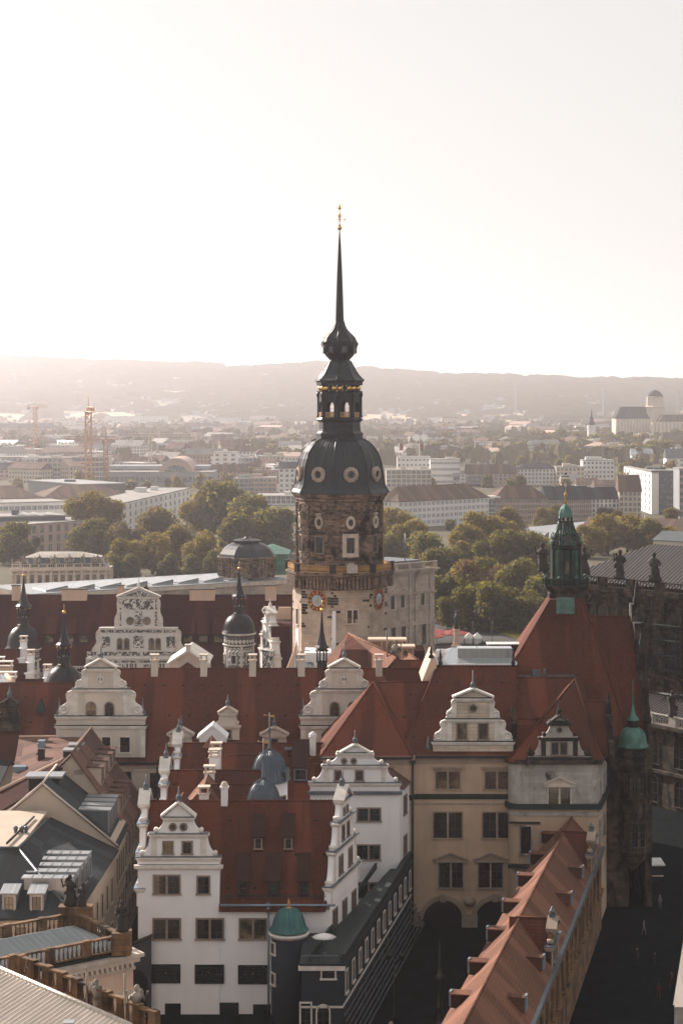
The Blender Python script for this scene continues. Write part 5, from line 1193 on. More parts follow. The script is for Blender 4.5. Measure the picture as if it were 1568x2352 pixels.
# ================================================================ long palace wing behind, courtyard, far wing
def xroof(T, x, y0, y1, hw, zb, zt, mat='tile_red', name='cross_roof'):
    m = MB(); m.add([(x - hw, y0, zb), (x, y0, zt), (x + hw, y0, zb), (x - hw, y1, zb), (x, y1, zt), (x + hw, y1, zb)], [(0, 3, 4, 1), (1, 4, 5, 2), (0, 1, 2), (5, 4, 3)]); m.tube([(x, y0, zt), (x, y1, zt)], .12, 5)
    return m.build(name, mat, T)
def build_long_wing():
    Df, Dr, Db = 268.0, 277.5, 287.0
    T = thing('long_palace_wing', (-20, Dr, 0), 0, 'long red roofed palace wing with two cream scrolled gables, before the clock tower', 'building')
    ze = Z(1745, Df); zr = Z(1536, Dr); zr0 = Z(1568, Dr)
    xl, xm, xr = -52.0, X(236, Dr), X(900, Dr)
    body(T, 'cream_plaster', [(xl, Df), (xr, Df), (xr, Db), (xl, Db)], 0, ze - .2)
    roof(T, 'tile_red', [(xm, Df, ze), (xr + 4, Df, ze), (xr + 4, Db, ze), (xm, Db, ze)], (xm, Dr, zr), (xr + 4, Dr, zr), ov=.5, ovl=0)
    roof(T, 'tile_red', [(xl, Df, ze), (xm, Df, ze), (xm, Db, ze), (xl, Db, ze)], (xl, Dr - .6, zr0), (xm, Dr - .6, zr0), ov=.5, ovr=0, name='low_roof')
    g = Df - .3
    def cz(v): return Z(v, g)
    for u0, k in ((231, 1), (790, 0.98)):
        xg = X(u0, g); w = [(X(u0 - 22, g) - xg, cz(1645), 1.1, 1.75, 'arch', 'glass_warm'), (X(u0 + 20, g) - xg, cz(1645), 1.1, 1.75, 'arch', 'glass_black')]
        gable(T, frame((xg, g, 0)), tiersx(g, [(102*k, 1740, 1666), (102*k, 1666, 1644), (62*k, 1644, 1582, 98*k), (29*k, 1582, 1534, 60*k)]), (32*g/F, cz(1534), cz(1515)), 'striped_stone' if 0 else 'cream_plaster', 'pale_trim', .8, w, 'lead', 'console', fh=1.9,
              bigs=((-96*k*g/F, cz(1644), 2.4), (96*k*g/F, cz(1644), 2.4)), capmat='green_lead')
        m = MB(); y = g - .08; m.M = frame((xg, y, cz(1560))) @ Matrix.Rotation(R(90), 4, 'X'); m.lathe([(.3, 0), (.3, .1), (.5, .1), (.5, 0)], 8, 22.5, 0, False); m.M = frame((xg, y, 0)); 
        m.box(-.12, .12, -.08, 0, cz(1573), cz(1546)); m.build('rosette', 'pale_trim', T)
        xroof(T, xg, g + .6, Dr + .5, 5.8*k, cz(1665), cz(1540))
        W = Wall((xg - 6, g), (xg + 6, g))
        for du, w_ in ((-15, 19), (13, 19), (56, 22)):
            if u0 > 700 and du > -20 and du != -15: continue
            win(T, W, u0 + du - (20 if u0 > 700 else 0), 1711, w_, 34, 'single', 'pale_trim', 'glass_black')
    # small ornate dormers
    def slope(u, v):
        sl = (zr - ze)/(Dr - Df); kk = (v - 909)/F; D = (67 - ze + sl*Df)/(sl + kk); return X(u, D), D, 67 - kk*D
    for u, v, hw, tall in ((415, 1716, 26, 0), (523, 1700, 27, 1), (630, 1716, 28, 0), (22, 1680, 24, 1)):
        x, D, z = slope(u, v); g_ = D - .3; s = g_/F
        if tall: tr = [(hw*s, Z(v, g_), Z(v - 33, g_)), (hw*.62*s, Z(v - 33, g_), Z(v - 62, g_), hw*s)]; pd = (hw*.66*s, Z(v - 62, g_), Z(v - 75, g_))
        else: tr = [(hw*.85*s, Z(v, g_), Z(v - 28, g_), hw*1.2*s)]; pd = (hw*s, Z(v - 28, g_), Z(v - 44, g_))
        gable(T, frame((x, g_, 0)), tr, pd, 'cream_plaster' if u > 100 else 'sooty_stone', 'stone_trim' if u > 100 else 'sooty_trim', .6, [(0, Z(v - 4, g_), .8, 1.2, 'single', 'glass_black')] if u > 100 else [], 'lead', 'volute', fh=1.5)
        xroof(T, x, g_ + .5, g_ + 4.5, hw*.7*s, Z(v, g_) + .3, tr[-1][2] + .2, 'tile_red', 'dormer_roof')
    # triangular louvre
    x, D, z = slope(92, 1637); m = MB(); a, b, c = Pt(79, 1637, D - .6), Pt(105, 1637, D - .6), Pt(92, 1607, D + .2); q = Vector((c.x, D + 1.8, c.z)); m.add([a, b, c, q, Vector((b.x, b.y + 1.0, b.z)), Vector((a.x, a.y + 1, a.z))], [(0, 1, 2), (1, 4, 3, 2), (0, 2, 3, 5)]); m.build('roof_louvre', 'green_lead', T)
    # chimneys along the ridge
    for u in (355, 468, 580, 692, 870):
        x = X(u, Dr - .5); chimney(T, x, Dr - .4, zr - 1.2, Z(1517, Dr), .95, .95, 'cream_plaster', 'stone_trim')
    W = Wall((xl, Df), (xr, Df))
    bands(T, W, [(ze - .9, ze - .4, .4), (ze - 1.6, ze - 1.4, .1), (12.4, 12.8, .2)], 'stone_trim')
    m = MB(); m.tube([(xl, Df - .55, ze - .35), (xr, Df - .55, ze - .35)], .14, 6); m.build('gutter', 'green_lead', T)
    for u in (385, 420): m = None
    for u, v in ((356, 1805), (290, 1800)): win(T, W, u, v, 24, 60, 'single', 'stone_trim', 'glass_black')
    m = MB(); x = X(362, Df); m.tube([(x, Df - .2, ze), (x, Df - .2, 0)], .13, 6); m.build('downpipe', 'green_lead', T)
    return T
build_long_wing()

def stair_turret(u, D, vd, vtop, rd, lab, mat='dark_copper_smooth', drum='sgraffito', vcyl=None, k2=1.0):
    """onion dome, slim lantern and needle. vd: foot of the dome, vtop: tip of the spire, rd: dome radius in photo px"""
    cx = X(u, D); k = D/F; T = thing('stair_turret', (cx, D, 0), 0, lab, 'turret')
    def z(v): return Z(v, D)
    r = rd*k; zd = z(vd)
    m = MB(); m.lathe([(r*.93, 0), (r*.93, zd - 2.2)], 24, 0, 0, True, cx, D); m.build('shaft', drum, T)
    for z0, z1, e in ((zd - 2.5, zd - 2.1, 1.0), (zd - .45, zd + .05, 1.03)):
        m = MB(); m.lathe([(r*.9, z0), (r*e, z0 + .1), (r*(e + .04), z1 - .1), (r*.9, z1)], 24, 0, 0, True, cx, D); m.build('cornice', 'pale_trim', T)
    m = MB(); m.lathe([(r*.94, zd - 2.15), (r*.94, zd - .4)], 24, 0, 0, True, cx, D); m.build('frieze', 'sgraffito', T)
    for a in range(-150, 180, 60):
        q = R(a + 12); win_at(T, frame((cx + r*.92*math.sin(q), D - r*.92*math.cos(q), zd - 5.6), q), .9, 1.5, 'single', 'pale_trim', 'glass_black')
        m = MB(); q = R(a - 18); m.M = frame((cx + r*.93*math.sin(q), D - r*.93*math.cos(q), 0), q); m.box(-.25, .25, -.12, .1, zd - 9, zd - 2.4); m.build('pilaster', 'pale_trim', T)
    H = 44*k2*k*rd/39
    pr = [(1.06, 0), (1.05, .03), (.98, .10), (.96, .25), (.92, .45), (.82, .66), (.66, .84), (.45, .96), (.32, 1.0)]
    m = MB(); m.lathe([(a*r, zd + b*H) for a, b in pr], 28, 0, 0, True, cx, D)
    for f in range(8): a = R(45*f + 20); m.tube([(cx + a_*r*math.sin(a), D - a_*r*math.cos(a), zd + b*H) for a_, b in pr], .05, 4)
    m.build('dome', mat, T)
    z1 = zd + H; s = r/39/k*k
    hh = z(vtop) - z1
    L = r*.33
    m = MB(); m.lathe([(L*1.1, z1 - .1), (L*1.1, z1 + hh*.02), (L, z1 + hh*.03), (L, z1 + hh*.13), (L*1.25, z1 + hh*.145), (L*.8, z1 + hh*.155)], 8, 22.5, 0, False, cx, D); m.build('lantern_base', mat, T)
    for f in range(8):
        a = R(45*f + 22.5); m = MB(); m.tube([(cx + L*.95*math.sin(a), D - L*.95*math.cos(a), z1 + hh*.14), (cx + L*.95*math.sin(a), D - L*.95*math.cos(a), z1 + hh*.31)], L*.17, 5); m.build('lantern_post', mat, T)
        m = MB(); m.ball((cx + L*1.25*math.sin(a), D - L*1.25*math.cos(a), z1 + hh*.3), .13, 0, 6); m.build('gilded_ball', 'gold_paint', T)
    m = MB(); m.lathe([(L*.7, z1 + hh*.29), (L*1.05, z1 + hh*.30), (L*1.1, z1 + hh*.33), (L*1.5, z1 + hh*.335), (L*1.45, z1 + hh*.345), (L*1.05, z1 + hh*.38), (L*.72, z1 + hh*.45), (L*.45, z1 + hh*.55), (L*.25, z1 + hh*.70), (L*.08, z1 + hh*.86)], 8, 22.5, 0, False, cx, D); m.build('spire', mat, T)
    m = MB(); m.ball((cx, D, z1 + hh*.87), .3, 0, 8); m.tube([(cx, D, z1 + hh*.87), (cx, D, z1 + hh)], .06, 5, 0, .03); m.build('gilded_finial', 'gold', T)
    return T
stair_turret(147, 303, 1575, 1388, 41, 'dark onion domed stair turret with slim spire, nearest on the left, behind the red ridge')
stair_turret(739, 306, 1580, 1380, 36, 'dark slim spire of the stair turret right in front of the clock tower', k2=.9)
stair_turret(549, 376, 1452, 1290, 37, 'round painted stair turret with black onion dome, left of the clock tower')
stair_turret(54, 380, 1488, 1305, 39, 'black onion dome with needle spire at the left edge of the courtyard', k2=1.15)

def build_far_wing():
    Df, Dr, Db = 384.0, 396.0, 408.0
    T = thing('far_palace_wing', (-35, Dr, 0), 0, 'far palace wing with long dark red roof and black and white painted gable', 'building')
    ze = Z(1535, Df); zr = Z(1367, Dr); xl, xr = -75.0, X(672, Dr)
    body(T, 'sgraffito', [(xl, Df), (xr, Df), (xr, Db), (xl, Db)], 0, ze - .2)
    roof(T, 'tile_dark', [(xl, Df, ze), (xr, Df, ze), (xr, Db, ze), (xl, Db, ze)], (xl, Dr, zr), (xr, Dr, zr), ov=.4)
    g = 380.0; u0 = 318; xg = X(u0, g)
    def cz(v): return Z(v, g)
    m = MB(); m.box(X(197, g), X(432, g), g, Df + 1, 0, cz(1512)); m.build('front_wall', 'far_white', T)
    tr = tiersx(g, [(118, 1540, 1511), (88, 1511, 1441, 108), (44, 1441, 1370, 56)])
    go = gable(T, frame((xg, g - .1, 0)), tr, (47*g/F, cz(1371), cz(1351)), 'far_white', 'pale_trim', .8,
          [(X(u, g) - xg, cz(1491), .8, 2.0, 'arch', 'glass_warm') for u in (275, 291, 348, 363)] + [(X(u, g) - xg, cz(1434), 1.3, 1.3, 'round', 'glass_warm') for u in (299, 337)], 'pale_trim', 'console', fh=1.7)
    # painted panels
    def panel(u0_, u1, v0, v1, off=.2):
        m = MB(); m.box(X(u0_, g), X(u1, g), g - off, g, cz(v1), cz(v0)); return m
    for a in ((281, 353, 1375, 1400), (275, 279, 1405, 1438), (310, 327, 1404, 1438), (356, 361, 1405, 1438), (232, 404, 1446, 1453), (235, 253, 1462, 1488), (306, 330, 1460, 1488), (382, 402, 1462, 1488), (200, 430, 1497, 1506), (205, 428, 1515, 1522), (275, 279, 1376, 1400), (357, 361, 1376, 1400), (268, 288, 1526, 1536), (330, 350, 1526, 1536)):
        panel(*a).build('painted_panel', 'sgraffito', T)
    m = MB(); m.slab([(X(285, g), cz(1369)), (X(351, g), cz(1369)), (X(318, g), cz(1356))], g - .2, g); m.build('painted_panel', 'sgraffito', T)
    W = Wall((X(197, g), g - .15), (X(432, g), g - .15))
    for u in (246, 296, 308, 358, 372): win(T, W, u, 1529, 11, 10, 'double', 'pale_trim', 'glass_warm')
    xroof(T, xg, g + .8, Dr, 6, cz(1500), cz(1362), 'tile_dark')
    # roof dormers with lit windows
    sl = (zr - ze)/(Dr - Df)
    def sp(u, v): kk = (v - 909)/F; D = (67 - ze + sl*Df)/(sl + kk); return X(u, D), D, 67 - kk*D
    for i, u in enumerate((114, 160, 193, 432, 467, 502, 470)):
        if i == 6: continue
        x, D, z = sp(u, 1476); shed_dormer(T, frame((x, D - .3, z)), 1.9, 1.6, 3.4, 2.8, 'tile_dark', 'tile_dark', 'glass_warm', 'shutter_brown')
    Wf = Wall((xl, Df), (xr, Df))
    for u in (115, 127, 170, 182, 196): win(T, Wf, u, 1538, 8, 12, 'double', 'pale_trim', 'glass_warm')
    for u, w_ in ((38, 1.6), (172, 5.0), (277, 1.3), (465, 5.0), (622, 2.2)):
        x = X(u, Dr); chimney(T, x, Dr - .3, zr - 1.2, Z(1353, Dr) if w_ > 3 else Z(1345, Dr), w_, 1.3, 'peach_plaster', 'sooty_trim', False)
    # right part: lit chimney gable beside the clock tower
    m = MB(); a = Z(1395, 380); m.slab([(X(622, 378), Z(1440, 378)), (X(668, 378), Z(1440, 378)), (X(668, 378), Z(1395, 378)), (X(640, 378), Z(1395, 378)), (X(632, 378), Z(1418, 378))], 378, 378.6); m.build('lit_gable', 'peach_plaster', T)
    # side gable, seen edge-on
    T2 = thing('side_gable_house', (X(613, 372), 372, 0), 0, 'narrow white painted gable seen edge-on between onion turret and clock tower', 'building')
    M = frame((X(598, 372), 372, 0), R(-78)); W_ = 7.0
    body(T2, 'tile_dark', [(X(625, 372), 366), (X(668, 372), 366), (X(668, 372), 378), (X(625, 372), 378)], 0, Z(1440, 366), name='roof_block')
    Wg = Wall((X(600, 378), 379), (X(634, 365), 363.5))
    gable(T2, Wg.M(Wg.L/2, 0, .4), [(7.8, 14, Z(1500, 370)), (6.2, Z(1500, 370), Z(1465, 370), 7.6), (4.2, Z(1465, 370), Z(1432, 370), 6.0), (2.2, Z(1432, 370), Z(1408, 370), 4.0)], (2.4, Z(1408, 370), Z(1397, 370)), 'far_white', 'pale_trim', 1.4, [(-2, Z(1495, 370), 1, 1.6, 'single', 'glass_black'), (2, Z(1495, 370), 1, 1.6, 'single', 'glass_black')], 'pale_trim')
    body(T2, 'sgraffito', [(X(604, 368), 364), (X(628, 364), 362), (X(640, 364), 378), (X(606, 378), 378)], 0, Z(1490, 366))
    return T
build_far_wing()

def build_court_roofs():
    # small stepped ranges at the left edge between the turrets
    T = thing('courtyard_range', (X(30, 325), 325, 0), 0, 'small red roofed range with stepped white chimneys, left edge of the courtyard', 'building')
    for i, (ul, ur, v, D) in enumerate(((-60, 46, 1492, 350), (-60, 62, 1525, 335), (-60, 100, 1561, 318))):
        xl, xr = X(ul, D), X(ur, D); zr = Z(v, D); ze = zr - 6
        m = MB(); m.add([(xl, D - 6, ze), (xr, D - 6, ze), (xr, D, zr), (xl, D, zr), (xr, D + 6, ze), (xl, D + 6, ze)], [(0, 1, 2, 3), (3, 2, 4, 5), (1, 4, 2)]); m.tube([(xl, D, zr), (xr, D, zr)], .12, 5); m.build('roof', 'tile_dark', T)
        m = MB(); m.box(xl, xr - .2, D - 5.6, D + 5.6, 0, ze + .2); m.build('wall', 'cream_plaster', T)
        for k in range(4): 
            m = MB(); yy = D - 5 + k*1.7; zz = ze + (k + 1)*1.5; m.box(xr - .1, xr + .9, yy, yy + 1.7, ze - 8, zz); m.box(xr - .25, xr + 1.05, yy - .1, yy + 1.8, zz, zz + .2); m.build('gable_step', 'white_plaster', T)
        chimney(T, xr + .4, D + 1.5, zr - 2, zr + 1.3, 1.1, 1.1)
    for u, v, D in ((14, 1520, 330), (22, 1545, 320), (5, 1510, 340)):
        chimney(T, X(u, D), D - 1.6, Z(v + 30, D), Z(v + 8, D), 2.6 if u != 5 else 1.2, 1.2, 'peach_plaster', 'pale_trim')
    m = MB(); a = 312; m.add([Pt(-20, 1578, a - 4), Pt(35, 1578, a - 4), Pt(12, 1550, a + 2), Pt(-30, 1545, a + 2)], [(0, 1, 2, 3)]); m.build('zinc_roof', 'zinc', T)
    m = MB(); m.tube([Pt(14, 1550, a), Pt(38, 1578, a - 4)], .35, 5); m.build('coping', 'peach_plaster', T)
    # pale gabled pavilion behind the long roof
    D = 300; x = X(432, D)
    T = thing('gabled_pavilion', (x, D, 0), 0, 'pale pink gabled end wall with dark pointed dormer, just above the long red roof', 'building')
    z0, z1 = Z(1540, D), Z(1497, D); hw = 41*D/F*1.0
    m = MB(); m.slab([(x - hw*1.05, 0), (x + hw*1.05, 0), (x + hw*1.05, Z(1525, D)), (x, z1), (x - hw*1.05, Z(1525, D))], D, D + 9); m.build('wall', 'cream_plaster', T)
    m = MB()
    for sx in (-1, 1):
        q = [(x + sx*(hw*1.15), Z(1528, D)), (x, z1), (x, z1 + .35), (x + sx*(hw*1.2), Z(1524, D))]; m.slab(q if sx < 0 else q[::-1], D - .4, D + 9.2)
    m.build('coping', 'pale_trim', T)
    m = MB(); m.lathe([(1.5, Z(1535, D)), (.02, Z(1519, D))], 4, 0, 0, False, x, D - 1); m.build('pointed_roof', 'tile_red', T)
    m = MB(); m.box(x - .35, x + .35, D - .3, D + .4, z1, z1 + .9); m.box(x - .5, x + .5, D - .45, D + .55, z1 + .9, z1 + 1.1); m.build('finial', 'pale_trim', T)
    # roofs at the foot of the clock tower
    T = thing('tower_foot_range', (X(850, 310), 312, 0), 0, 'red roofed range at the clock tower foot with sunlit side slopes', 'building')
    D = 310.0
    ap = Pt(815, 1465, 318); zb = Z(1545, 300)
    a, b, c, d_ = Vector((X(762, 302), 302, zb)), Vector((X(852, 302), 302, zb)), Vector((X(900, 322), 322, zb)), Vector((X(800, 330), 330, zb))
    m = MB(); r2 = Pt(848, 1488, 312)
    m.add([Pt(765, 1545, 303), Pt(848, 1545, 303), Pt(843, 1492, 309), Pt(785, 1492, 309), Pt(795, 1466, 314), Pt(812, 1458, 316)], [(0, 1, 2, 3)]); m.build('front_roof', 'tile_dark', T)
    m = MB(); m.add([Pt(785, 1492, 309), Pt(843, 1492, 309), Pt(800, 1456, 318), Pt(792, 1460, 318)], [(0, 1, 2, 3)]); m.build('upper_roof', 'tile_red', T)
    def thick(name, pts, mat, th=.5):
        pts = [Vector(p) for p in pts]; n = (pts[1] - pts[0]).cross(pts[2] - pts[0]).normalized()
        if n.y > 0: n = -n
        k = len(pts); m = MB(); m.add(pts + [p - n*th for p in pts], [list(range(k)), list(range(k, 2*k))[::-1]] + [(i, (i + 1) % k, k + (i + 1) % k, k + i) for i in range(k)]); return m.build(name, mat, T)
    # side slopes: sunlight put into the paler tile, front slope in darker tile
    def leftslope(name, u0, v0, D0, u1, v1, D1, run, drop, mat='tile_orange_lit'):
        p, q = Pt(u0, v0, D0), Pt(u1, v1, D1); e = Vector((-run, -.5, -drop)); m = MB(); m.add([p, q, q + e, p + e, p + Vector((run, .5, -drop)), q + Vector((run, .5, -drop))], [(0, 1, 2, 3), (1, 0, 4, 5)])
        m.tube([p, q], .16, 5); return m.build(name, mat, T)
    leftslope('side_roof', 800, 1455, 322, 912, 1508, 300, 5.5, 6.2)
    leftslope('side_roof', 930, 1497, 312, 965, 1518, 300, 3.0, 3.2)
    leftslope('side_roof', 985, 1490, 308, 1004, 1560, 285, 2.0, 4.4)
    m = MB(); x0, x1 = X(905, 295), X(988, 295); zr = Z(1517, 295); m.add([(x0, 286, zr - 8), (x1, 286, zr - 8), (x1, 295, zr), (x0, 295, zr), (x0, 304, zr - 8), (x1, 304, zr - 8)], [(0, 1, 2, 3), (3, 2, 5, 4)]); m.tube([(x0, 295, zr), (x1, 295, zr)], .12, 5); m.build('back_roof', 'tile_red', T)
    m = MB(); x0, x1 = X(928, 318), X(975, 318); zr = Z(1496, 318); m.box(x0, x1, 318, 326, zr - 5, zr); m.build('low_block', 'tile_dark', T)
    m = MB(); x0, x1 = X(765, 318), X(905, 318); m.box(x0, x1, 309, 324, 0, Z(1560, 309)); m.build('wall', 'cream_plaster', T)
    # stone lookout with small columns
    for u, v, D, w_ in ((889, 1466, 316, 46/14.5), (929, 1482, 312, 24/14.5)):
        x = X(u, D); m = MB(); w2 = w_*.95; z1 = Z(v, D)
        m.box(x - w2, x + w2, D - 1.5, D + 1.5, z1 - .35, z1); m.box(x - w2*.92, x + w2*.92, D - 1.4, D + 1.4, z1 - 6, z1 - 2.0)
        for j in range(4): m.box(x - w2*.85 + j*w2*.55 - .12, x - w2*.85 + j*w2*.55 + .12, D - 1.3, D - 1.0, z1 - 2.0, z1 - .35)
        m.box(x - w2*.85, x + w2*.85, D + .8, D + 1.2, z1 - 2.0, z1 - .35); m.build('lookout', 'peach_plaster', T)
    statue((X(908, 303), 303, Z(1532, 303)), 4.2, 'statue_stone', 'pale stone warrior statue holding a lance above the red roofs', seed=3, staff=True)
    m = MB(); x = X(907, 299); m.lathe([(.55, Z(1565, 299)), (.6, Z(1550, 299)), (.45, Z(1548, 299)), (.5, Z(1533, 299))], 6, 0, 0, False, x, 299); m.build('pedestal', 'sooty_trim', T)
    m = MB(); x = X(717, 332); m.box(X(700, 330), X(760, 330), 326, 333, 0, Z(1500, 326)); m.build('annex', 'white_plaster', T)
    m = MB(); m.add([Pt(672, 1540, 322), Pt(725, 1540, 322), Pt(712, 1503, 330), Pt(680, 1503, 330)], [(0, 1, 2, 3)]); m.build('lead_roof', 'zinc_dark', T)
    m = MB(); m.slab([(X(655, 330), 0), (X(682, 330), 0), (X(682, 330), Z(1470, 330)), (X(674, 330), Z(1495, 330)), (X(655, 330), Z(1545, 330))], 330, 332); m.build('buttress', 'peach_plaster', T)
build_court_roofs()
# ================================================================ houses at the left edge
def quad_roof(T, pts, mat, name='roof', th=.25):
    """one roof slope through four or more world points, with thickness"""
    pts = [Vector(p) for p in pts]; k = len(pts)
    m = MB(); dn = Vector((0, 0, -th)); m.add(pts + [p + dn for p in pts], [list(range(k)), list(range(k, 2*k))[::-1]] + [(i, (i + 1) % k, k + (i + 1) % k, k + i) for i in range(k)][::1])
    return m.build(name, mat, T)
def build_left():
    d = Vector((0.03, 1)); zE = 15.0; xE = -26.3
    # back house: beige gable, brown tiled roof, four + four dormers
    T = thing('gabled_town_house', (-32, 255, 0), 0, 'beige gabled town house with brown tiled roof and two rows of four dormers', 'building')
    y0, y1 = 243.0, 262.0
    rA, rB = Pt(165, 1731, y0), Pt(190, 1692, y1 - 1); zr = rA.z; eR0 = (xE, y0, zE - .3); eR1 = (xE, y1, zE - .3)
    xL = rA.x - (xE - rA.x)*1.65; zL = zr - (zr - zE)*1.25
    m = MB(); m.slab([(xL, 0), (xE - .1, 0), (xE - .1, zE - .6), (rA.x, zr - .3), (xL, zL - .3)], y0, y1); m.build('wall', 'beige_plaster', T)
    quad_roof(T, [(xE + .5, y0 - .3, zE - .9), (xE + .5, y1, zE - .9), (rA.x, y1, zr), (rA.x, y0 - .3, zr)], 'tile_brown')
    quad_roof(T, [(rA.x, y0 - .3, zr), (rA.x, y1, zr), (xL - .4, y1, zL), (xL - .4, y0 - .3, zL)], 'tile_brown', 'back_roof')
    m = MB(); m.tube([(rA.x, y0 - .3, zr), (rA.x, y1, zr)], .16, 5); m.build('ridge', 'tile_brown', T)
    for row, (f, yy) in enumerate(((.36, (246, 250.5, 255, 258.5)), (.74, (244.5, 247.5, 250.5, 253.5)))):
        for y in yy:
            x = rA.x + (xE - rA.x)*f; z = zr + (zE - .3 - zr)*f
            shed_dormer(T, frame((x + 1.0, y, z - .9), R(90)), 1.6 if row == 0 else 1.5, 1.9, 3.4, .3, 'tile_brown', 'beige_plaster', 'glass_black', 'window_trim', ow=.18)
    chim = [(163, 1724, 247), (175, 1712, 251)]
    for u, v, D in chim:
        m = MB(); p = Pt(u, v, D); m.box(p.x - .85, p.x + .85, D - .8, D + .8, p.z - 2.6, p.z); o = m.build('chimney', 'sooty_trim', T); m = MB(); m.box(p.x - .95, p.x + .95, D - .9, D + .9, p.z, p.z + .2); m.build('chimney_cap', 'zinc', o)
    W = Wall((xE - .1, y0), (xE - .1, y1))
    for k in range(5):
        for z in (10.6, 6.4, 2): win_at(T, W.M(2 + k*3.7, z), 1.3, 2.3, 'single', 'window_trim', 'glass_black')
    m = MB(); p = Pt(172, 1774, y0); m.box(p.x - .1, p.x + 1.0, y0 - .06, y0, p.z - .3, p.z + .3); m.build('vent_grille', 'window_trim', T)
    # lit broad roof further left with rooftop things
    T = thing('broad_roof_house', (-48, 262, 0), 0, 'house with broad brown hipped roof, skylights and small chimney at the left edge', 'building')
    a, b, c_, e = Pt(44, 1692, 272), Pt(190, 1691, 272), Pt(150, 1758, 250), Pt(20, 1815, 240)
    quad_roof(T, [Pt(22, 1818, 240), Pt(162, 1735, 248), Pt(188, 1692, 268), Pt(44, 1693, 268)], 'tile_brown')
    m = MB(); m.tube([Pt(44, 1692, 268), Pt(190, 1691, 268)], .16, 5); m.tube([Pt(-5, 1818, 238), Pt(160, 1738, 247)], .25, 5); m.build('ridge', 'peach_plaster', T)
    quad_roof(T, [Pt(-60, 1900, 228), Pt(60, 1828, 236), Pt(150, 1757, 243.5), Pt(160, 1742, 246), Pt(-20, 1822, 238)], 'tile_dark', 'near_slope')
    m = MB(); m.prism([(-62, 240), (-34, 244), (-34, 268), (-62, 268)], 0, 13); m.build('wall', 'beige_plaster', T)
    for u, v, D, w_, h_ in ((46, 1763, 250, 1.6, .5), (96, 1711, 259, .9, .9)):
        p = Pt(u, v, D); m = MB(); m.box(p.x - w_/2, p.x + w_/2, p.y - .7, p.y + .5, p.z - .6, p.z - .6 + h_ + .3); m.build('skylight', 'lead_blue', T)
    for u, v, D, w_, h_ in ((95, 1742, 252, .8, 1.2),):
        p = Pt(u, v, D); m = MB(); m.box(p.x - w_/2, p.x + w_/2, p.y - .4, p.y + .4, p.z - 1, p.z + h_); m.build('chimney', 'sooty_trim', T)
    for u, v in ((88, 1714), (84, 1735), (93, 1728)): p = Pt(u, v, 253); m = MB(); m.tube([p - Vector((0, 0, 1.6)), p + Vector((0, 0, .2))], .05, 5); m.ball(p + Vector((0, 0, .2)), .15, 0, 6); m.build('vent_pipe', 'lead', T)
    T = thing('grey_roof_house', (-55, 262, 0), 0, 'plain dark grey roof cut off by the left edge', 'building')
    m = MB(); q = [Pt(-70, 1680, 285), Pt(48, 1684, 285), Pt(48, 1728, 272), Pt(20, 1758, 265), Pt(-5, 1812, 252), Pt(-70, 1812, 252)]
    quad_roof(T, q[::-1], 'tile_grey'); m = MB(); m.prism([(-75, 256), (-48, 266), (-45, 285), (-75, 285)], 0, 14); m.build('wall', 'grey_plaster', T)
    # middle house: big beige gable wall, dark tiled roof, grey dormers
    T = thing('beige_gable_house', (-36, 238, 0), 0, 'wide plain beige gable wall with dark slate-coloured tiled roof and four metal dormers', 'building')
    y0, y1 = 232.5, 244.0; ap = Pt(98, 1799, y0); zr = ap.z; xL = ap.x - 9; zL = Pt(0, 1882, y0).z
    xl0 = Pt(0, 1882, y0).x; sl = (zr - zL)/(ap.x - xl0); xL = xl0 - 6; zLL = zL - 6*sl
    m = MB(); m.slab([(xL, 0), (xE, 0), (xE, zE), (ap.x, zr - .25), (xL, zLL - .25)], y0, y1); m.build('wall', 'beige_plaster', T)
    quad_roof(T, [(xE + .4, y0 - .2, zE - .35), (xE + .4, y1, zE - .35), (ap.x, y1, zr), (ap.x, y0 - .2, zr)], 'tile_grey')
    quad_roof(T, [(ap.x, y0 - .2, zr), (ap.x, y1, zr), (xL - .4, y1, zLL - .3), (xL - .4, y0 - .2, zLL - .3)], 'tile_dark', 'back_roof')
    m = MB(); m.tube([(ap.x, y0 - .2, zr), (xE + .4, y0 - .2, zE - .35)], .13, 5); m.tube([(ap.x, y0 - .2, zr), (xL, y0 - .2, zLL)], .16, 5); m.tube([(ap.x, y0, zr), (ap.x, y1, zr)], .15, 5); m.build('roof_edge', 'stone_trim', T)
    for k in range(4):
        y = 234.6 + k*2.5; f = .62; x = ap.x + (xE - ap.x)*f; z = zr + (zE - zr)*f
        shed_dormer(T, frame((x + 2.2, y, z - 2.6), R(90)), 1.2, 3.4, 4.6, .15, 'zinc', 'zinc_dark', 'glass_black', 'zinc')
    m = MB(); p = Pt(105, 1782, 238); m.box(p.x - 1.8, p.x + 1.8, 236.5, 239, p.z - 2.6, p.z); o = m.build('chimney', 'sooty_trim', T); m = MB(); m.box(p.x - 2.2, p.x + 2.2, 236.2, 239.3, p.z, p.z + .25); m.build('chimney_cap', 'zinc', o)
    W = Wall((xE, y0), (xE, y1))
    for k in range(5):
        for z in (9.6, 4.6): win_at(T, W.M(1.5 + k*2.2, z), 1.2, 3.2, 'single', 'beige_plaster', 'glass_black')
    # near house with metal dormers
    T = thing('mansard_house', (-34, 212, 0), 0, 'grey slate mansard house with row of five seamed metal dormers, front left', 'building')
    ze = 13.2; A = Pt(42, 1950, 214); zt = A.z                                    # top front corner of the steep slopes
    B = Vector((X(172, 202.0), 202.0, Z(2108, 202.0))); ze = B.z
    Rr = Pt(108, 1883, 231); E1 = Vector((xE + .4, 232.4, ze))
    A = Vector((X(42, 212.5), 212.5, Z(1950, 212.5))); E0 = Vector((B.x, B.y, ze)); 
    dz = 0
    quad_roof(T, [E0, E1, Vector((Rr.x + .2, 232.4, Rr.z)), A], 'tile_grey', 'street_slope')
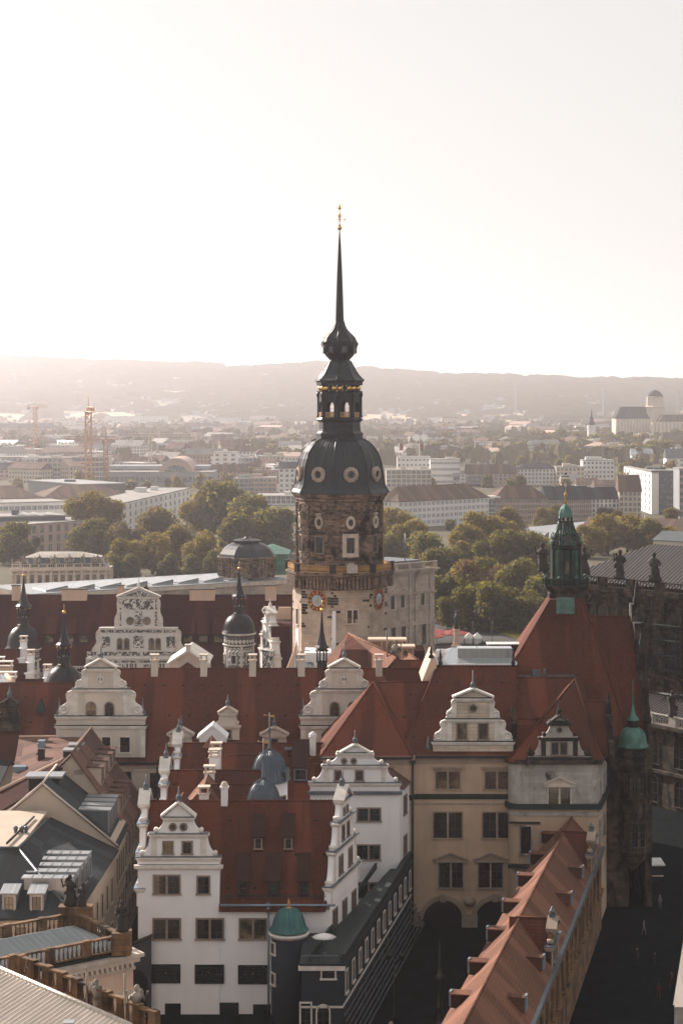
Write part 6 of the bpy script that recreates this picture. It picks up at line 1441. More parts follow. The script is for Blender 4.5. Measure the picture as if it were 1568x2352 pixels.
    quad_roof(T, [Vector((-60, 200.5, ze)), E0, A, Vector((-62, 212.5, A.z))], 'tile_grey', 'front_slope')
    F1 = Pt(85, 1906, 225)
    quad_roof(T, [Vector((-62, 212.5, A.z + .05)), A + Vector((0, 0, .05)), Vector((Rr.x, 231.5, A.z + .1)), Vector((-62, 231.5, A.z + .1))], 'beige_plaster', 'flat_roof')
    m = MB(); m.tube([A + Vector((0, 0, .1)), Rr + Vector((0, 0, .1))], .16, 5); m.tube([A + Vector((0, 0, .1)), Vector((-62, 212.5, A.z + .1))], .14, 5); m.tube([A, E0], .16, 5); m.build('roof_edge', 'zinc_dark', T)
    quad_roof(T, [Pt(-5, 1908, 230), Pt(82, 1906, 224), Rr, Pt(-5, 1895, 232)], 'zinc_dark', 'back_strip')
    m = MB(); m.prism([(-60, 201), (B.x - .4, 202.3), (xE, 232.3), (-60, 232.3)], 0, ze - .3); m.build('wall', 'beige_plaster', T)
    W = Wall((B.x - .4, 202.3), (xE, 232.3)); nrm = Vector((W.n.x, W.n.y, 0))
    for k in range(5):
        s = 4.2 + k*2.75; p = W.p0 + W.d*s; 
        M = frame((p.x - .9, p.y, ze + .2), W.rot)
        b = MB(M); b.box(-.65, .65, -.3, 4.6, 0, 2.7); o = b.build('dormer', 'zinc', T); b = MB(M); b.box(-.75, .75, -.45, 4.9, 2.7, 2.85)
        for j in range(5): b.box(-.75, .75, -.4 + j*1.05, -.35 + j*1.05, 2.85, 2.92)
        b.build('dormer_roof', 'zinc', o); win_at(o, M @ Matrix.Translation((0, -.3, .3)), .9, 2.0, 'single', 'zinc', 'glass_black', sub=False)
    for u in (23, 86):
        D = 203.6; x = X(u, D); zb, zt_ = Z(2114, D), Z(2050, D); M = frame((x, D - .6, zb))
        b = MB(M); w2 = 22*D/F; b.box(-w2*.72, w2*.72, 0, 4, 0, zt_ - zb); o = b.build('dormer', 'zinc', T); b = MB(M); b.hexa([(-w2*.95, -.35, zt_ - zb), (w2*.95, -.35, zt_ - zb), (w2*.95, 2.4, zt_ - zb + .3), (-w2*.95, 2.4, zt_ - zb + .3), (-w2*.95, -.35, zt_ - zb + .12), (w2*.95, -.35, zt_ - zb + .12), (w2*.95, 2.4, zt_ - zb + .45), (-w2*.95, 2.4, zt_ - zb + .45)])
        b.build('dormer_roof', 'zinc', o); win_at(o, M @ Matrix.Translation((0, 0, .15)), w2*.95, zt_ - zb - .4, 'single', 'zinc', 'glass_warm', sub=False)
    for z in (8.8, 3.6):
        for k in range(8): win_at(T, W.M(2 + k*3.6, z), 1.2, 2.8, 'single', 'beige_plaster', 'glass_black')
    W0 = Wall((-60, 201), (B.x - .4, 202.3))
    for k in range(7): win_at(T, W0.M(20 + k*2.4 - 2, ze - 3.2), 1.1, 2.2, 'single', 'beige_plaster', 'glass_black')
    for u, v in ((36, 1922), (50, 1908), (60, 1905)):
        p = Pt(u, v, 220); m = MB(); m.ball((p.x, p.y, A.z + .55), .28, 0, 8); m.tube([(p.x, p.y, A.z), (p.x, p.y, A.z + .5)], .2, 6); m.build('roof_vent', 'lead', T)
    p0, p1 = Pt(16, 1950, 213.5), Pt(78, 1903, 227); m = MB(); m.tube([(p0.x, p0.y, A.z + .35), (p1.x, p1.y, A.z + .35)], .14, 5); m.build('duct', 'sooty_trim', T)
    # dark bridging wall with an arch
    D = 217.5; T = thing('arched_wall', (X(320, D), D, 0), 0, 'dark grey wall with archway linking the white building to the street', 'wall')
    m = MB(); x0, x1 = X(286, D), X(349, D - 1.4); z1, z2 = Z(2168, D), Z(2140, D); cxx = X(314, D); 
    m.slab([(x0, 0), (x1, 0), (x1, z2), (x0, z1)], D - 2.6, D - 2.0); m.build('wall', 'grey_plaster', T)
    m = MB(frame((X(308, D - 2.6), D - 2.6, 0))); m.slab(arc_pts(2.9, Z(2212, D), 12), -.03, .02); m.build('archway', 'glass_black', T)
    m = MB(); m.slab([(x0 - .1, z1), (x1 + .1, z2), (x1 + .1, z2 + .25), (x0 - .1, z1 + .25)], D - 2.75, D - 1.9); m.build('coping', 'sooty_trim', T)
    # baroque building in the lower left corner
    T = thing('balustraded_palace', (-28, 175, 0), 0, 'warm sandstone palace corner with balustrade and stone figures, lower left corner', 'building')
    D0 = 172.0; K = Vector((X(306, D0), D0)); dd = Vector((1, .78)).normalized(); A_ = K - dd*30; n_ = Vector((dd.y, -dd.x))
    zc = Z(2192, D0)
    W = Wall(A_, K); back = Vector((-dd.y*1.0, dd.x))
    dv = Vector((-.55, .835)); q = [A_, K, K + dv*9.5, A_ + dv*9.5]
    m = MB(); m.prism([(p.x, p.y) for p in q], 0, zc - .3); m.build('wall', 'peach_plaster', T)
    m = MB(); cc = (q[0] + q[1] + q[2] + q[3])/4; ex = [(p + (p - cc).normalized()*1.0) for p in q]
    m.prism([(p.x, p.y) for p in ex], zc - .3, zc); ex2 = [(p + (p - cc).normalized()*.6) for p in q]; m.prism([(p.x, p.y) for p in ex2], zc - .7, zc - .3); m.build('cornice', 'stone_trim', T)
    m = MB(W.M(0, 0)); 
    for k in range(60): m.box(W.L - .25 - k*.5 - .14, W.L - .25 - k*.5 + .1, -.35, 0, zc - 1.05, zc - .7)
    m.build('dentils', 'stone_trim', T)
    bands(T, W, [(zc - 3.3, zc - 3.05, .2), (zc - 1.3, zc - 1.05, .15)], 'stone_trim')
    m = MB(); ins = [(p + (cc - p).normalized()*1.1) for p in q]; m.prism([(p.x, p.y) for p in ins], zc, zc + .25); m.build('flat_roof', 'green_lead', T)
    zb = zc + .15
    f = lambda p, t: p + (cc - p).normalized()*t
    q2 = [f(p, 1.0) for p in q]
    balustrade(T, q2[0], q2[1], zb + .3, 1.35, 'yellow_stone', .42, 3.4, .4, pierw=.7)
    balustrade(T, q2[3], q2[2], zb + .3, 1.35, 'yellow_stone', .42, 3.4, .4, pierw=.7)
    balustrade(T, q2[1], q2[2], zb + .3, 1.35, 'yellow_stone', .42, 3.4, .4, pierw=.7)
    p = q2[1]; m = MB(); m.box(p.x - .8, p.x + .8, p.y - .8, p.y + .8, zb, zb + 1.9); m.build('pedestal', 'yellow_stone', T); m = MB()
    m.box(q2[2].x - 1.6, q2[2].x + 1.4, q2[2].y - .6, q2[2].y + .7, zb, zb + 2.2); m.build('pedestal', 'yellow_stone', T)
    m = MB(); ra, rb = Vector((q2[0].x, q2[0].y, zb + .5)), Vector((q2[1].x, q2[1].y, zb + .5)); rc_, rd = Vector((q2[2].x, q2[2].y, zb + .5)), Vector((q2[3].x, q2[3].y, zb + .5)); t0, t1 = (ra + rd)/2 + Vector((0, 0, 1.2)), (rb + rc_)/2 + Vector((-2.5, -1.5, 1.2))
    m.add([ra, rb, rc_, rd, t0, t1], [(0, 1, 5, 4), (1, 2, 5), (2, 3, 4, 5)]); m.build('roof', 'zinc_dark', T)
    statue((q2[2].x - .6, q2[2].y, zb + 2.2), 2.8, 'statue_dark', 'dark trophy group with plumed armour on the back corner pedestal', seed=5, parent=T)
    statue((q2[2].x + .5, q2[2].y - .1, zb + 2.2), 2.1, 'statue_dark', 'smaller dark figure leaning against the plumed trophy group', seed=9)
    statue((q2[1].x, q2[1].y, zb + 1.9), 2.7, 'statue_dark', 'weathered dark stone figure on the balustrade corner pedestal', seed=7)
    # ornament band and tall window in the facade
    win_at(T, W.M(W.L - 5.2, zc - 8.2), 2.2, 4.2, 'double+hood', 'stone_trim', 'glass_warm'); 
    m = MB(W.M(W.L - 5.2, 0)); rnd = random.Random(2)
    for k in range(26): m.ball((-2.6 + k*.21, -.05, zc - 3.75 + .25*math.sin(k*1.1) + rnd.uniform(-.1, .1)), rnd.uniform(.07, .15), 0, 6)
    m.build('relief_ornament', 'stone_trim', T)
    for s_ in (2.2, 8.6): m = MB(W.M(W.L - s_, 0)); m.box(-.35, .35, -.18, 0, 0, zc - 3.4); m.build('pilaster', 'peach_plaster', T)
    # bright seamed metal roof in the very corner, balustrade with two tall figures
    T = thing('metal_roof_wing', (-38, 150, 0), 0, 'sunlit ribbed metal roof with stone balustrade in the bottom left corner', 'building')
    D1, D2 = 160.0, 146.0
    P0, P1 = Pt(-10, 2221, 158), Pt(310, 2375, 146); z_ = P0.z
    P1 = Vector((X(300, 146), 146, Z(2356, 146))); e1 = (P1 - P0); 
    lo = Vector((-5.5, -11, -1.5))
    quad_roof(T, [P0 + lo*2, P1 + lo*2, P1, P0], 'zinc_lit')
    m = MB(); Wd = (P1 - P0); 
    n = 34
    for k in range(n): p = P0 + Wd*(k + .5)/n; m.tube([p + Vector((0, 0, .08)), p + lo*2 + Vector((0, 0, .08))], .05, 4)
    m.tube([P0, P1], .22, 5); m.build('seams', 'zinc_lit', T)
    m = MB(); p = P0 + Wd*.80 + lo*.35; m.box(p.x - .3, p.x + .3, p.y - .3, p.y + .3, p.z - .2, p.z + .9); m.box(p.x - .4, p.x + .4, p.y - .4, p.y + .4, p.z + .9, p.z + 1.1); m.build('roof_vent', 'zinc', T)
    off = Vector((1.5, 2.6, 0)); b0, b1 = P0 + off, P1 + off; zb = min(P0.z, P1.z) 
    N_ = 9
    for k in range(N_):
        s0, s1 = P0.lerp(P1, k/N_) + off, P0.lerp(P1, (k + 1)/N_) + off; balustrade(T, (s0.x, s0.y), (s1.x, s1.y), (s0.z + s1.z)/2 - 1.3, 1.5, 'yellow_stone', .42, 4, .4, pierw=.7)
    m = MB(); m.prism([(P0.x - 4, P0.y), (P0.x + 1.8, P0.y + 3), (P1.x + 1.8, P1.y + 3), (P1.x, P1.y), (P1.x - 12, P1.y - 22), (P0.x - 12, P0.y - 22)], 0, P1.z - 1.4); m.build('wall', 'peach_plaster', T)
    for u, D, v0, v1, sd, lab in ((212, 152, 2345, 2262, 21, 'robed stone statue on the corner balustrade, left of two'), (302, 149, 2372, 2275, 22, 'robed stone statue on the corner balustrade, right of two')):
        zz = Z(v0, D); statue((X(u, D) + .2, D + 1.5, zz), Z(v1, D) - zz, 'statue_stone', lab, seed=sd, plinth=.0, staff=True)
build_left()
# ================================================================ church at the right
def build_church():
    T = thing('cathedral', (55, 345, 0), 0, 'soot-dark baroque cathedral with ribbed metal roof, balustrades and statues at the right edge', 'church')
    p0, p1 = (X(1262, 357), 357.0), (X(1660, 327.5), 327.5); W = Wall(p0, p1); zt = 33.8
    bk = Vector((-W.n.x, -W.n.y)); q = [W.p0, W.p1, W.p1 + bk*26, W.p0 + bk*26]
    m = MB(); m.prism([(p.x, p.y) for p in q], 0, zt); m.build('wall', 'sooty_stone', T)
    bands(T, W, [(zt - .7, zt, 1.0), (zt - 1.6, zt - .7, .55), (zt - 3.2, zt - 2.9, .3)], 'sooty_stone')
    balustrade(T, tuple(W.p0 + W.n*.5), tuple(W.p1 + W.n*.5), zt, 1.75, 'sooty_stone', .62, 6.4, .5, 'balustrade', 1.7)
    Wl = Wall(W.p0 + bk*26, W.p0); bands(T, Wl, [(zt - .7, zt, 1.0), (zt - 1.6, zt - .7, .55)], 'sooty_stone'); balustrade(T, tuple(Wl.p0), tuple(Wl.p1), zt, 1.75, 'sooty_stone', .62, 6.4, .5, 'balustrade', 1.7)
    s, z, t = W.hit(1394, 1330)
    def wp(a, b, z): p = W.p0 + W.d*a + bk*b; return (p.x, p.y, z)
    r = [wp(1.2, 1.6, zt + .6), wp(W.L, 1.6, zt + .6), wp(W.L, 24.5, zt + .6), wp(1.2, 24.5, zt + .6)]; a, b = wp(12.5, 13, 40.6), wp(W.L, 13, 40.6)
    m = MB(); m.add(r + [a, b], [(0, 1, 5, 4), (2, 3, 4, 5), (3, 0, 4)]); m.build('roof', 'church_roof', T)
    m = MB(); c_ = [Vector(p) for p in r + [a, b]]
    n = 46
    for k in range(n):
        f = k/n; lo = c_[0].lerp(c_[1], f); L0 = (lo - c_[0]).length; e = min(1, L0/11.3); up = c_[4] + (c_[1] - c_[0]).normalized()*max(0, L0 - 11.3)
        hi = lo.lerp(Vector((lo.x, lo.y, 0)) + Vector((bk.x, bk.y, 0))*11.4 + Vector((0, 0, 40.6)), e) if e < 1 else up
        m.tube([lo + Vector((0, 0, .06)), hi + Vector((0, 0, .06))], .09, 4)
    m.build('roof_seams', 'church_roof', T)
    for k, (u, v) in enumerate(((1383, 1403), (1467, 1410), (1551, 1420))):
        s, z, t = W.hit(u, v); M = W.M(s, z) @ Matrix.Rotation(R(90), 4, 'X') @ Matrix.Diagonal((.8, 1, 1, 1))
        m = MB(M); m.lathe([(1.5, 0), (1.55, .3), (2.0, .45), (2.25, .2), (2.25, 0)], 20, 0, 0, False); o = m.build('oval_window', 'sooty_stone', T); m = MB(M); m.lathe([(1e-3, .06), (1.5, .06)], 18); m.build('pane', 'glass_black', o)
        m = MB(W.M(s, 0)); m.add([(x, y, zz) for y in (-.7, 0) for x, zz in ((-2.8, z + 1.6), (-1.6, z + 2.8), (0, z + 3.3), (1.6, z + 2.8), (2.8, z + 1.6), (2.8, z + 2.1), (1.6, z + 3.3), (0, z + 3.8), (-1.6, z + 3.3), (-2.8, z + 2.1))], [(0, 1, 8, 9), (1, 2, 7, 8), (2, 3, 6, 7), (3, 4, 5, 6), (0, 10, 11, 1), (1, 11, 12, 2), (2, 12, 13, 3), (3, 13, 14, 4), (9, 8, 18, 19), (8, 7, 17, 18), (7, 6, 16, 17), (6, 5, 15, 16)]); m.build('window_hood', 'sooty_stone', T)
        s, z, t = W.hit(u, 1505); win_at(T, W.M(s, z - 3.4), 3.0, 7.0, 'arch', 'sooty_stone', 'glass_black')
        m = MB(W.M(s, 0)); m.box(-3, 3, -.9, 0, z + 4.3, z + 4.8); m.box(-3, 3, -.6, 0, z - 4.2, z - 3.8); m.build('window_ledge', 'sooty_stone', T)
    for u in (1342, 1425, 1437, 1509, 1521, 1600):
        s = W.hit(u, 1400)[0]; m = MB(W.M(s, 0)); m.box(-.75, .75, -.55, 0, 12, zt - 3.2); m.box(-1.0, 1.0, -.75, 0, zt - 3.2, zt - 1.6); m.box(-1, 1, -.8, 0, 24.6, 25.4); m.build('pilaster', 'sooty_stone', T)
    for k, (u, h, lab) in enumerate(((1250, 5.2, 'dark statue on the cathedral corner, leftmost on its balustrade'), (1347, 5.0, 'statue on the cathedral balustrade right beside the green lantern turret'), (1425, 5.0, 'middle dark statue on the upper cathedral balustrade, against the ribbed roof'), (1508, 5.0, 'rightmost dark statue on the upper cathedral balustrade'))):
        s, z, t = W.hit(u, 1330); p = W.p0 + W.d*s + W.n*.5; statue((p.x, p.y, zt + 1.8), h, 'statue_dark', lab, seed=40 + k)
    s, z, t = W.hit(1259, 1330); p = W.p0 + W.d*(s - .2) + bk*8; statue((p.x, p.y, zt + 1.8), 4.8, 'statue_dark', 'dark statue on the cathedral side balustrade behind the corner figure', seed=46)
    # scaffolding in front of the windows
    sc_ = MB()
    for u0 in (1462, 1545):
        s = W.hit(u0, 1500)[0]; M = W.M(s, 0); sc_.M = M
        for x in (-2.6, 0, 2.6):
            for y in (-1.2, -2.4): sc_.tube([(x, y, 19), (x, y, 29.5)], .06, 4)
        for z in (21, 23.5, 26, 28.5): sc_.box(-2.8, 2.8, -2.5, -1.1, z, z + .1)
        sc_.tube([(-2.6, -2.4, 21), (2.6, -2.4, 23.5)], .05, 4); sc_.tube([(2.6, -2.4, 23.5), (-2.6, -2.4, 26)], .05, 4)
    sc_.M = Matrix(); sc_.build('scaffolding', 'green_lead', T)
    # lower aisle with its own roof and balustrade
    p0, p1 = (X(1395, 336), 336.0), (X(1660, 313), 313.0); V = Wall(p0, p1); za = 13.6; bv = Vector((-V.n.x, -V.n.y))
    m = MB(); q = [V.p0, V.p1, V.p1 + bv*16, V.p0 + bv*16]; m.prism([(p.x, p.y) for p in q], 0, za); m.build('aisle_wall', 'sooty_stone', T)
    bands(T, V, [(za - .6, za, .8), (za - 1.3, za - .6, .4), (5.6, 6.1, .4)], 'sooty_stone'); balustrade(T, tuple(V.p0 + V.n*.3), tuple(V.p1 + V.n*.3), za, 1.7, 'grey_stone', .62, 5.6, .5, 'balustrade', 1.6)
    def vp(a, b, z): p = V.p0 + V.d*a + bv*b; return (p.x, p.y, z)
    m = MB(); m.add([vp(0, 1.4, za + .3), vp(V.L, 1.4, za + .3), vp(V.L, 8, 16.6), vp(0, 8, 16.6)], [(0, 1, 2, 3)]); m.build('aisle_roof', 'church_roof', T)
    m = MB()
    for k in range(34): m.tube([vp(k*V.L/34, 1.4, za + .38), vp(k*V.L/34, 8, 16.68)], .08, 4)
    m.build('roof_seams', 'church_roof', T)
    m = MB(); m.add([vp(0, 8, 16.7), vp(V.L, 8, 16.7), vp(V.L, 14, 18.8), vp(0, 14, 18.8)], [(0, 1, 2, 3)]); m.build('upper_aisle_roof', 'zinc', T)
    m = MB()
    for b_, z in ((8, 16.85), (11, 17.9), (14, 18.95)): m.tube([vp(0, b_, z), vp(V.L, b_, z)], .22, 4)
    for a in (3, 10.5, 18): m.tube([vp(a, 8, 16.8), vp(a, 14, 18.9)], .2, 4)
    m.build('roof_ribs', 'green_lead', T)
    for u, st in ((1500, 1), (1560, 1)):
        s = V.hit(u, 1720)[0]; win_at(T, V.M(s, 7.0), 2.4, 4.6, 'arch', 'sooty_stone', 'glass_black'); win_at(T, V.M(s, .8), 2.2, 4.2, 'arch', 'sooty_stone', 'glass_black')
    s = V.hit(1545, 1650)[0]; p = V.p0 + V.d*s; statue((p.x, p.y, za + 1.7), 4.2, 'statue_dark', 'dark statue on the lower cathedral balustrade at the right edge', seed=51)
    s = V.hit(1480, 1650)[0]; p = V.p0 + V.d*s; m = MB(); m.box(p.x - .1, p.x + .1, p.y - .6, p.y - .4, za, za + 5); m.build('drainpipe', 'lead_blue', T)
build_church()

# ================================================================ museum gallery, its domed hall and the wing right of the tower
def build_museum():
    T = thing('gallery_building', (-15, 495, 0), 0, 'long museum gallery with flat zinc roof, slanted skylights and dark octagonal dome behind the palace', 'building')
    a, b = Vector((X(70, 474), 474)), Vector((X(672, 514), 514)); d = (b - a).normalized(); n = Vector((-d.y, d.x)); z = 19.7
    q = [a, b, b + n*24, a + n*24]; m = MB(); m.prism([(p.x, p.y) for p in q], 0, z); m.build('wall', 'pink_stone', T)
    m = MB(); m.prism([(p.x, p.y) for p in (a - n*.4, b - n*.4, b + n*24.4, a + n*24.4)], z, z + .3); m.build('flat_roof', 'zinc', T)
    W = Wall(a, b); bands(T, W, [(z - .8, z, .5), (z - 5.5, z - 5.2, .3)], 'stone_trim'); balustrade(T, tuple(a + n*.3), tuple(b + n*.3), z - 2.2, 1.8, 'pink_stone', .7, 5.5, .3)
    for k in range(9):
        s = 8 + k*7.2; c = a + d*s + n*7; M = frame((c.x, c.y, z + .3), math.atan2(d.y, d.x))
        m = MB(M); m.add([(-2.9, -4.5, 0), (2.9, -4.5, 0), (3.6, 4.5, 0), (-2.2, 4.5, 0), (-2.9, -4.5, .4), (2.9, -4.5, 1.3), (3.6, 4.5, 1.3), (-2.2, 4.5, .4)], [(4, 5, 6, 7), (0, 1, 5, 4), (1, 2, 6, 5), (2, 3, 7, 6), (3, 0, 4, 7)]); m.build('skylight', 'skylight', T)
    # dome
    c = Vector((X(565, 512), 516)); k = 514/F; z0 = z
    def O(mat, name, lst):
        m = MB(); m.lathe([(r_*k, Z(v, 514)) for r_, v in lst], 8, 22.5, 0, False, c.x, c.y); return m.build(name, mat, T)
    O('tower_dark', 'drum', [(69, 1325), (69, 1284), (72, 1283), (73, 1279), (69, 1278)])
    O('dark_copper', 'dome', [(69, 1280), (66, 1272), (58, 1261), (46, 1253), (36, 1249), (32, 1248)]); O('dark_copper_smooth', 'dome_lantern', [(30, 1249), (30, 1245), (34, 1244), (34, 1242), (8, 1237), (5, 1234), (1, 1232)])
    for f in range(8):
        for j in (-2, -1, 0, 1, 2):
            M = Matrix.Translation((c.x, c.y, 0)) @ Matrix.Rotation(R(45*f), 4, 'Z'); m = MB(M); x = j*1.25; y = -69*k*math.cos(R(22.5)); m.box(x - .2, x + .2, y - .25, y, Z(1322, 514), Z(1285, 514)); m.build('pilaster', 'tower_dark', T)
    m = MB(); x0, x1 = X(598, 535), X(662, 535); za, zb = Z(1268, 535), Z(1249, 535); m.box(x0, x1, 528, 542, z, za); o = m.build('green_hall', 'copper_green_smooth', T)
    m = MB(); m.add([(x0 - .5, 527.5, za), (x1 + .5, 527.5, za), (x1 + .5, 542, za), (x0 - .5, 542, za), (x0 + 3, 535, zb), (x1 - 4, 535, zb)], [(0, 1, 5, 4), (1, 2, 5), (2, 3, 4, 5), (3, 0, 4)]); m.build('hall_roof', 'copper_green_smooth', T)
    T = thing('gallery_wing', (X(930, 500), 506, 0), 0, 'pink sandstone palace-like wing with tall arched windows and roof balustrade, right of the clock tower', 'building')
    W = Wall((X(845, 494), 494), (X(998, 510), 510)); bk = Vector((-W.n.x, -W.n.y)); z = Z(1303, 510)
    q = [W.p0, W.p1, W.p1 + bk*18, W.p0 + bk*18]; m = MB(); m.prism([(p.x, p.y) for p in q], 0, z); m.build('wall', 'pink_stone', T)
    bands(T, W, [(z - .4, z, 1.0), (z - 1.0, z - .4, .6), (z - 6.3, z - 5.9, .35), (z - 14.2, z - 13.2, .3)], 'pink_stone', ext=.0)
    balustrade(T, tuple(W.p0 + W.n*.3), tuple(W.p1 + W.n*.3), z, 1.7, 'pink_stone', .5, 4.6, .4, pierw=.8)
    m = MB(); q2 = [(p + (W.p0 + W.p1)/2*0) for p in q]; m.prism([(p.x, p.y) for p in (W.p0 + bk*2, W.p1 + bk*2 - W.d*3, W.p1 + bk*14 - W.d*3, W.p0 + bk*14)], z, z + 2.0); m.build('attic', 'zinc_dark', T)
    for u, v in ((901, 1378), (924, 1374), (970, 1368)): win(T, W, u, v, 13, 44, 'arch', 'stone_trim', 'glass_black')
    for u, v in ((903, 1463), (926, 1460), (973, 1455)): win(T, W, u, v, 14, 50, 'arch', 'pink_stone', 'glass_black')
    for u in (912, 970):
        s = W.hit(u, 1340)[0]; m = MB(W.M(s, 0)); zz = z - 6.0; m.slab([(-3.2, zz + .1), (3.2, zz + .1), (0, zz + 2.0)], -.5, 0); 
        m.build('window_pediment', 'pink_stone', T)
    for u in (888, 941, 955, 988):
        s = W.hit(u, 1400)[0]; m = MB(W.M(s, 0)); m.box(-.5, .5, -.35, 0, 0, z - 1); m.build('pilaster', 'pink_stone', T)
    m = MB(); s = W.p0 + W.d*10; m.tube([(X(930, 506), 506, z + 1.5), (X(930, 506), 506, z + 9)], .12, 5); m.build('mast', 'lead', T)

    # garden pavilion wing with arcade, far left
    T = thing('arcaded_pavilion', (X(135, 600), 605, 0), 0, 'ornate two-storey baroque pavilion with arched windows, statues and slate mansard roof, left', 'building')
    D = 600; xa, xb = X(28, D), X(246, D); z = Z(1309, D)
    m = MB(); m.prism([(xa, D), (xb, D + 4), (xb, D + 16), (xa, D + 14)], 0, z); m.build('wall', 'pink_stone', T)
    W = Wall((xa, D), (xb, D + 4)); bands(T, W, [(z - .4, z + .5, .7), (z - 6.0, z - 5.5, .4), (z - 1.6, z - 1.3, .25)], 'stone_trim')
    for x_ in (180, 240, 315, 390, 465, 545, 615, 690, 765, 855, 925, 1000):
        u = x_/4.268; win(T, W, u, 1331, 9, 27, 'arch', 'stone_trim', 'glass_dark')
        s = W.hit(u + 8.5, 1330)[0]; m = MB(W.M(s, 0)); m.box(-.3, .3, -.4, 0, z - 5.4, z - .4); m.build('pilaster', 'stone_trim', T)
        s = W.hit(u, 1360)[0]; win_at(T, W.M(s, 1.5), 1.4, 4.2, 'arch', 'stone_trim', 'glass_black')
    balustrade(T, tuple(W.p0), tuple(W.p1), z + .5, 1.2, 'stone_trim', .6, 2.6, .4)
    x0, x1 = X(52, D), X(225, D); z1, z2 = Z(1283, D), Z(1268, D + 6)
    m = MB(); m.hexa([(x0 - 2, D + 1.5, z), (x1 + 2, D + 4.5, z), (x1 + 2, D + 14, z), (x0 - 2, D + 13, z), (x0, D + 3, z1), (x1, D + 5.5, z1), (x1 - 2, D + 11, z1), (x0 + 1, D + 11, z1)]); m.build('mansard', 'slate_dome', T)
    m = MB(); m.add([(x0 - .6, D + 2.6, z1), (x1 + .6, D + 5, z1), (x1, D + 12, z1), (x0, D + 12, z1), (x0 + 4, D + 8, z2), (x1 - 6, D + 8, z2)], [(0, 1, 5, 4), (1, 2, 5), (2, 3, 4, 5), (3, 0, 4)]); m.build('roof', 'zinc_lit', T)
    k = 0
    for x_ in (120, 210, 235, 270, 345, 385, 470, 505, 540, 575, 645, 685, 720, 800, 820, 900, 925, 960, 985, 1040):
        u = x_/4.268; s = W.hit(u, 1300)[0]; p = W.p0 + W.d*s
        statue((p.x, p.y - .1, z + 1.7), 1.9 + (k % 3)*.5, 'statue_stone', 'small pale statue on the roof edge of the arcaded pavilion', 'statues on the pavilion roof', seed=60 + k, arm=False); k += 1
    # low gallery continuing left/right of the pavilion
    T = thing('garden_gallery', (X(40, 585), 585, 0), 0, 'low stone arcade gallery with balustrade below the ornate pavilion at left', 'building')
    m = MB(); m.box(X(-40, 585), X(100, 585), 585, 590, 0, Z(1352, 585)); m.build('wall', 'pink_stone', T)
    W = Wall((X(-40, 585), 585), (X(100, 585), 585)); balustrade(T, tuple(W.p0), tuple(W.p1), Z(1352, 585), 1.2, 'stone_trim', .6, 3, .4)
    for u in (4, 22, 43, 62, 80): win(T, W, u, 1372, 10, 24, 'arch', 'stone_trim', 'glass_black')
build_museum()

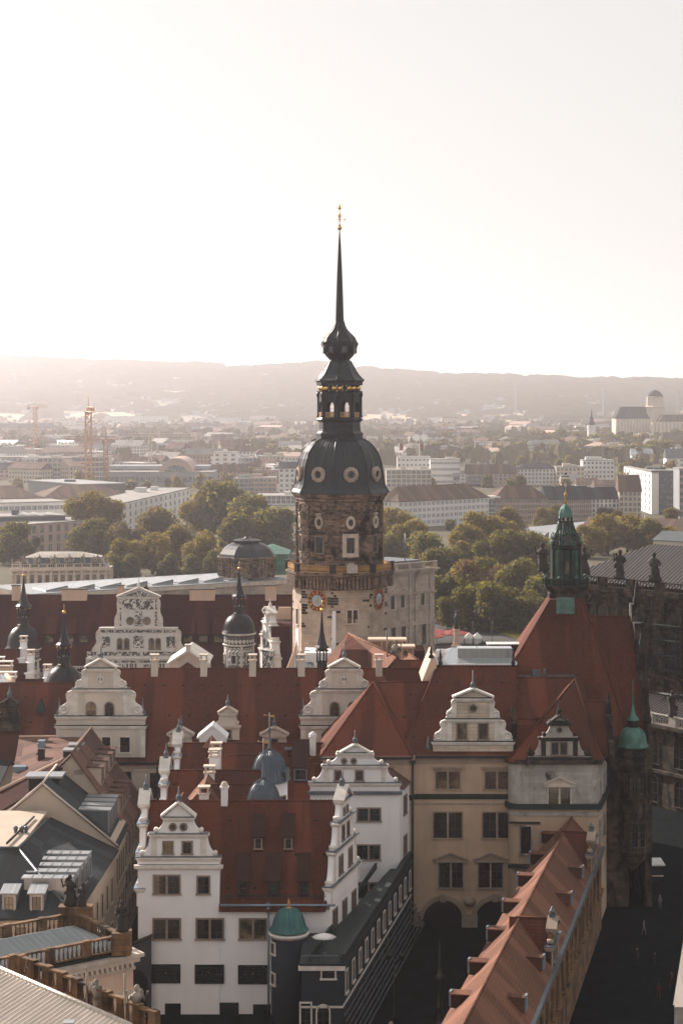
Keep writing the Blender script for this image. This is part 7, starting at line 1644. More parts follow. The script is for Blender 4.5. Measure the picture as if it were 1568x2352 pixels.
# ================================================================ square with cafe, monument, tents
def build_square():
    for k, (u, v, r, lab) in enumerate(((982, 1456, 4.6, 'broad red cafe parasol nearest the gallery wing'), (1003, 1448, 5.0, 'broad red cafe parasol in the middle of the three'), (1040, 1449, 4.6, 'broad red cafe parasol nearest the monument'))):
        D = DZ(v, 3.5); x = X(u, D); t = thing('parasol', (x, D, 0), 0, lab, 'parasol', 'red cafe parasols'); M = wm(t)
        m = MB(M); m.lathe([(r, 2.7), (r*.98, 2.9), (r*.5, 3.4), (.05, 3.9)], 8, 22.5, 0, False); m.build('canopy', 'fabric_red', t); m = MB(M); m.tube([(0, 0, 0), (0, 0, 3.8)], .09, 5); m.build('pole', 'lead', t)
    D = DZ(1488, 0); x = X(1048, D); t = thing('monument', (x, D, 0), 0, 'dark bronze figure on a tapering stone pedestal in the square', 'monument'); M = wm(t)
    m = MB(M); m.lathe([(1.9, 0), (1.9, .5), (1.3, .7), (1.1, 1.2), (.9, 4.4), (1.1, 4.6), (1.1, 5.0)], 4, 45, 0, False); m.build('pedestal', 'peach_plaster', t)
    m = MB(M @ Matrix.Translation((0, 0, 5))); m.lathe([(.7, 0), (.65, .8), (.5, 2.2), (.6, 3.2), (.3, 3.9), (.16, 4.1)], 8); m.ball((0, 0, 4.4), .34, 0, 8); m.tube([(.45, 0, 3.4), (.9, -.2, 2.6), (.9, -.4, 3.6)], .16, 5); m.tube([(-.45, 0, 3.4), (-.75, -.1, 2.4)], .16, 5); m.build('figure', 'bronze', t)
    for k, (u, lab) in enumerate(((1077, 'small white market tent, left of two'), (1096, 'small white market tent, right of two'))):
        D = DZ(1483, 0); t = thing('tent', (X(u, D), D, 0), 0, lab, 'tent', 'white tents on the square'); M = wm(t)
        m = MB(M); m.lathe([(1.9, 2.0), (1.8, 2.3), (.2, 3.4), (.02, 3.6)], 4, 45, 0, False); m.build('canopy', 'fabric_white', t)
        m = MB(M)
        for sx in (-1.2, 1.2):
            for sy in (-1.2, 1.2): m.tube([(sx, sy, 0), (sx, sy, 2.1)], .08, 5)
        m.build('poles', 'lead', t)
    for k, (u, v, h, lab) in enumerate(((1086, 1488, 8, 'tall street lamp on the square beside the white tents'), (1130, 1478, 7, 'street lamp on the square near the lawn'), (905, 2330, 7.5, 'dark street lamp in the shaded yard, near the pale statue'),)):
        D = DZ(v, 0) if k < 2 else 214.0; t = thing('street_lamp', (X(u, D), D, 0), 0, lab, 'lamp', 'street lamps'); M = wm(t); m = MB(M); m.lathe([(.22, 0), (.2, .6), (.08, 1), (.06, h - .8)], 6); m.build('pole', 'bronze', t); m = MB(M)
        m.tube([(-.7, 0, h - .6), (0, 0, h - .3), (.7, 0, h - .6)], .05, 4); m.lathe([(.12, h - .9), (.24, h - .5), (.2, h - .3), (.02, h)], 6, 0, 0, True, .7, 0); m.lathe([(.12, h - .9), (.24, h - .5), (.2, h - .3), (.02, h)], 6, 0, 0, True, -.7, 0); m.build('lantern', 'bronze', t)
    # shaded yard
    D = 212.0; t = thing('column_monument', (X(1009, D), D, 0), 0, 'tall dark tapering bronze column standing in the shaded yard', 'column'); M = wm(t)
    m = MB(M); m.lathe([(.8, 0), (.8, .4), (.5, .6), (.42, 2.0), (.5, 2.2), (.3, 2.4), (.2, 4.8), (.45, 5.1), (.5, 5.5), (.2, 5.7), (.16, 6.4), (.02, 9.2)], 8); m.build('shaft', 'bronze', t)
    D = 196.0; t = thing('fountain', (X(897, D), D, 0), 0, 'pale winged fountain figure with spiky ornaments at the bottom centre edge', 'fountain'); M = wm(t)
    m = MB(M); m.lathe([(1.6, 0), (1.6, 1.0), (.9, 1.2), (.6, 2.8), (.9, 3.0)], 8, 22.5, 0, False); m.build('basin', 'statue_stone', t)
    m = MB(M @ Matrix.Translation((0, 0, 2.9))); m.lathe([(.5, 0), (.45, .8), (.35, 1.4), (.42, 1.9), (.15, 2.25)], 8); m.ball((0, 0, 2.5), .24, 0, 8)
    for a in range(-70, 71, 14): m.tube([(.3*math.sin(R(a)), .1, .7 + .3*math.cos(R(a))), (1.35*math.sin(R(a)), .1, .6 + 1.1*math.cos(R(a)))], .07, 4, 0, .02)
    m.build('figure', 'statue_stone', t)
    # street stall and passers-by on the dark street
    D = 276; t = thing('market_stall', (X(1495, D), D, 0), 0, 'small dark street stall with flat white roof in the shaded street', 'stall'); M = wm(t)
    m = MB(M); m.box(-1.9, 1.6, -1.2, 1.2, 2.3, 2.42); m.hexa([(-2, -1.4, 2.42), (1.8, -1.4, 2.42), (1.8, 1.4, 2.42), (-2, 1.4, 2.42), (-1.9, -1.3, 2.6), (1.7, -1.3, 2.6), (1.5, 1.3, 2.9), (-1.7, 1.3, 2.9)]); m.build('roof', 'fabric_white', t)
    m = MB(M); m.box(-1.7, -.9, -1.15, 1.1, 0, 2.3); m.build('side_panel', 'zinc', t); m = MB(M); m.box(-.9, 1.5, -.9, 1.1, 0, 2.3); m.build('booth', 'cloth_dark', t); m = MB(M); m.box(-.9, 1.5, -1.3, -.9, .9, 1.0); m.build('counter', 'stone_trim', t)
    ppl = [(1515, 2080, 'cloth_light', 'person in light grey clothes walking below the street stall'), (1478, 2140, 'cloth_light', 'person in pale jacket walking alone on the dark street'), (1503, 2215, 'cloth_dark', 'person in dark clothes standing in the middle of the dark street'), (1512, 2286, 'cloth_red', 'person in red jacket, lowest in the dark street'), (1543, 2262, 'cloth_red', 'person in dark coat with red bag near the pale roof corner'), (1463, 2205, 'cloth_dark', 'person in dark coat walking close to the oriel side')]
    for k, (u, v, cm, lab) in enumerate(ppl):
        D = DZ(v + 8, 0); t = thing('person', (X(u, D), D, 0), k*1.1, lab, 'person'); M = wm(t)
        person_mesh(M, t, cm, k)
def person_mesh(M, t, cm, k):
    st = .18 + .05*(k % 3); b = MB(M)
    # one connected body: legs, torso, arms, neck, head grown from a skeleton
    v = [(0, 0, .95), (0, 0, 1.15), (0, 0, 1.4), (0, 0, 1.5), (0, 0, 1.62), (.1, 0, .88), (.11, -st, .48), (.11, -st*.6, .08), (.11, -st*.6 - .14, .04), (-.1, 0, .88), (-.11, st*.6, .48), (-.11, st*1.3, .08), (-.11, st*1.3 - .14, .04), (.2, 0, 1.38), (.25, .04, 1.1), (.24, -.1, .86), (-.2, 0, 1.38), (-.25, -.02, 1.1), (-.24, -.14, .88)]
    e = [(0, 1), (1, 2), (2, 3), (3, 4), (0, 5), (5, 6), (6, 7), (7, 8), (0, 9), (9, 10), (10, 11), (11, 12), (2, 13), (13, 14), (14, 15), (2, 16), (16, 17), (17, 18)]
    r = [.14, .13, .15, .06, .11, .09, .065, .045, .04, .09, .065, .045, .04, .07, .05, .035, .07, .05, .035]
    me = bpy.data.meshes.new('body'); me.from_pydata(v, e, []); me.materials.append(MAT[cm])
    o = place(me, 'body', t, M); md = o.modifiers.new('Skin', 'SKIN'); 
    me.skin_vertices.new(name='') if not me.skin_vertices else None
    for i, q in enumerate(r): me.skin_vertices[0].data[i].radius = (q, q)
    me.skin_vertices[0].data[0].use_root = True; ss = o.modifiers.new('Subdivision', 'SUBSURF'); ss.levels = 1; ss.render_levels = 1
    h = MB(M); h.ball((0, -.02, 1.68), .1, 0, 8, 1.2); h.build('head', 'skin', t)
    h = MB(M); h.ball((0, .015, 1.72), .108, 0, 8, 1.0); h.build('hair', 'cloth_dark', t)
build_square()
# roof corner at the lower right edge
T = thing('corner_roof_building', (X(1600, 190), 190, 0), 0, 'pale seamed metal roof corner poking in at the lower right edge', 'building')
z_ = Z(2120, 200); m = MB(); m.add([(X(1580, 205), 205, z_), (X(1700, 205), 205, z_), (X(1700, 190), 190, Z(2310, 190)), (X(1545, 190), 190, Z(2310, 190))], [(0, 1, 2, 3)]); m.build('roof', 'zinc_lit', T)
m = MB(); m.prism([(X(1550, 190), 190.5), (X(1700, 190), 190.5), (X(1700, 205), 205), (X(1582, 205), 205)], 0, Z(2318, 190)); m.build('wall', 'grey_stone', T)
# ================================================================ ground
def sheet(name, pts, z, mat):
    m = MB(); m.poly([(x, y, z) for x, y in pts]); return m.build(name, mat, kind='structure')
m = MB(); m.poly([(-9000, -200, -.02), (9000, -200, -.02), (9000, 12500, -.02), (-9000, 12500, -.02)]); m.build('ground', 'town_ground', kind='structure')
sheet('shaded_yard_paving', [(-80, 120), (260, 120), (260, 418), (-80, 418)], .01, 'shaded_cobbles')  # dark sheet laid where yard and streets lie in shade
sheet('square', [(10, 420), (100, 420), (110, 620), (10, 620)], .01, 'plaza')
for k, pts in enumerate(([(X(1112, 585), 578), (X(1130, 600), 590), (X(1230, 560), 548), (X(1190, 560), 544)], [(X(1108, 560), 532), (X(1150, 560), 534), (X(1160, 560), 526), (X(1115, 560), 524)])):
    sheet('lawn', pts, .03, 'lawn')
# ================================================================ trees
LEAFN = 7500
def crown_mesh(seed, mat, n=LEAFN, size=.056, squash=.85, lob=11):
    rnd = random.Random(seed); lobes = []
    for i in range(lob):
        th = rnd.uniform(0, 2*math.pi); rr = rnd.uniform(.15, .62); zz = rnd.uniform(-.5, .62)
        lobes.append((rr*math.cos(th), rr*math.sin(th), zz*squash, rnd.uniform(.26, .46)))
    lobes.append((0, 0, 0, .55)); lobes.append((0, 0, .5*squash, .4))
    vs = []; fs = []
    for k in range(n):
        lx, ly, lz, lr = rnd.choice(lobes)
        d = Vector((rnd.gauss(0, 1), rnd.gauss(0, 1), rnd.gauss(0, 1))).normalized()
        rr = lr*(rnd.random()**.28)*rnd.uniform(.92, 1.12); p = Vector((lx, ly, lz)) + d*rr
        s = size*rnd.uniform(.6, 1.3); nrm = (d + Vector((rnd.gauss(0, .6), rnd.gauss(0, .6), rnd.gauss(0, .6) + .3))).normalized()
        a = nrm.orthogonal().normalized(); a = Matrix.Rotation(rnd.uniform(0, 6.28), 3, nrm) @ a; b = nrm.cross(a)
        i = len(vs); vs += [p + a*s, p + b*s*.7, p - a*s, p - b*s*.7]; fs.append((i, i + 1, i + 2, i + 3))
    me = bpy.data.meshes.new('crown'); me.from_pydata([tuple(v) for v in vs], [], fs); me.materials.append(MAT[mat]); return me
def trunk_mesh(seed):
    rnd = random.Random(seed); m = MB(); m.tube([(0, 0, -1.25), (.02, 0, -.8), (0, .02, -.3)], .07, 7, 0, .045)
    for k in range(6):
        a = k*1.05 + rnd.uniform(0, .5); m.tube([(0, 0, -.7 + .06*k), (.25*math.cos(a), .25*math.sin(a), -.25 + .05*k), (.5*math.cos(a), .5*math.sin(a), .12 + .08*k)], .035, 5, 0, .01)
    return m.mesh('trunk', 'bark')
KINDS = ['leaf_green', 'leaf_olive', 'leaf_autumn', 'leaf_rust', 'leaf_dark']
CROWNS = {(k, s): crown_mesh(s*7 + i, k) for i, k in enumerate(KINDS) for s in (1, 2)}
CROWN_S = {k: crown_mesh(100 + i, k, 520, .17, .9, 6) for i, k in enumerate(KINDS)}
CROWN_R = crown_mesh(77, 'leaf_dark', 5000, .055, 1.0, 3)
TR = [trunk_mesh(1), trunk_mesh(2)]
def tree(u, v, r, kind, label, group=None, D=None, zc=None, sy=1.0, mesh=None, small=False, seed=0):
    if D is None: D = 67*F/(v - 909 + 1.1*r)
    rm = r*D/F; z = Z(v, D); rnd = random.Random(int(u*13 + v*7 + seed)); rot = rnd.uniform(0, 6.28)
    t = thing('tree', (X(u, D), D, 0), rot, label, 'tree', group)
    cm = mesh or (CROWN_S[kind] if small else CROWNS[(kind, rnd.choice((1, 2)))])
    o = bpy.data.objects.new('crown', cm); COL.objects.link(o); o.parent = t; o.location = (0, 0, z - .12*rm); o.scale = (rm*1.5, rm*1.5, rm*sy*1.45)
    o = bpy.data.objects.new('trunk', TR[int(u) % 2]); COL.objects.link(o); o.parent = t; o.location = (0, 0, max(z, 1.2*rm*0 + z)); s = max(.3, z/1.25); o.scale = (rm*1.3, rm*1.3, s)
    return t
NT = [
 (28, 1245, 46, 'leaf_green', 'dark green tree at the left edge beside the pavilion'), (70, 1252, 22, 'leaf_autumn', 'small yellowing bush-like tree between pavilion and dark block'),
 (205, 1170, 44, 'leaf_olive', 'broad golden-green tree in front of the white apartment block'), (245, 1180, 38, 'leaf_olive', 'right half of the golden-green tree pair by the white apartment block'),
 (212, 1238, 46, 'leaf_green', 'round dark green tree above the ornate pavilion'), (272, 1235, 34, 'leaf_autumn', 'reddish brown tree between the dark round one and the big plane'),
 (462, 1180, 52, 'leaf_olive', 'left crown of the large plane tree group'), (520, 1168, 62, 'leaf_green', 'tallest crown of the large plane tree group'), (580, 1190, 58, 'leaf_green', 'right crown of the large plane tree group'), (632, 1218, 52, 'leaf_dark', 'shaded crown of the plane group touching the clock tower'), (545, 1225, 50, 'leaf_green', 'low front crown of the large plane tree group'),
 (368, 1212, 44, 'leaf_autumn', 'rusty brown tree left of the large planes'), (410, 1248, 46, 'leaf_autumn', 'orange-brown tree in front of the large planes'), (350, 1268, 46, 'leaf_olive', 'yellow-green tree above the gallery roof, left of the orange-brown one'), (288, 1280, 42, 'leaf_olive', 'yellow-green tree right of the ornate pavilion'), (470, 1262, 42, 'leaf_olive', 'olive tree left of the dark museum dome'), (320, 1240, 30, 'leaf_autumn', 'small brown tree between two yellow-green trees'),
 (588, 1228, 24, 'leaf_olive', 'small bright green tree behind the museum dome'), (660, 1257, 18, 'leaf_autumn', 'small golden tree beside the clock tower, behind the green hall'), (500, 1290, 30, 'leaf_dark', 'dark shrubby tree at the foot of the museum dome'),
 (905, 1215, 48, 'leaf_olive', 'golden-green tree right behind the clock tower shaft'), (955, 1238, 46, 'leaf_olive', 'golden-topped tree above the gallery wing'), (975, 1268, 46, 'leaf_dark', 'dark tree above the gallery wing corner'), (900, 1262, 34, 'leaf_green', 'green tree low behind the tower gallery'), (1015, 1300, 44, 'leaf_dark', 'dark tree right of the gallery wing roof'), (1010, 1372, 52, 'leaf_dark', 'dark shaded tree right beside the gallery wing wall'),
 (1100, 1222, 46, 'leaf_olive', 'golden tree below the long white hotel'), (1145, 1228, 40, 'leaf_olive', 'golden-green tree below the hotel corner'), (1060, 1240, 38, 'leaf_olive', 'olive tree left of the golden park trees'), (1168, 1196, 34, 'leaf_autumn', 'tall brownish poplar-shaped tree before the brick row'), (1060, 1278, 36, 'leaf_olive', 'pale silvery green tree in the middle of the park'), (1150, 1270, 52, 'leaf_green', 'broad green tree in the middle of the park'), (1205, 1272, 50, 'leaf_green', 'green tree left of the lantern turret'), (1240, 1262, 34, 'leaf_olive', 'olive tree just behind the lantern turret'),
 (1068, 1335, 50, 'leaf_rust', 'rust-red tree in the park, the reddest one'), (1110, 1318, 40, 'leaf_green', 'dark green tree behind the rust-red one'), (1148, 1330, 34, 'leaf_rust', 'smaller reddish tree right of the rust-red one'), (1200, 1340, 54, 'leaf_green', 'large green tree above the lawn strips'), (1235, 1370, 46, 'leaf_dark', 'dark tree left of the great red pyramid roof'), (1120, 1390, 54, 'leaf_dark', 'dark tree above the white tents'), (1060, 1395, 46, 'leaf_green', 'green tree behind the red parasols'), (1175, 1395, 46, 'leaf_dark', 'deep shaded tree between the lawn strips'), (1215, 1410, 40, 'leaf_dark', 'darkest low tree beside the great roof edge'),
 (1352, 1242, 36, 'leaf_olive', 'olive tree right of the lantern turret'), (1395, 1225, 46, 'leaf_olive', 'golden-green tree above the cathedral roof hip'), (1440, 1222, 42, 'leaf_olive', 'golden tree above the cathedral roof, in the middle of the row'), (1490, 1232, 40, 'leaf_green', 'green tree above the cathedral roof'), (1530, 1242, 34, 'leaf_olive', 'olive tree above the cathedral roof near the right edge'), (1250, 1190, 24, 'leaf_olive', 'small golden tree in front of the brick row'), (1275, 1182, 22, 'leaf_green', 'small green tree in front of the grey roofed row'), (1035, 1205, 12, 'leaf_dark', 'small dark round tree before the hotel, left of two'), (1112, 1203, 12, 'leaf_dark', 'small dark round tree before the hotel corner, right of two'),
 (1388, 1180, 15, 'leaf_dark', 'dark conical tree in front of the white dark-roofed house'), (1540, 1185, 18, 'leaf_autumn', 'brown tree by the glass office at the right edge'), (1420, 1185, 14, 'leaf_rust', 'low reddish tree before the stepped gable house')]
for i, (u, v, r, kd, lab) in enumerate(NT): tree(u, v, r, kd, lab, sy=.95, D=870 if i in (2, 3) else None)
for u, r, lab in ((262, 24, 'clipped round tree in the garden row, leftmost'), (300, 25, 'clipped round tree in the garden row, second from left'), (392, 26, 'clipped round tree in the garden row, brightest edge lit'), (440, 25, 'clipped round tree in the garden row, dark one right of the bright-edged tree'), (478, 20, 'clipped round tree in the garden row, rightmost')):
    tree(u, 1306, r, 'leaf_dark', lab, 'clipped garden trees', mesh=CROWN_R, sy=1.15)
rnd = random.Random(5)
ZT = [((20, 640), (1085, 1118), 9, 16, 'leaf_olive', 'hazy golden street tree among the blocks left of the tower'), ((880, 1560), (1050, 1115), 9, 15, 'leaf_olive', 'hazy street tree among the blocks right of the tower'),
      ((890, 1400), (1000, 1050), 10, 18, 'leaf_green', 'tree in the hazy green belt right of the tower'), ((560, 700), (1000, 1060), 9, 16, 'leaf_olive', 'hazy tree left of the dome of the tower'), ((1230, 1560), (1000, 1045), 13, 20, 'leaf_green', 'tree in the park below the mill silos')]
for (ua, ub), (va, vb), ra, rb, kd, lab in ZT:
    for k in range(34):
        u, v, r = rnd.uniform(ua, ub), rnd.uniform(va, vb), rnd.uniform(ra, rb)
        tree(u, v, r, rnd.choice((kd, kd, 'leaf_autumn', 'leaf_green')), lab, lab.replace('hazy ', '').replace('tree', 'trees'), small=True)
# far-off woods on the plain: one mass
def far_woods():
    rnd = random.Random(9); vs = []; fs = []
    for k in range(3200):
        v = 909 + 67*F/rnd.choice((rnd.uniform(2600, 6500), rnd.uniform(1900, 4000))); u = rnd.uniform(-60, 1640)
        D = 67*F/(v - 909); 
        if rnd.random() < (.62 if u < 720 else .4): continue
        s = rnd.uniform(7, 15); x = X(u, D); h = rnd.uniform(7, 14)
        for j in range(5):
            a = rnd.uniform(0, 6.28); cx, cy, cz = x + rnd.uniform(-s, s), D + rnd.uniform(-s, s), h*rnd.uniform(.35, 1)
            i = len(vs); q = s*rnd.uniform(.35, .6)
            vs += [(cx - q*math.cos(a), cy - q*math.sin(a), cz - q), (cx + q*math.cos(a), cy + q*math.sin(a), cz - q*.8), (cx + q*.7*math.cos(a), cy + q*.7*math.sin(a), cz + q*.8), (cx - q*.5*math.cos(a), cy - q*.5*math.sin(a), cz + q)]; fs.append((i, i + 1, i + 2, i + 3))
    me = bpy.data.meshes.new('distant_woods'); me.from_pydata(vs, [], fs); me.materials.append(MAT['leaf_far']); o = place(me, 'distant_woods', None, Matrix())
    tag(o, 'hazy distant woods scattered over the plain before the hills', 'woods', None, 'stuff')
far_woods()

# ================================================================ the city
def facade_mat(name, c, pw, ph, fw, fh, g=(.09, .10, .11)):
    m, nt, b = newmat(name, .85)
    uv = nt.nodes.new('ShaderNodeUVMap'); sp = nt.nodes.new('ShaderNodeSeparateXYZ'); nt.links.new(uv.outputs[0], sp.inputs[0]); L = []
    for i, (p, f) in enumerate(((pw, fw), (ph, fh))):
        a = N(nt, 'ShaderNodeMath', operation='DIVIDE'); nt.links.new(sp.outputs[i], a.inputs[0]); a.inputs[1].default_value = p
        fr = N(nt, 'ShaderNodeMath', operation='FRACT'); nt.links.new(a.outputs[0], fr.inputs[0])
        lt = N(nt, 'ShaderNodeMath', operation='LESS_THAN'); nt.links.new(fr.outputs[0], lt.inputs[0]); lt.inputs[1].default_value = f; L.append(lt.outputs[0])
    mu = N(nt, 'ShaderNodeMath', operation='MULTIPLY'); nt.links.new(L[0], mu.inputs[0]); nt.links.new(L[1], mu.inputs[1])
    a = mix(nt, noise_fac(nt, .08, 5), c4(c), tuple(x*.82 for x in c) + (1,)); nt.links.new(mix(nt, mu.outputs[0], a, c4(g)), b.inputs['Base Color'])
facade_mat('facade_white', (.66, .64, .62), 3.4, 3.2, .45, .5); facade_mat('facade_cream', (.52, .44, .35), 3.0, 3.3, .4, .5); facade_mat('facade_pink', (.40, .27, .21), 3.2, 3.3, .42, .5); facade_mat('facade_grey', (.30, .30, .31), 3.6, 3.3, .55, .5)
FW = {}
def far_window(w, h, pair=False, frame_='far_white'):
    key = (round(w, 1), round(h, 1), pair, frame_)
    if key not in FW:
        w, h = key[:2]; m = MB()
        for cx in ((-w*.32, w*.32) if pair else (0,)):
            ww = w*.4 if pair else w
            m.box(cx - ww/2, cx + ww/2, -.06, .02, 0, h, 1)
            m.box(cx - ww/2 - .12, cx + ww/2 + .12, -.14, .02, -.14, 0); m.box(cx - ww/2 - .12, cx + ww/2 + .12, -.14, .02, h, h + .14); m.box(cx - .05, cx + .05, -.1, -.06, 0, h)
            for sx in (-1, 1): m.box(min(cx + sx*ww/2, cx + sx*(ww/2 + .12)), max(cx + sx*ww/2, cx + sx*(ww/2 + .12)), -.14, .02, 0, h)
        FW[key] = m.mesh('window', [frame_, 'glass_far'])
    return FW[key]
def bld(label, u0, u1, ve, vb, wallm='far_white', roofm='flat_roof', style='flat', vr=None, D=None, D1=None, depth=14, wins=None, parapet=.5, cat='building', name='city_block', group=None, winside=True, rows_z0=.9):
    """u0..u1 photo columns, ve eave row, vb foot row; D0/D1 distance of the left and right front corner"""
    D0 = D or 67*F/(vb - 909); D1 = D1 or D0
    p0, p1 = Vector((X(u0, D0), D0)), Vector((X(u1, D1), D1)); ze = Z(ve, D0)
    W = Wall(p0, p1); bk = -W.n; q = [p0, p1, p1 + bk*depth, p0 + bk*depth]
    t = thing(name, ((p0.x + p1.x)/2, (p0.y + p1.y)/2, 0), 0, label, cat, group)
    m = MB(); m.prism([(p.x, p.y) for p in q], 0, ze); m.build('wall', wallm, t)
    if style == 'flat':
        m = MB(); c = (q[0] + q[2])/2; ex = [p + (p - c).normalized()*.4 for p in q]; m.prism([(p.x, p.y) for p in ex], ze + .004, ze + parapet)
        rr = random.Random(int(u0 + ve)); 
        m.build('roof', roofm, t)
        for k in range(rr.randint(1, 3)):
            a, b = rr.uniform(.15, .85), rr.uniform(.3, .8); c2 = q[0].lerp(q[1], a) + bk*depth*b; s = rr.uniform(1, 2.6); m = MB(); m.box(c2.x - s*1.4, c2.x + s*1.4, c2.y - s, c2.y + s, ze + parapet - .1, ze + parapet + rr.uniform(1, 2.4)); m.build('roof_hut', wallm, t)
    else:
        zr = Z(vr, (D0 + D1)/2 + depth/2)*1.0; zr = max(zr, ze + 1.5); ins = depth*.45 if style == 'hip' else 0
        r0 = q[0] + bk*depth/2 + W.d*ins; r1 = q[1] + bk*depth/2 - W.d*ins
        m = MB(); o = .5; f = [q[0] - W.d*o + W.n*o, q[1] + W.d*o + W.n*o, q[2] + W.d*o - W.n*o, q[3] - W.d*o - W.n*o]; b4 = [(p.x, p.y, ze) for p in f] + [(p.x, p.y, ze - .3) for p in f] + [(r0.x, r0.y, zr), (r1.x, r1.y, zr)]
        m.add(b4, [(0, 1, 9, 8), (2, 3, 8, 9), (3, 0, 8), (1, 2, 9), (4, 5, 1, 0), (5, 6, 2, 1), (7, 4, 0, 3)]); m.build('roof', roofm, t)
        if style == 'gable' and D0 < 2500:
            rr = random.Random(int(u0)); 
            for k in range(2): 
                c2 = r0.lerp(r1, rr.uniform(.2, .8)); m = MB(); m.box(c2.x - .6, c2.x + .6, c2.y - .5, c2.y + .5, zr - 1, zr + 1.2); m.build('chimney', wallm, t)
    if wins:
        nc, nr, w_, h_ = wins[:4]; pair = len(wins) > 4 and wins[4]; me = far_window(w_, h_, pair, wallm if 'far' in wallm else 'far_white')
        hh = (ze - rows_z0)/nr
        for r_ in range(nr):
            for c_ in range(nc):
                o = bpy.data.objects.new('window', me); COL.objects.link(o); o.parent = t
                M = W.M(W.L*(c_ + .5)/nc, rows_z0 + hh*r_ + (hh - h_)*.45); o.matrix_local = wm(t).inverted() @ M
    return t, W, ze
B = bld
# near row right of the tower
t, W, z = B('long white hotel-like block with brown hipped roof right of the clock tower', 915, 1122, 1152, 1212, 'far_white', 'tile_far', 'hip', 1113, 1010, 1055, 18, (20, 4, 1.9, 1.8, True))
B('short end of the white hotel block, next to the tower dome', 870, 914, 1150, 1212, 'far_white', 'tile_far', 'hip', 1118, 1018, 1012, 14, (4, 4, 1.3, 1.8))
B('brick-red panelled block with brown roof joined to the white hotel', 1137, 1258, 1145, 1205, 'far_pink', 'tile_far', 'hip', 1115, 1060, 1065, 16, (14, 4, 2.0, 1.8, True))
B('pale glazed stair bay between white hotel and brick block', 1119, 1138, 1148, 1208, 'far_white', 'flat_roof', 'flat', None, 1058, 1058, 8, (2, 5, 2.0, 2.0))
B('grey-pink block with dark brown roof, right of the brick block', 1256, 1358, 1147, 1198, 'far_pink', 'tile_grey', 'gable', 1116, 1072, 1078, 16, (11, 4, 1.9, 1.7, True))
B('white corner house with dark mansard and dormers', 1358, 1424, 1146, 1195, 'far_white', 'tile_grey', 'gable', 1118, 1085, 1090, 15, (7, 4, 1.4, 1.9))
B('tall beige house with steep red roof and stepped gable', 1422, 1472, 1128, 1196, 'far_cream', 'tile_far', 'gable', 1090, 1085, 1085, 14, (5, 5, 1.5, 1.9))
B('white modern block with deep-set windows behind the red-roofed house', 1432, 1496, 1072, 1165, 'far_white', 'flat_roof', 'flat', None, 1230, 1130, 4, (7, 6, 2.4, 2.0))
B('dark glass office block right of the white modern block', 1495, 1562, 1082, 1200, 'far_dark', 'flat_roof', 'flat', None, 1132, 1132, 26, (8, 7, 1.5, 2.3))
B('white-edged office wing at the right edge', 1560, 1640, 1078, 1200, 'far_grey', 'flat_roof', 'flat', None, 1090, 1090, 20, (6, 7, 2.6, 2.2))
t = thing('hall', (X(1270, 900), 900, 0), 0, 'low hall with silvery ribbed roof and dark triangular roof windows', 'building')
m = MB(); m.add([Pt(1188, 1248, 880), Pt(1370, 1240, 905), Pt(1352, 1197, 990), Pt(1200, 1212, 965)], [(0, 1, 2, 3)]); m.build('roof', 'zinc', t)
m = MB(); p = [Pt(1188, 1248, 880), Pt(1370, 1240, 905)]; m.prism([(p[0].x, p[0].y), (p[1].x, p[1].y), (X(1352, 990), 990), (X(1200, 965), 965)], 0, min(p[0].z, p[1].z) - .5); m.build('wall', 'far_grey', t)
for k in range(4):
    a = Pt(1197 + k*18, 1243 - k*1.5, 885 + k*3); m = MB(); m.add([a + Vector((-1.8, 0, 0)), a + Vector((1.6, 0, 0)), a + Vector((1.8, -.5, 3.6)), a + Vector((1.6, 6, 2.5))], [(0, 1, 2), (1, 3, 2), (0, 2, 3)]); m.build('roof_window', 'glass_far', t)
B('long low wall-like building with brown roof behind the cathedral roof', 1330, 1660, 1222, 1240, 'far_cream', 'tile_far', 'gable', 1190, 930, 900, 26)
B('pale shed roof at the right edge above the cathedral', 1500, 1660, 1240, 1262, 'far_cream', 'zinc_dark', 'gable', 1222, 800, 780, 14)
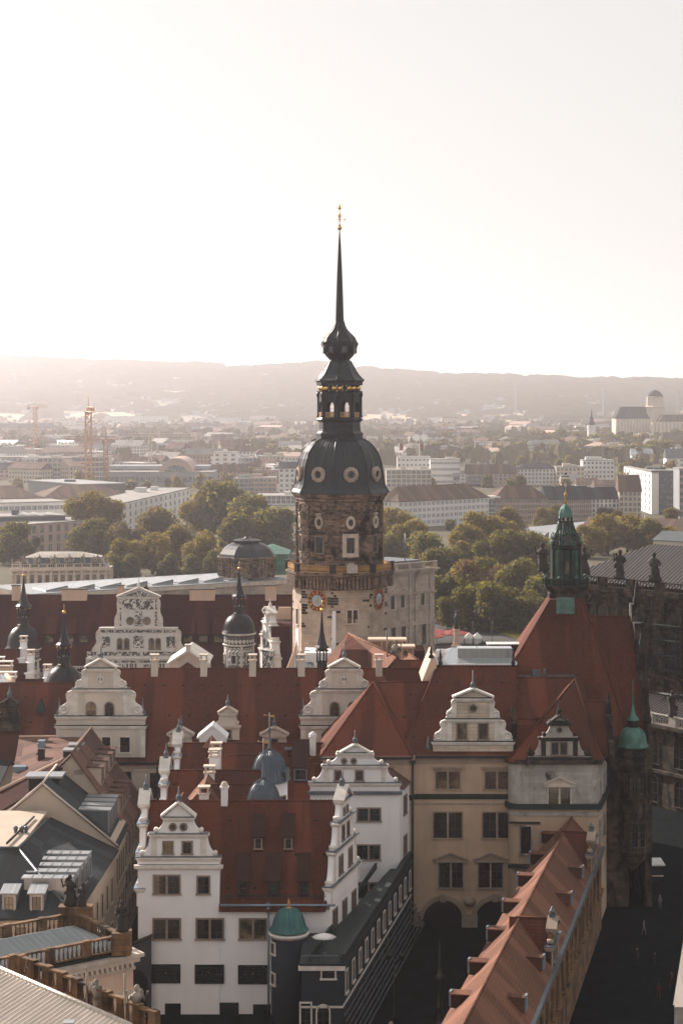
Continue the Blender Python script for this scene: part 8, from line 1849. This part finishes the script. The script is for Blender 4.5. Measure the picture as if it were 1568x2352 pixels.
# second row right
for a in (
 ('beige block of flats with balconies beside the tower dome', 887, 990, 1080, 1122, 'far_cream', 'flat_roof', 'flat', None, None, None, 18, (9, 4, 2.8, 2.2)),
 ('tall white clinic block, highest of its stepped group', 912, 988, 1050, 1112, 'far_white', 'flat_roof', 'flat', None, None, None, 16, (8, 5, 1.6, 1.6)),
 ('white clinic block with three window rows right of the tallest one', 988, 1056, 1056, 1116, 'far_white', 'flat_roof', 'flat', None, None, None, 18, (8, 4, 2.2, 1.8, True)),
 ('low white annex at the right end of the clinic', 1040, 1112, 1088, 1116, 'far_white', 'flat_roof', 'flat', None, None, None, 18, (8, 3, 2.0, 1.7)),
 ('brick-red school-like house with red roof and dormers', 1070, 1186, 1087, 1116, 'far_pink', 'tile_far', 'gable', 1066, None, None, 16, (11, 3, 1.5, 2.0)),
 ('long pale block with dark grey mansard right of the red roofs', 1186, 1278, 1076, 1114, 'far_white', 'tile_grey', 'hip', 1064, None, None, 16, (11, 4, 1.5, 1.9)),
 ('cream apartment house left of the pale blue block', 1277, 1342, 1073, 1115, 'far_cream', 'flat_roof', 'flat', None, None, None, 16, (7, 4, 1.5, 1.9)),
 ('pale blue tall block with small windows', 1338, 1410, 1058, 1112, 'far_white', 'flat_roof', 'flat', None, None, None, 16, (8, 5, 1.5, 1.8)),
 ('stacked pale pitched roofs below the pale blue block, left', 1290, 1330, 1105, 1122, 'far_cream', 'flat_roof', 'gable', 1088, None, None, 16, None),
 ('stacked pale pitched roofs below the pale blue block, right', 1325, 1375, 1112, 1126, 'far_cream', 'tile_far', 'gable', 1098, None, None, 16, None),
 ('reddish roofed low house beside the steep red roof', 1365, 1425, 1115, 1128, 'far_cream', 'tile_far', 'gable', 1102, None, None, 16, None),
 ('white villa with pale roof at the right, among trees', 1450, 1500, 1045, 1066, 'far_white', 'zinc', 'gable', 1030, None, None, 18, (4, 2, 1.8, 1.8)),
 ('brown gabled house cluster left of the white villa', 1385, 1442, 1040, 1056, 'far_cream', 'tile_far', 'gable', 1026, None, None, 18, None),
 ('pale gabled house at the far right edge', 1530, 1600, 1052, 1075, 'far_white', 'zinc_dark', 'gable', 1030, None, None, 18, (5, 2, 1.8, 1.8)),
 ('long low white hall in the green belt', 1042, 1180, 1031, 1044, 'facade_white', 'flat_roof', 'flat', None, None, None, 20, None),
 ('small low white hall below the long white hall', 1120, 1198, 1050, 1060, 'facade_white', 'flat_roof', 'flat', None, None, None, 18, None),
 ('dark-roofed low school right of the long white hall', 1180, 1255, 1028, 1045, 'facade_grey', 'flat_roof', 'flat', None, None, None, 20, None),
 ('long dark brown roof behind the lantern of the tower', 862, 1030, 987, 1000, 'facade_pink', 'tile_far', 'gable', 978, None, None, 30, None),
 ('long white row with many windows below the dark brown roof', 838, 932, 1003, 1020, 'facade_white', 'flat_roof', 'flat', None, None, None, 20, None),
 ('grey slab tower beside the two white dishes', 972, 1000, 992, 1020, 'facade_grey', 'flat_roof', 'flat', None, None, None, 16, None),
 ('dark brown roofed block in the middle of the green belt', 1010, 1118, 1012, 1024, 'facade_pink', 'tile_far', 'gable', 1002, None, None, 26, None),
 ('bright flat white roof just above the dark brown roofed block', 1030, 1078, 998, 1004, 'far_white', 'far_white', 'flat', None, None, None, 30, None),
 ('white office block below the mill silos', 1322, 1402, 978, 1000, 'facade_white', 'flat_roof', 'flat', None, None, None, 20, None),
 ('low white office left of the church spire', 1216, 1290, 978, 990, 'facade_white', 'flat_roof', 'flat', None, None, None, 20, None),
 ('white nave of the small far church', 1320, 1378, 1002, 1018, 'far_white', 'tile_far', 'gable', 996, None, None, 16, None),
 ):
    B(*a)
# left side
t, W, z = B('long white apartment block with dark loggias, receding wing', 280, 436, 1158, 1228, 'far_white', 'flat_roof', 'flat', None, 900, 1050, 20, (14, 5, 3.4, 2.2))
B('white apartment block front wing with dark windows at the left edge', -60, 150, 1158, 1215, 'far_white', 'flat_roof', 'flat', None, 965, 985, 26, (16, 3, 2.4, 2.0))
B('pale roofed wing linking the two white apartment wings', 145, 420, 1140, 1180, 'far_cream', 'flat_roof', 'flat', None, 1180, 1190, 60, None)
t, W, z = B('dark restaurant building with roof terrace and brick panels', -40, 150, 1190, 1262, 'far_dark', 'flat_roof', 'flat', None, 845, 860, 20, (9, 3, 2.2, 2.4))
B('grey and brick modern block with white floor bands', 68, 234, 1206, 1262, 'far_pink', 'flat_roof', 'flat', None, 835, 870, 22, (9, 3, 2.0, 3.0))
for k, u in enumerate((52, 76, 110)):
    p = Pt(u, 1178, 858); tt = thing('parasol', (p.x, 858, p.z - 2.6), 0, 'white parasol on the dark restaurant terrace', 'parasol', 'white terrace parasols'); M = wm(tt)
    m = MB(M); m.lathe([(3.0, 2.0), (2.8, 2.2), (.1, 3.1)], 4, 45, 0, False); m.build('canopy', 'fabric_white', tt); m = MB(M); m.tube([(0, 0, 0), (0, 0, 3)], .08, 4); m.build('pole', 'lead', tt)
for a in (
 ('broad pink terracotta hipped roof at the left edge', -60, 100, 1145, 1165, 'far_cream', 'tile_far', 'hip', 1115, 1110, 1120, 34, None),
 ('brown hipped hall roof between the terracotta roof and the white wing', 100, 305, 1144, 1165, 'far_cream', 'tile_far', 'hip', 1112, 1120, 1140, 34, None),
 ('dark wedge-shaped block with pale edge above the terracotta roofs', 65, 186, 1104, 1140, 'far_dark', 'far_grey', 'flat', None, 1260, 1200, 30, None),
 ('orange-framed office block with square window grid beside the orange crane', 87, 165, 1052, 1108, 'far_cream', 'flat_roof', 'flat', None, None, None, 20, (7, 5, 3.2, 2.6)),
 ('second orange-framed office block directly behind the orange crane', 166, 250, 1050, 1108, 'far_cream', 'flat_roof', 'flat', None, None, None, 20, (8, 5, 3.2, 2.6)),
 ('white low office left of the framed office blocks', 50, 90, 1052, 1090, 'far_white', 'flat_roof', 'flat', None, None, None, 20, (4, 3, 3, 2)),
 ('grey long hall at the left edge, with flat dark roof', -60, 70, 1050, 1086, 'far_grey', 'flat_roof', 'flat', None, None, None, 30, (9, 3, 3, 2)),
 ('dark gabled houses low at the left edge', -40, 60, 1078, 1100, 'far_pink', 'tile_grey', 'gable', 1062, None, None, 20, (8, 2, 2, 2)),
 ('white tall block with one dark stair strip, left of the tower', 490, 544, 1040, 1103, 'far_white', 'flat_roof', 'flat', None, None, None, 20, (3, 6, 2.6, 1.8)),
 ('grey fronted office between the white tall block and the yellow office', 544, 590, 1052, 1100, 'far_grey', 'flat_roof', 'flat', None, None, None, 20, (5, 5, 2, 1.8)),
 ('yellowish office house with four window rows left of the tower dome', 592, 652, 1048, 1096, 'far_cream', 'flat_roof', 'flat', None, None, None, 18, (7, 5, 1.8, 1.9)),
 ('red and glass modern block low beside the tower dome', 575, 634, 1098, 1132, 'far_pink', 'flat_roof', 'flat', None, None, None, 16, (6, 3, 2.4, 2.0)),
 ('white and grey flat left of the red and glass block', 540, 580, 1100, 1132, 'far_grey', 'flat_roof', 'flat', None, None, None, 16, (4, 3, 2.4, 2.0)),
 ('white terrace house touching the tower dome on its left', 640, 690, 1075, 1135, 'far_white', 'tile_grey', 'gable', 1060, None, None, 16, (4, 5, 1.8, 1.8)),
 ('low white clinic roofs left of the tower shaft', 590, 690, 1140, 1160, 'far_white', 'flat_roof', 'flat', None, None, None, 30, (9, 2, 2.5, 2.0)),
 ('brown roofed row with dormers in front of the station', 325, 420, 1060, 1082, 'far_pink', 'tile_far', 'gable', 1048, None, None, 18, (9, 2, 1.8, 1.9)),
 ('pale pointed-gable house right of the brown row', 405, 470, 1052, 1078, 'far_cream', 'tile_far', 'gable', 1035, None, None, 18, (6, 3, 1.6, 1.9)),
 ('white low roofs above the brown row', 262, 350, 1040, 1052, 'far_white', 'far_white', 'flat', None, None, None, 30, None),
 ('peach gable wall, larger of two, above the red crane', 272, 308, 1000, 1028, 'far_cream', 'tile_far', 'gable', 988, None, None, 16, None),
 ('small peach gable wall left of the larger one', 122, 152, 1000, 1010, 'far_cream', 'tile_far', 'gable', 990, None, None, 16, None),
 ('very long dark roof stretching towards the tower lantern', 310, 585, 1002, 1012, 'facade_grey', 'tile_far', 'gable', 992, None, None, 30, None),
 ('long dark roof above the peach gable', 222, 430, 986, 996, 'facade_pink', 'tile_far', 'gable', 976, None, None, 30, None),
 ('dark barrack row with many windows at the left edge', -30, 120, 982, 1002, 'facade_pink', 'tile_grey', 'gable', 972, None, None, 24, None),
 ('long train-shed roof with pale edge at the left', -60, 165, 1022, 1040, 'facade_grey', 'zinc', 'gable', 1010, None, None, 40, None),
 ('white institute block with small windows, hazy, left of centre', 240, 385, 956, 976, 'facade_white', 'flat_roof', 'flat', None, None, None, 24, None),
 ('white hazy block pair left of the tower lantern', 458, 552, 960, 982, 'facade_white', 'flat_roof', 'flat', None, None, None, 24, None),
 ('white hazy block just left of the tower lantern', 574, 632, 956, 974, 'facade_white', 'flat_roof', 'flat', None, None, None, 24, None),
 ('long white row low left of the tower lantern', 655, 715, 1000, 1022, 'facade_white', 'flat_roof', 'flat', None, None, None, 18, None),
 ('cream long block above the white tall block', 388, 478, 1012, 1032, 'facade_cream', 'flat_roof', 'flat', None, None, None, 20, None),
 ('mixed roofed school above the white tall block', 480, 560, 1022, 1042, 'facade_cream', 'tile_far', 'gable', 1010, None, None, 20, None),
 ):
    B(*a)
# station: long halls with one arched front
t, W, z = B('long railway station with pale flat roofs and arched hall front', 250, 490, 1085, 1118, 'far_grey', 'flat_roof', 'flat', None, None, None, 40, (20, 1, 3.2, 4.0), name='station')
p = Pt(405, 1110, 1480); m = MB(frame((p.x, 1476, 0))); m.slab(arc_pts(26, 21, 14), 0, 60); m.build('hall_arch', 'far_pink', t); m = MB(frame((p.x, 1475.7, 0))); m.slab(arc_pts(20, 16, 14), 0, .2); m.build('pane', 'glass_far', t)
m = MB(); m.box(X(250, 1500), X(480, 1500), 1500, 1530, 12, Z(1070, 1500)); m.build('upper_hall', 'zinc', t)
# mill with silos and domed tower
def mill():
    D = 2900.0; t = thing('mill', (X(1455, D), D + 20, 0), 0, 'big pale mill with fluted silos, dark roof and domed tower at the upper right', 'building'); 
    def zz(v): return Z(v, D)
    x0, x1 = X(1413, D), X(1497, D); m = MB(); m.box(x0, x1, D, D + 40, 0, zz(961)); m.build('silo_wall', 'far_cream', t)
    m = MB(); n = 12
    for k in range(n): m.lathe([((x1 - x0)/n/2, 0), ((x1 - x0)/n/2, zz(963))], 10, 0, 0, True, x0 + (x1 - x0)*(k + .5)/n, D - .5)
    m.build('silo_flutes', 'far_cream', t)
    xa, xb = X(1419, D), X(1493, D); m = MB(); m.hexa([(x0 - 1, D - 2, zz(961)), (x1 + 1, D - 2, zz(961)), (x1 + 1, D + 41, zz(961)), (x0 - 1, D + 41, zz(961)), (xa, D + 3, zz(948)), (xb, D + 3, zz(948)), (xb, D + 34, zz(948)), (xa, D + 34, zz(948))]); m.hexa([(xa, D + 3, zz(948)), (xb, D + 3, zz(948)), (xb, D + 34, zz(948)), (xa, D + 34, zz(948)), (xa + 5, D + 8, zz(934)), (xb - 3, D + 8, zz(934)), (xb - 3, D + 30, zz(934)), (xa + 5, D + 30, zz(934))]); m.build('roof', 'tile_grey', t)
    tx, r = X(1506, D), 18*D/F; m = MB(); m.lathe([(r*1.25, 0), (r*1.25, zz(935)), (r*1.4, zz(934)), (r*1.15, zz(932)), (r*1.1, zz(912)), (r*1.2, zz(911)), (r, zz(910))], 8, 22.5, 0, False, tx, D + 8); m.build('tower', 'far_cream', t)
    m = MB(); m.lathe([(r*1.05, zz(911)), (r*.85, zz(904)), (r*.45, zz(898)), (.3, zz(895))], 12, 0, 0, True, tx, D + 8); m.build('dome', 'tile_grey', t)
    for k in range(8):
        for v in (930, 921): a = R(45*k); me = far_window(2.2, 3.5); o = bpy.data.objects.new('window', me); COL.objects.link(o); o.parent = t; rr = r*1.06*math.cos(R(22.5)) + .3; o.matrix_local = wm(t).inverted() @ frame((tx + rr*math.sin(a), D + 8 - rr*math.cos(a), zz(v + 4)), a)
    x0, x1 = X(1488, D), X(1640, D); m = MB(); m.box(x0, x1, D - 30, D - 2, 0, zz(968)); m.build('long_silo', 'far_cream', t); m = MB()
    for k in range(18): m.lathe([((x1 - x0)/36, 0), ((x1 - x0)/36, zz(970))], 8, 0, 0, True, x0 + (x1 - x0)*(k + .5)/18, D - 31)
    m.build('silo_flutes', 'far_cream', t); m = MB(); m.hexa([(x0 + 10, D - 30, zz(968)), (x1, D - 30, zz(968)), (x1, D - 2, zz(968)), (x0 + 10, D - 2, zz(968)), (x0 + 18, D - 26, zz(952)), (x1, D - 26, zz(952)), (x1, D - 6, zz(952)), (x0 + 18, D - 6, zz(952))]); m.build('long_roof', 'tile_far', t)
mill()
D = 2700.0; t = thing('church_tower', (X(1358, D), D, 0), 0, 'slim pale church tower with dark needle spire, hazy, left of the mill', 'church')
m = MB(); x = X(1358, D); m.box(x - 5, x + 5, D - 5, D + 5, 0, Z(975, D)); m.build('shaft', 'far_white', t); m = MB(); m.lathe([(6, Z(976, D)), (5, Z(972, D)), (2.4, Z(966, D)), (3, Z(962, D)), (1.2, Z(955, D)), (.3, Z(940, D))], 8, 0, 0, True, x, D); m.build('spire', 'tile_grey', t)
for u, vt, D, lab in ((1184, 888, 5200, 'thin hazy chimney mast right of the tower lantern'), (1384, 893, 5200, 'thin hazy chimney mast left of the mill dome'), (1556, 905, 4500, 'thin hazy mast right of the mill dome')):
    t = MB(); t.lathe([(2.4, 0), (1.6, Z(vt, D))], 8, 0, 0, True, X(u, D), D); t.build('chimney_mast', 'far_grey', label=lab, cat='mast')
for k, (u, lab) in enumerate(((956, 'white satellite dish, left of two'), (974, 'white satellite dish, right of two'))):
    D = 2150.; p = Pt(u, 1007, D); t = thing('satellite_dish', (p.x, D, 0), 0, lab, 'dish'); m = MB(); m.tube([(p.x, D, 0), p], .8, 6); m.build('mount', 'far_grey', t); m = MB(Matrix.Translation(p) @ Matrix.Rotation(R(55), 4, 'X')); m.lathe([(.1, 0), (2.4, .5), (4.4, 1.8), (4.5, 1.9), (2.4, .8), (.1, .3)], 14); m.build('reflector', 'far_white', t)
for k, (u, lab) in enumerate(((916, 'red flag on a pole, left of two, above the clinic'), (963, 'red flag on a pole, right of two, above the clinic'))):
    D = 1650.; p = Pt(u, 1018, D); t = thing('flag', (p.x, D, 0), 0, lab, 'flag'); m = MB(); m.tube([(p.x, D, 0), (p.x, D, p.z)], .35, 5); m.build('flagpole', 'far_white', t); m = MB(); m.add([(p.x + .3, D - .05, p.z), (p.x + 2, D + .6, p.z - .2), (p.x + 3.6, D, p.z - .5), (p.x + 3.4, D, p.z - 6), (p.x + 1.8, D + .6, p.z - 5.7), (p.x + .3, D, p.z - 5.6)], [(0, 1, 4, 5), (1, 2, 3, 4)]); m.build('banner', 'fabric_red', t)
# cranes
def crane(u, D, vt, mat, lab, jl, jr, ang, w=2.2, cabin=True):
    x = X(u, D); z = Z(vt, D); t = thing('tower_crane', (x, D, 0), 0, lab, 'crane'); m = MB(); h = w/2; z0 = 0
    for sx in (-h, h):
        for sy in (-h, h): m.tube([(x + sx, D + sy, 0), (x + sx, D + sy, z)], .22*w/2, 4)
    n = int(z/ (w*1.3))
    for k in range(n):
        a, b = z*k/n, z*(k + 1)/n
        for (x0, y0, x1, y1) in ((-h, -h, h, -h), (h, -h, h, h), (-h, h, h, h), (-h, -h, -h, h)):
            m.tube([(x + x0, D + y0, a), (x + x1, D + y1, b)], .12*w/2, 4); m.tube([(x + x0, D + y0, b), (x + x1, D + y1, b)], .12*w/2, 4)
    m.build('mast', mat, t)
    ca, sa = math.cos(ang), math.sin(ang); b = MB(Matrix.Translation((x, D, z)) @ Matrix.Rotation(ang, 4, 'Z')); q = .5*w/2
    for y, zz in ((-q, 0), (q, 0), (0, 1.6*w/2)): b.tube([(-jl, y*1.6, zz), (jr, y*1.6, zz)], .16*w/2, 4)
    nn = int((jl + jr)/(1.8*w/2)); 
    for k in range(nn): xx = -jl + (jl + jr)*k/nn; dx = (jl + jr)/nn; b.tube([(xx, -q*1.6, 0), (xx + dx/2, 0, 1.6*w/2), (xx + dx, q*1.6, 0)], .09*w/2, 4)
    b.build('jib', mat, t)
    b = MB(Matrix.Translation((x, D, z)) @ Matrix.Rotation(ang, 4, 'Z')); b.tube([(0, 0, 0), (0, 0, 6*w/2)], .3*w/2, 4, 0, .1); b.tube([(0, 0, 6*w/2), (jr*.6, 0, 1.8*w/2)], .06, 4); b.tube([(0, 0, 6*w/2), (-jl*.85, 0, 1.4*w/2)], .06, 4); b.build('apex_and_stays', mat, t)
    b = MB(Matrix.Translation((x, D, z)) @ Matrix.Rotation(ang, 4, 'Z')); b.box(-jl, -jl + 3, -1.2, 1.2, -2.2, 0); b.build('counterweight', 'far_grey', t)
    b = MB(Matrix.Translation((x, D, z)) @ Matrix.Rotation(ang, 4, 'Z')); b.box(1.2, 3.2, -2.2, -.4, -2.4, 0); b.build('cabin', mat, t)
crane(203, 1480, 945, 'crane_orange', 'tall orange tower crane with jib towards the viewer, largest of the cranes', 9, 42, R(-78), 4.2)
crane(243, 1500, 1010, 'crane_red', 'red crane with horizontal jib pointing left', 7, 30, R(176), 3.0)
crane(81, 2200, 935, 'crane_orange', 'thin hazy orange crane at the left', 9, 14, R(12), 3.2)
crane(345, 1600, 1002, 'far_cream', 'pale hazy crane with long level jib', 18, 44, R(3), 2.6)
# many small far-off houses between the named ones
rnd = random.Random(21)
ZN = [((-20, 690), (955, 1000), 'low hazy house in the far town left of the tower lantern'), ((-20, 690), (1000, 1065), 'house in the hazy mid town left of the tower'), ((880, 1560), (955, 1000), 'low hazy house in the far town right of the tower lantern'), ((880, 1560), (1000, 1062), 'house in the hazy green belt right of the tower'), ((-20, 690), (1060, 1110), 'house between the larger blocks left of the tower')]
for (ua, ub), (va, vb), lab in ZN:
    for k in range(46):
        u = rnd.uniform(ua, ub); vb_ = rnd.uniform(va, vb); D = 67*F/(vb_ - 909); h = rnd.uniform(6, 17); w_ = rnd.uniform(14, 60) if vb_ < 1010 else rnd.uniform(12, 34)
        wpx = w_*F/D; st = rnd.choice(('flat', 'gable', 'gable', 'hip')); wl = rnd.choice(('facade_white', 'facade_cream', 'facade_white', 'facade_pink', 'facade_grey')); ve = vb_ - h*F/D
        B(lab, u - wpx/2, u + wpx/2, ve, vb_, wl, rnd.choice(('tile_far', 'tile_far', 'flat_roof', 'far_pink')) if st != 'flat' else rnd.choice(('flat_roof', 'far_white')), st, ve - rnd.uniform(3, 6)*F/D, D, D*rnd.uniform(.985, 1.015), rnd.uniform(10, 18), None, name='town_house', group=lab.replace('house', 'houses'))
# ================================================================ hills
def hills():
    prof = [(-600, 815), (-200, 818), (0, 824), (60, 826), (200, 838), (300, 836), (420, 841), (560, 849), (700, 843), (740, 842), (850, 855), (930, 862), (1000, 868), (1130, 869), (1300, 876), (1450, 879), (1568, 880), (2200, 884)]
    rnd = random.Random(4)
    def ridge(u):
        for (a, b), (c, d) in zip(prof, prof[1:]):
            if a <= u <= c: return b + (d - b)*(u - a)/(c - a)
        return prof[-1][1]
    ph = [(rnd.uniform(0, 6), rnd.uniform(.6, 1.4)) for _ in range(8)]
    def nz(x, y): return sum(math.sin(x*.0011*(k + 1)*f + p + y*.0007*(k + 1))/(k + 1) for k, (p, f) in enumerate(ph))
    nx, ny = 170, 60; vs = []; D0, D1 = 4600, 10500
    for j in range(ny):
        f = j/(ny - 1); D = D0 + (D1 - D0)*f
        for i in range(nx):
            u = -600 + 2800*i/(nx - 1); x = X(u, D)
            zr = 67 + (909 - ridge(u) )*8200/F
            if D < 8200: t = (D - D0)/(8200 - D0); s = t*t*(3 - 2*t); s = .35*t + .65*s
            else: t = (D - 8200)/(D1 - 8200); s = 1 - .8*t
            z = zr*s*(1 + .055*nz(x, D)*math.sin(math.pi*min(1, (D - D0)/(8200 - D0)))) - 3*(1 - min(1, f*8)) + (rnd.uniform(0, 5) if .5 < f < .7 else 0)
            vs.append((x, D, z))
    fs = [(j*nx + i, j*nx + i + 1, (j + 1)*nx + i + 1, (j + 1)*nx + i) for j in range(ny - 1) for i in range(nx - 1)]
    me = bpy.data.meshes.new('hills'); me.from_pydata(vs, [], fs); me.materials.append(MAT['hill_ground']); me.polygons.foreach_set('use_smooth', [True]*len(fs)); o = place(me, 'hills', None, Matrix()); tag(o, kind='structure')
    # villages and hedges on the slopes
    for nm, mt, n, s0, s1, lab in (('hillside_town', 'far_grey', 1100, 4, 10, 'faint scattered houses on the hazy hillside'), ('hillside_woods', 'leaf_far', 2600, 12, 34, 'faint hedges and woods on the hazy hillside')):
        m = MB()
        for k in range(n):
            j = int(rnd.triangular(1, 38, 10 if nm == 'hillside_town' else 28)); i = rnd.randrange(20, nx - 20); p = Vector(vs[j*nx + i]) + Vector((rnd.uniform(-60, 60), rnd.uniform(-50, 50), 0)); s = rnd.uniform(s0, s1)
            if nm == 'hillside_town': m.box(p.x - s, p.x + s, p.y - 6, p.y + 6, p.z - 6, p.z + rnd.uniform(5, 10))
            else:
                s2 = s*rnd.uniform(1, 3); m.add([(p.x - s2, p.y, p.z - 4), (p.x + s2, p.y, p.z - 4), (p.x + s2*.7, p.y + 4, p.z + s*.55), (p.x, p.y, p.z + s*.7), (p.x - s2*.6, p.y - 3, p.z + s*.5)], [(0, 1, 2, 3, 4)])
        o = m.build(nm, mt, label=lab, cat='houses' if nm == 'hillside_town' else 'woods', kind='stuff')
hills()
# ================================================================ the air
m = MB(); m.box(-9500, 9500, -260, 12800, -2.5, 330)
o = m.build('haze', 'far_white', kind='stuff', label='pale sunlit haze filling the air over the city', cat='haze')
hm = bpy.data.materials.new('air'); hm.use_nodes = True; n_ = hm.node_tree; n_.nodes.clear(); pv = n_.nodes.new('ShaderNodeVolumePrincipled'); oo = n_.nodes.new('ShaderNodeOutputMaterial'); n_.links.new(pv.outputs[0], oo.inputs['Volume'])
pv.inputs['Density'].default_value = 9.2e-5; pv.inputs['Color'].default_value = (.95, .925, .97, 1); pv.inputs['Anisotropy'].default_value = .68
o.data.materials.clear(); o.data.materials.append(hm)

# parked cars by the hotel and on the square
def car(u, v, mat, lab, rz=0.2):
    D = DZ(v, 0); t = thing('parked_car', (X(u, D), D, 0), rz, lab, 'car', 'parked cars'); M = wm(t)
    m = MB(M); m.slab([(-2.2, .35), (2.2, .35), (2.25, .75), (1.3, .95), (.7, 1.42), (-1.1, 1.42), (-1.9, .98), (-2.25, .85)], -.85, .85); m.build('body', mat, t)
    m = MB(M); m.slab([(.62, 1.0), (1.1, .98), (.62, 1.34), (-1.0, 1.34), (-1.6, 1.0)], -.87, .87); m.build('windows', 'glass_black', t)
    for x in (-1.4, 1.4):
        for y in (-.85, .85): m = MB(M @ Matrix.Translation((x, y, .34)) @ Matrix.Rotation(R(90), 4, 'X')); m.lathe([(.02, -.1), (.34, -.1), (.34, .1), (.02, .1)], 12); m.build('wheel', 'tyre', t)
for u, v, mt, lab, rz in ((1046, 1216, 'car_white', 'white car by the long hotel, left of two', .1), (1070, 1218, 'car_white', 'white car by the long hotel, right of two', .2), (1090, 1214, 'car_red', 'red car near the hotel corner', .1), (1118, 1486, 'car_dark', 'dark car on the square near the lawn', -.2), (272, 1330, 'car_white', 'white car beside the clipped garden trees', .3)): car(u, v, mt, lab, rz)
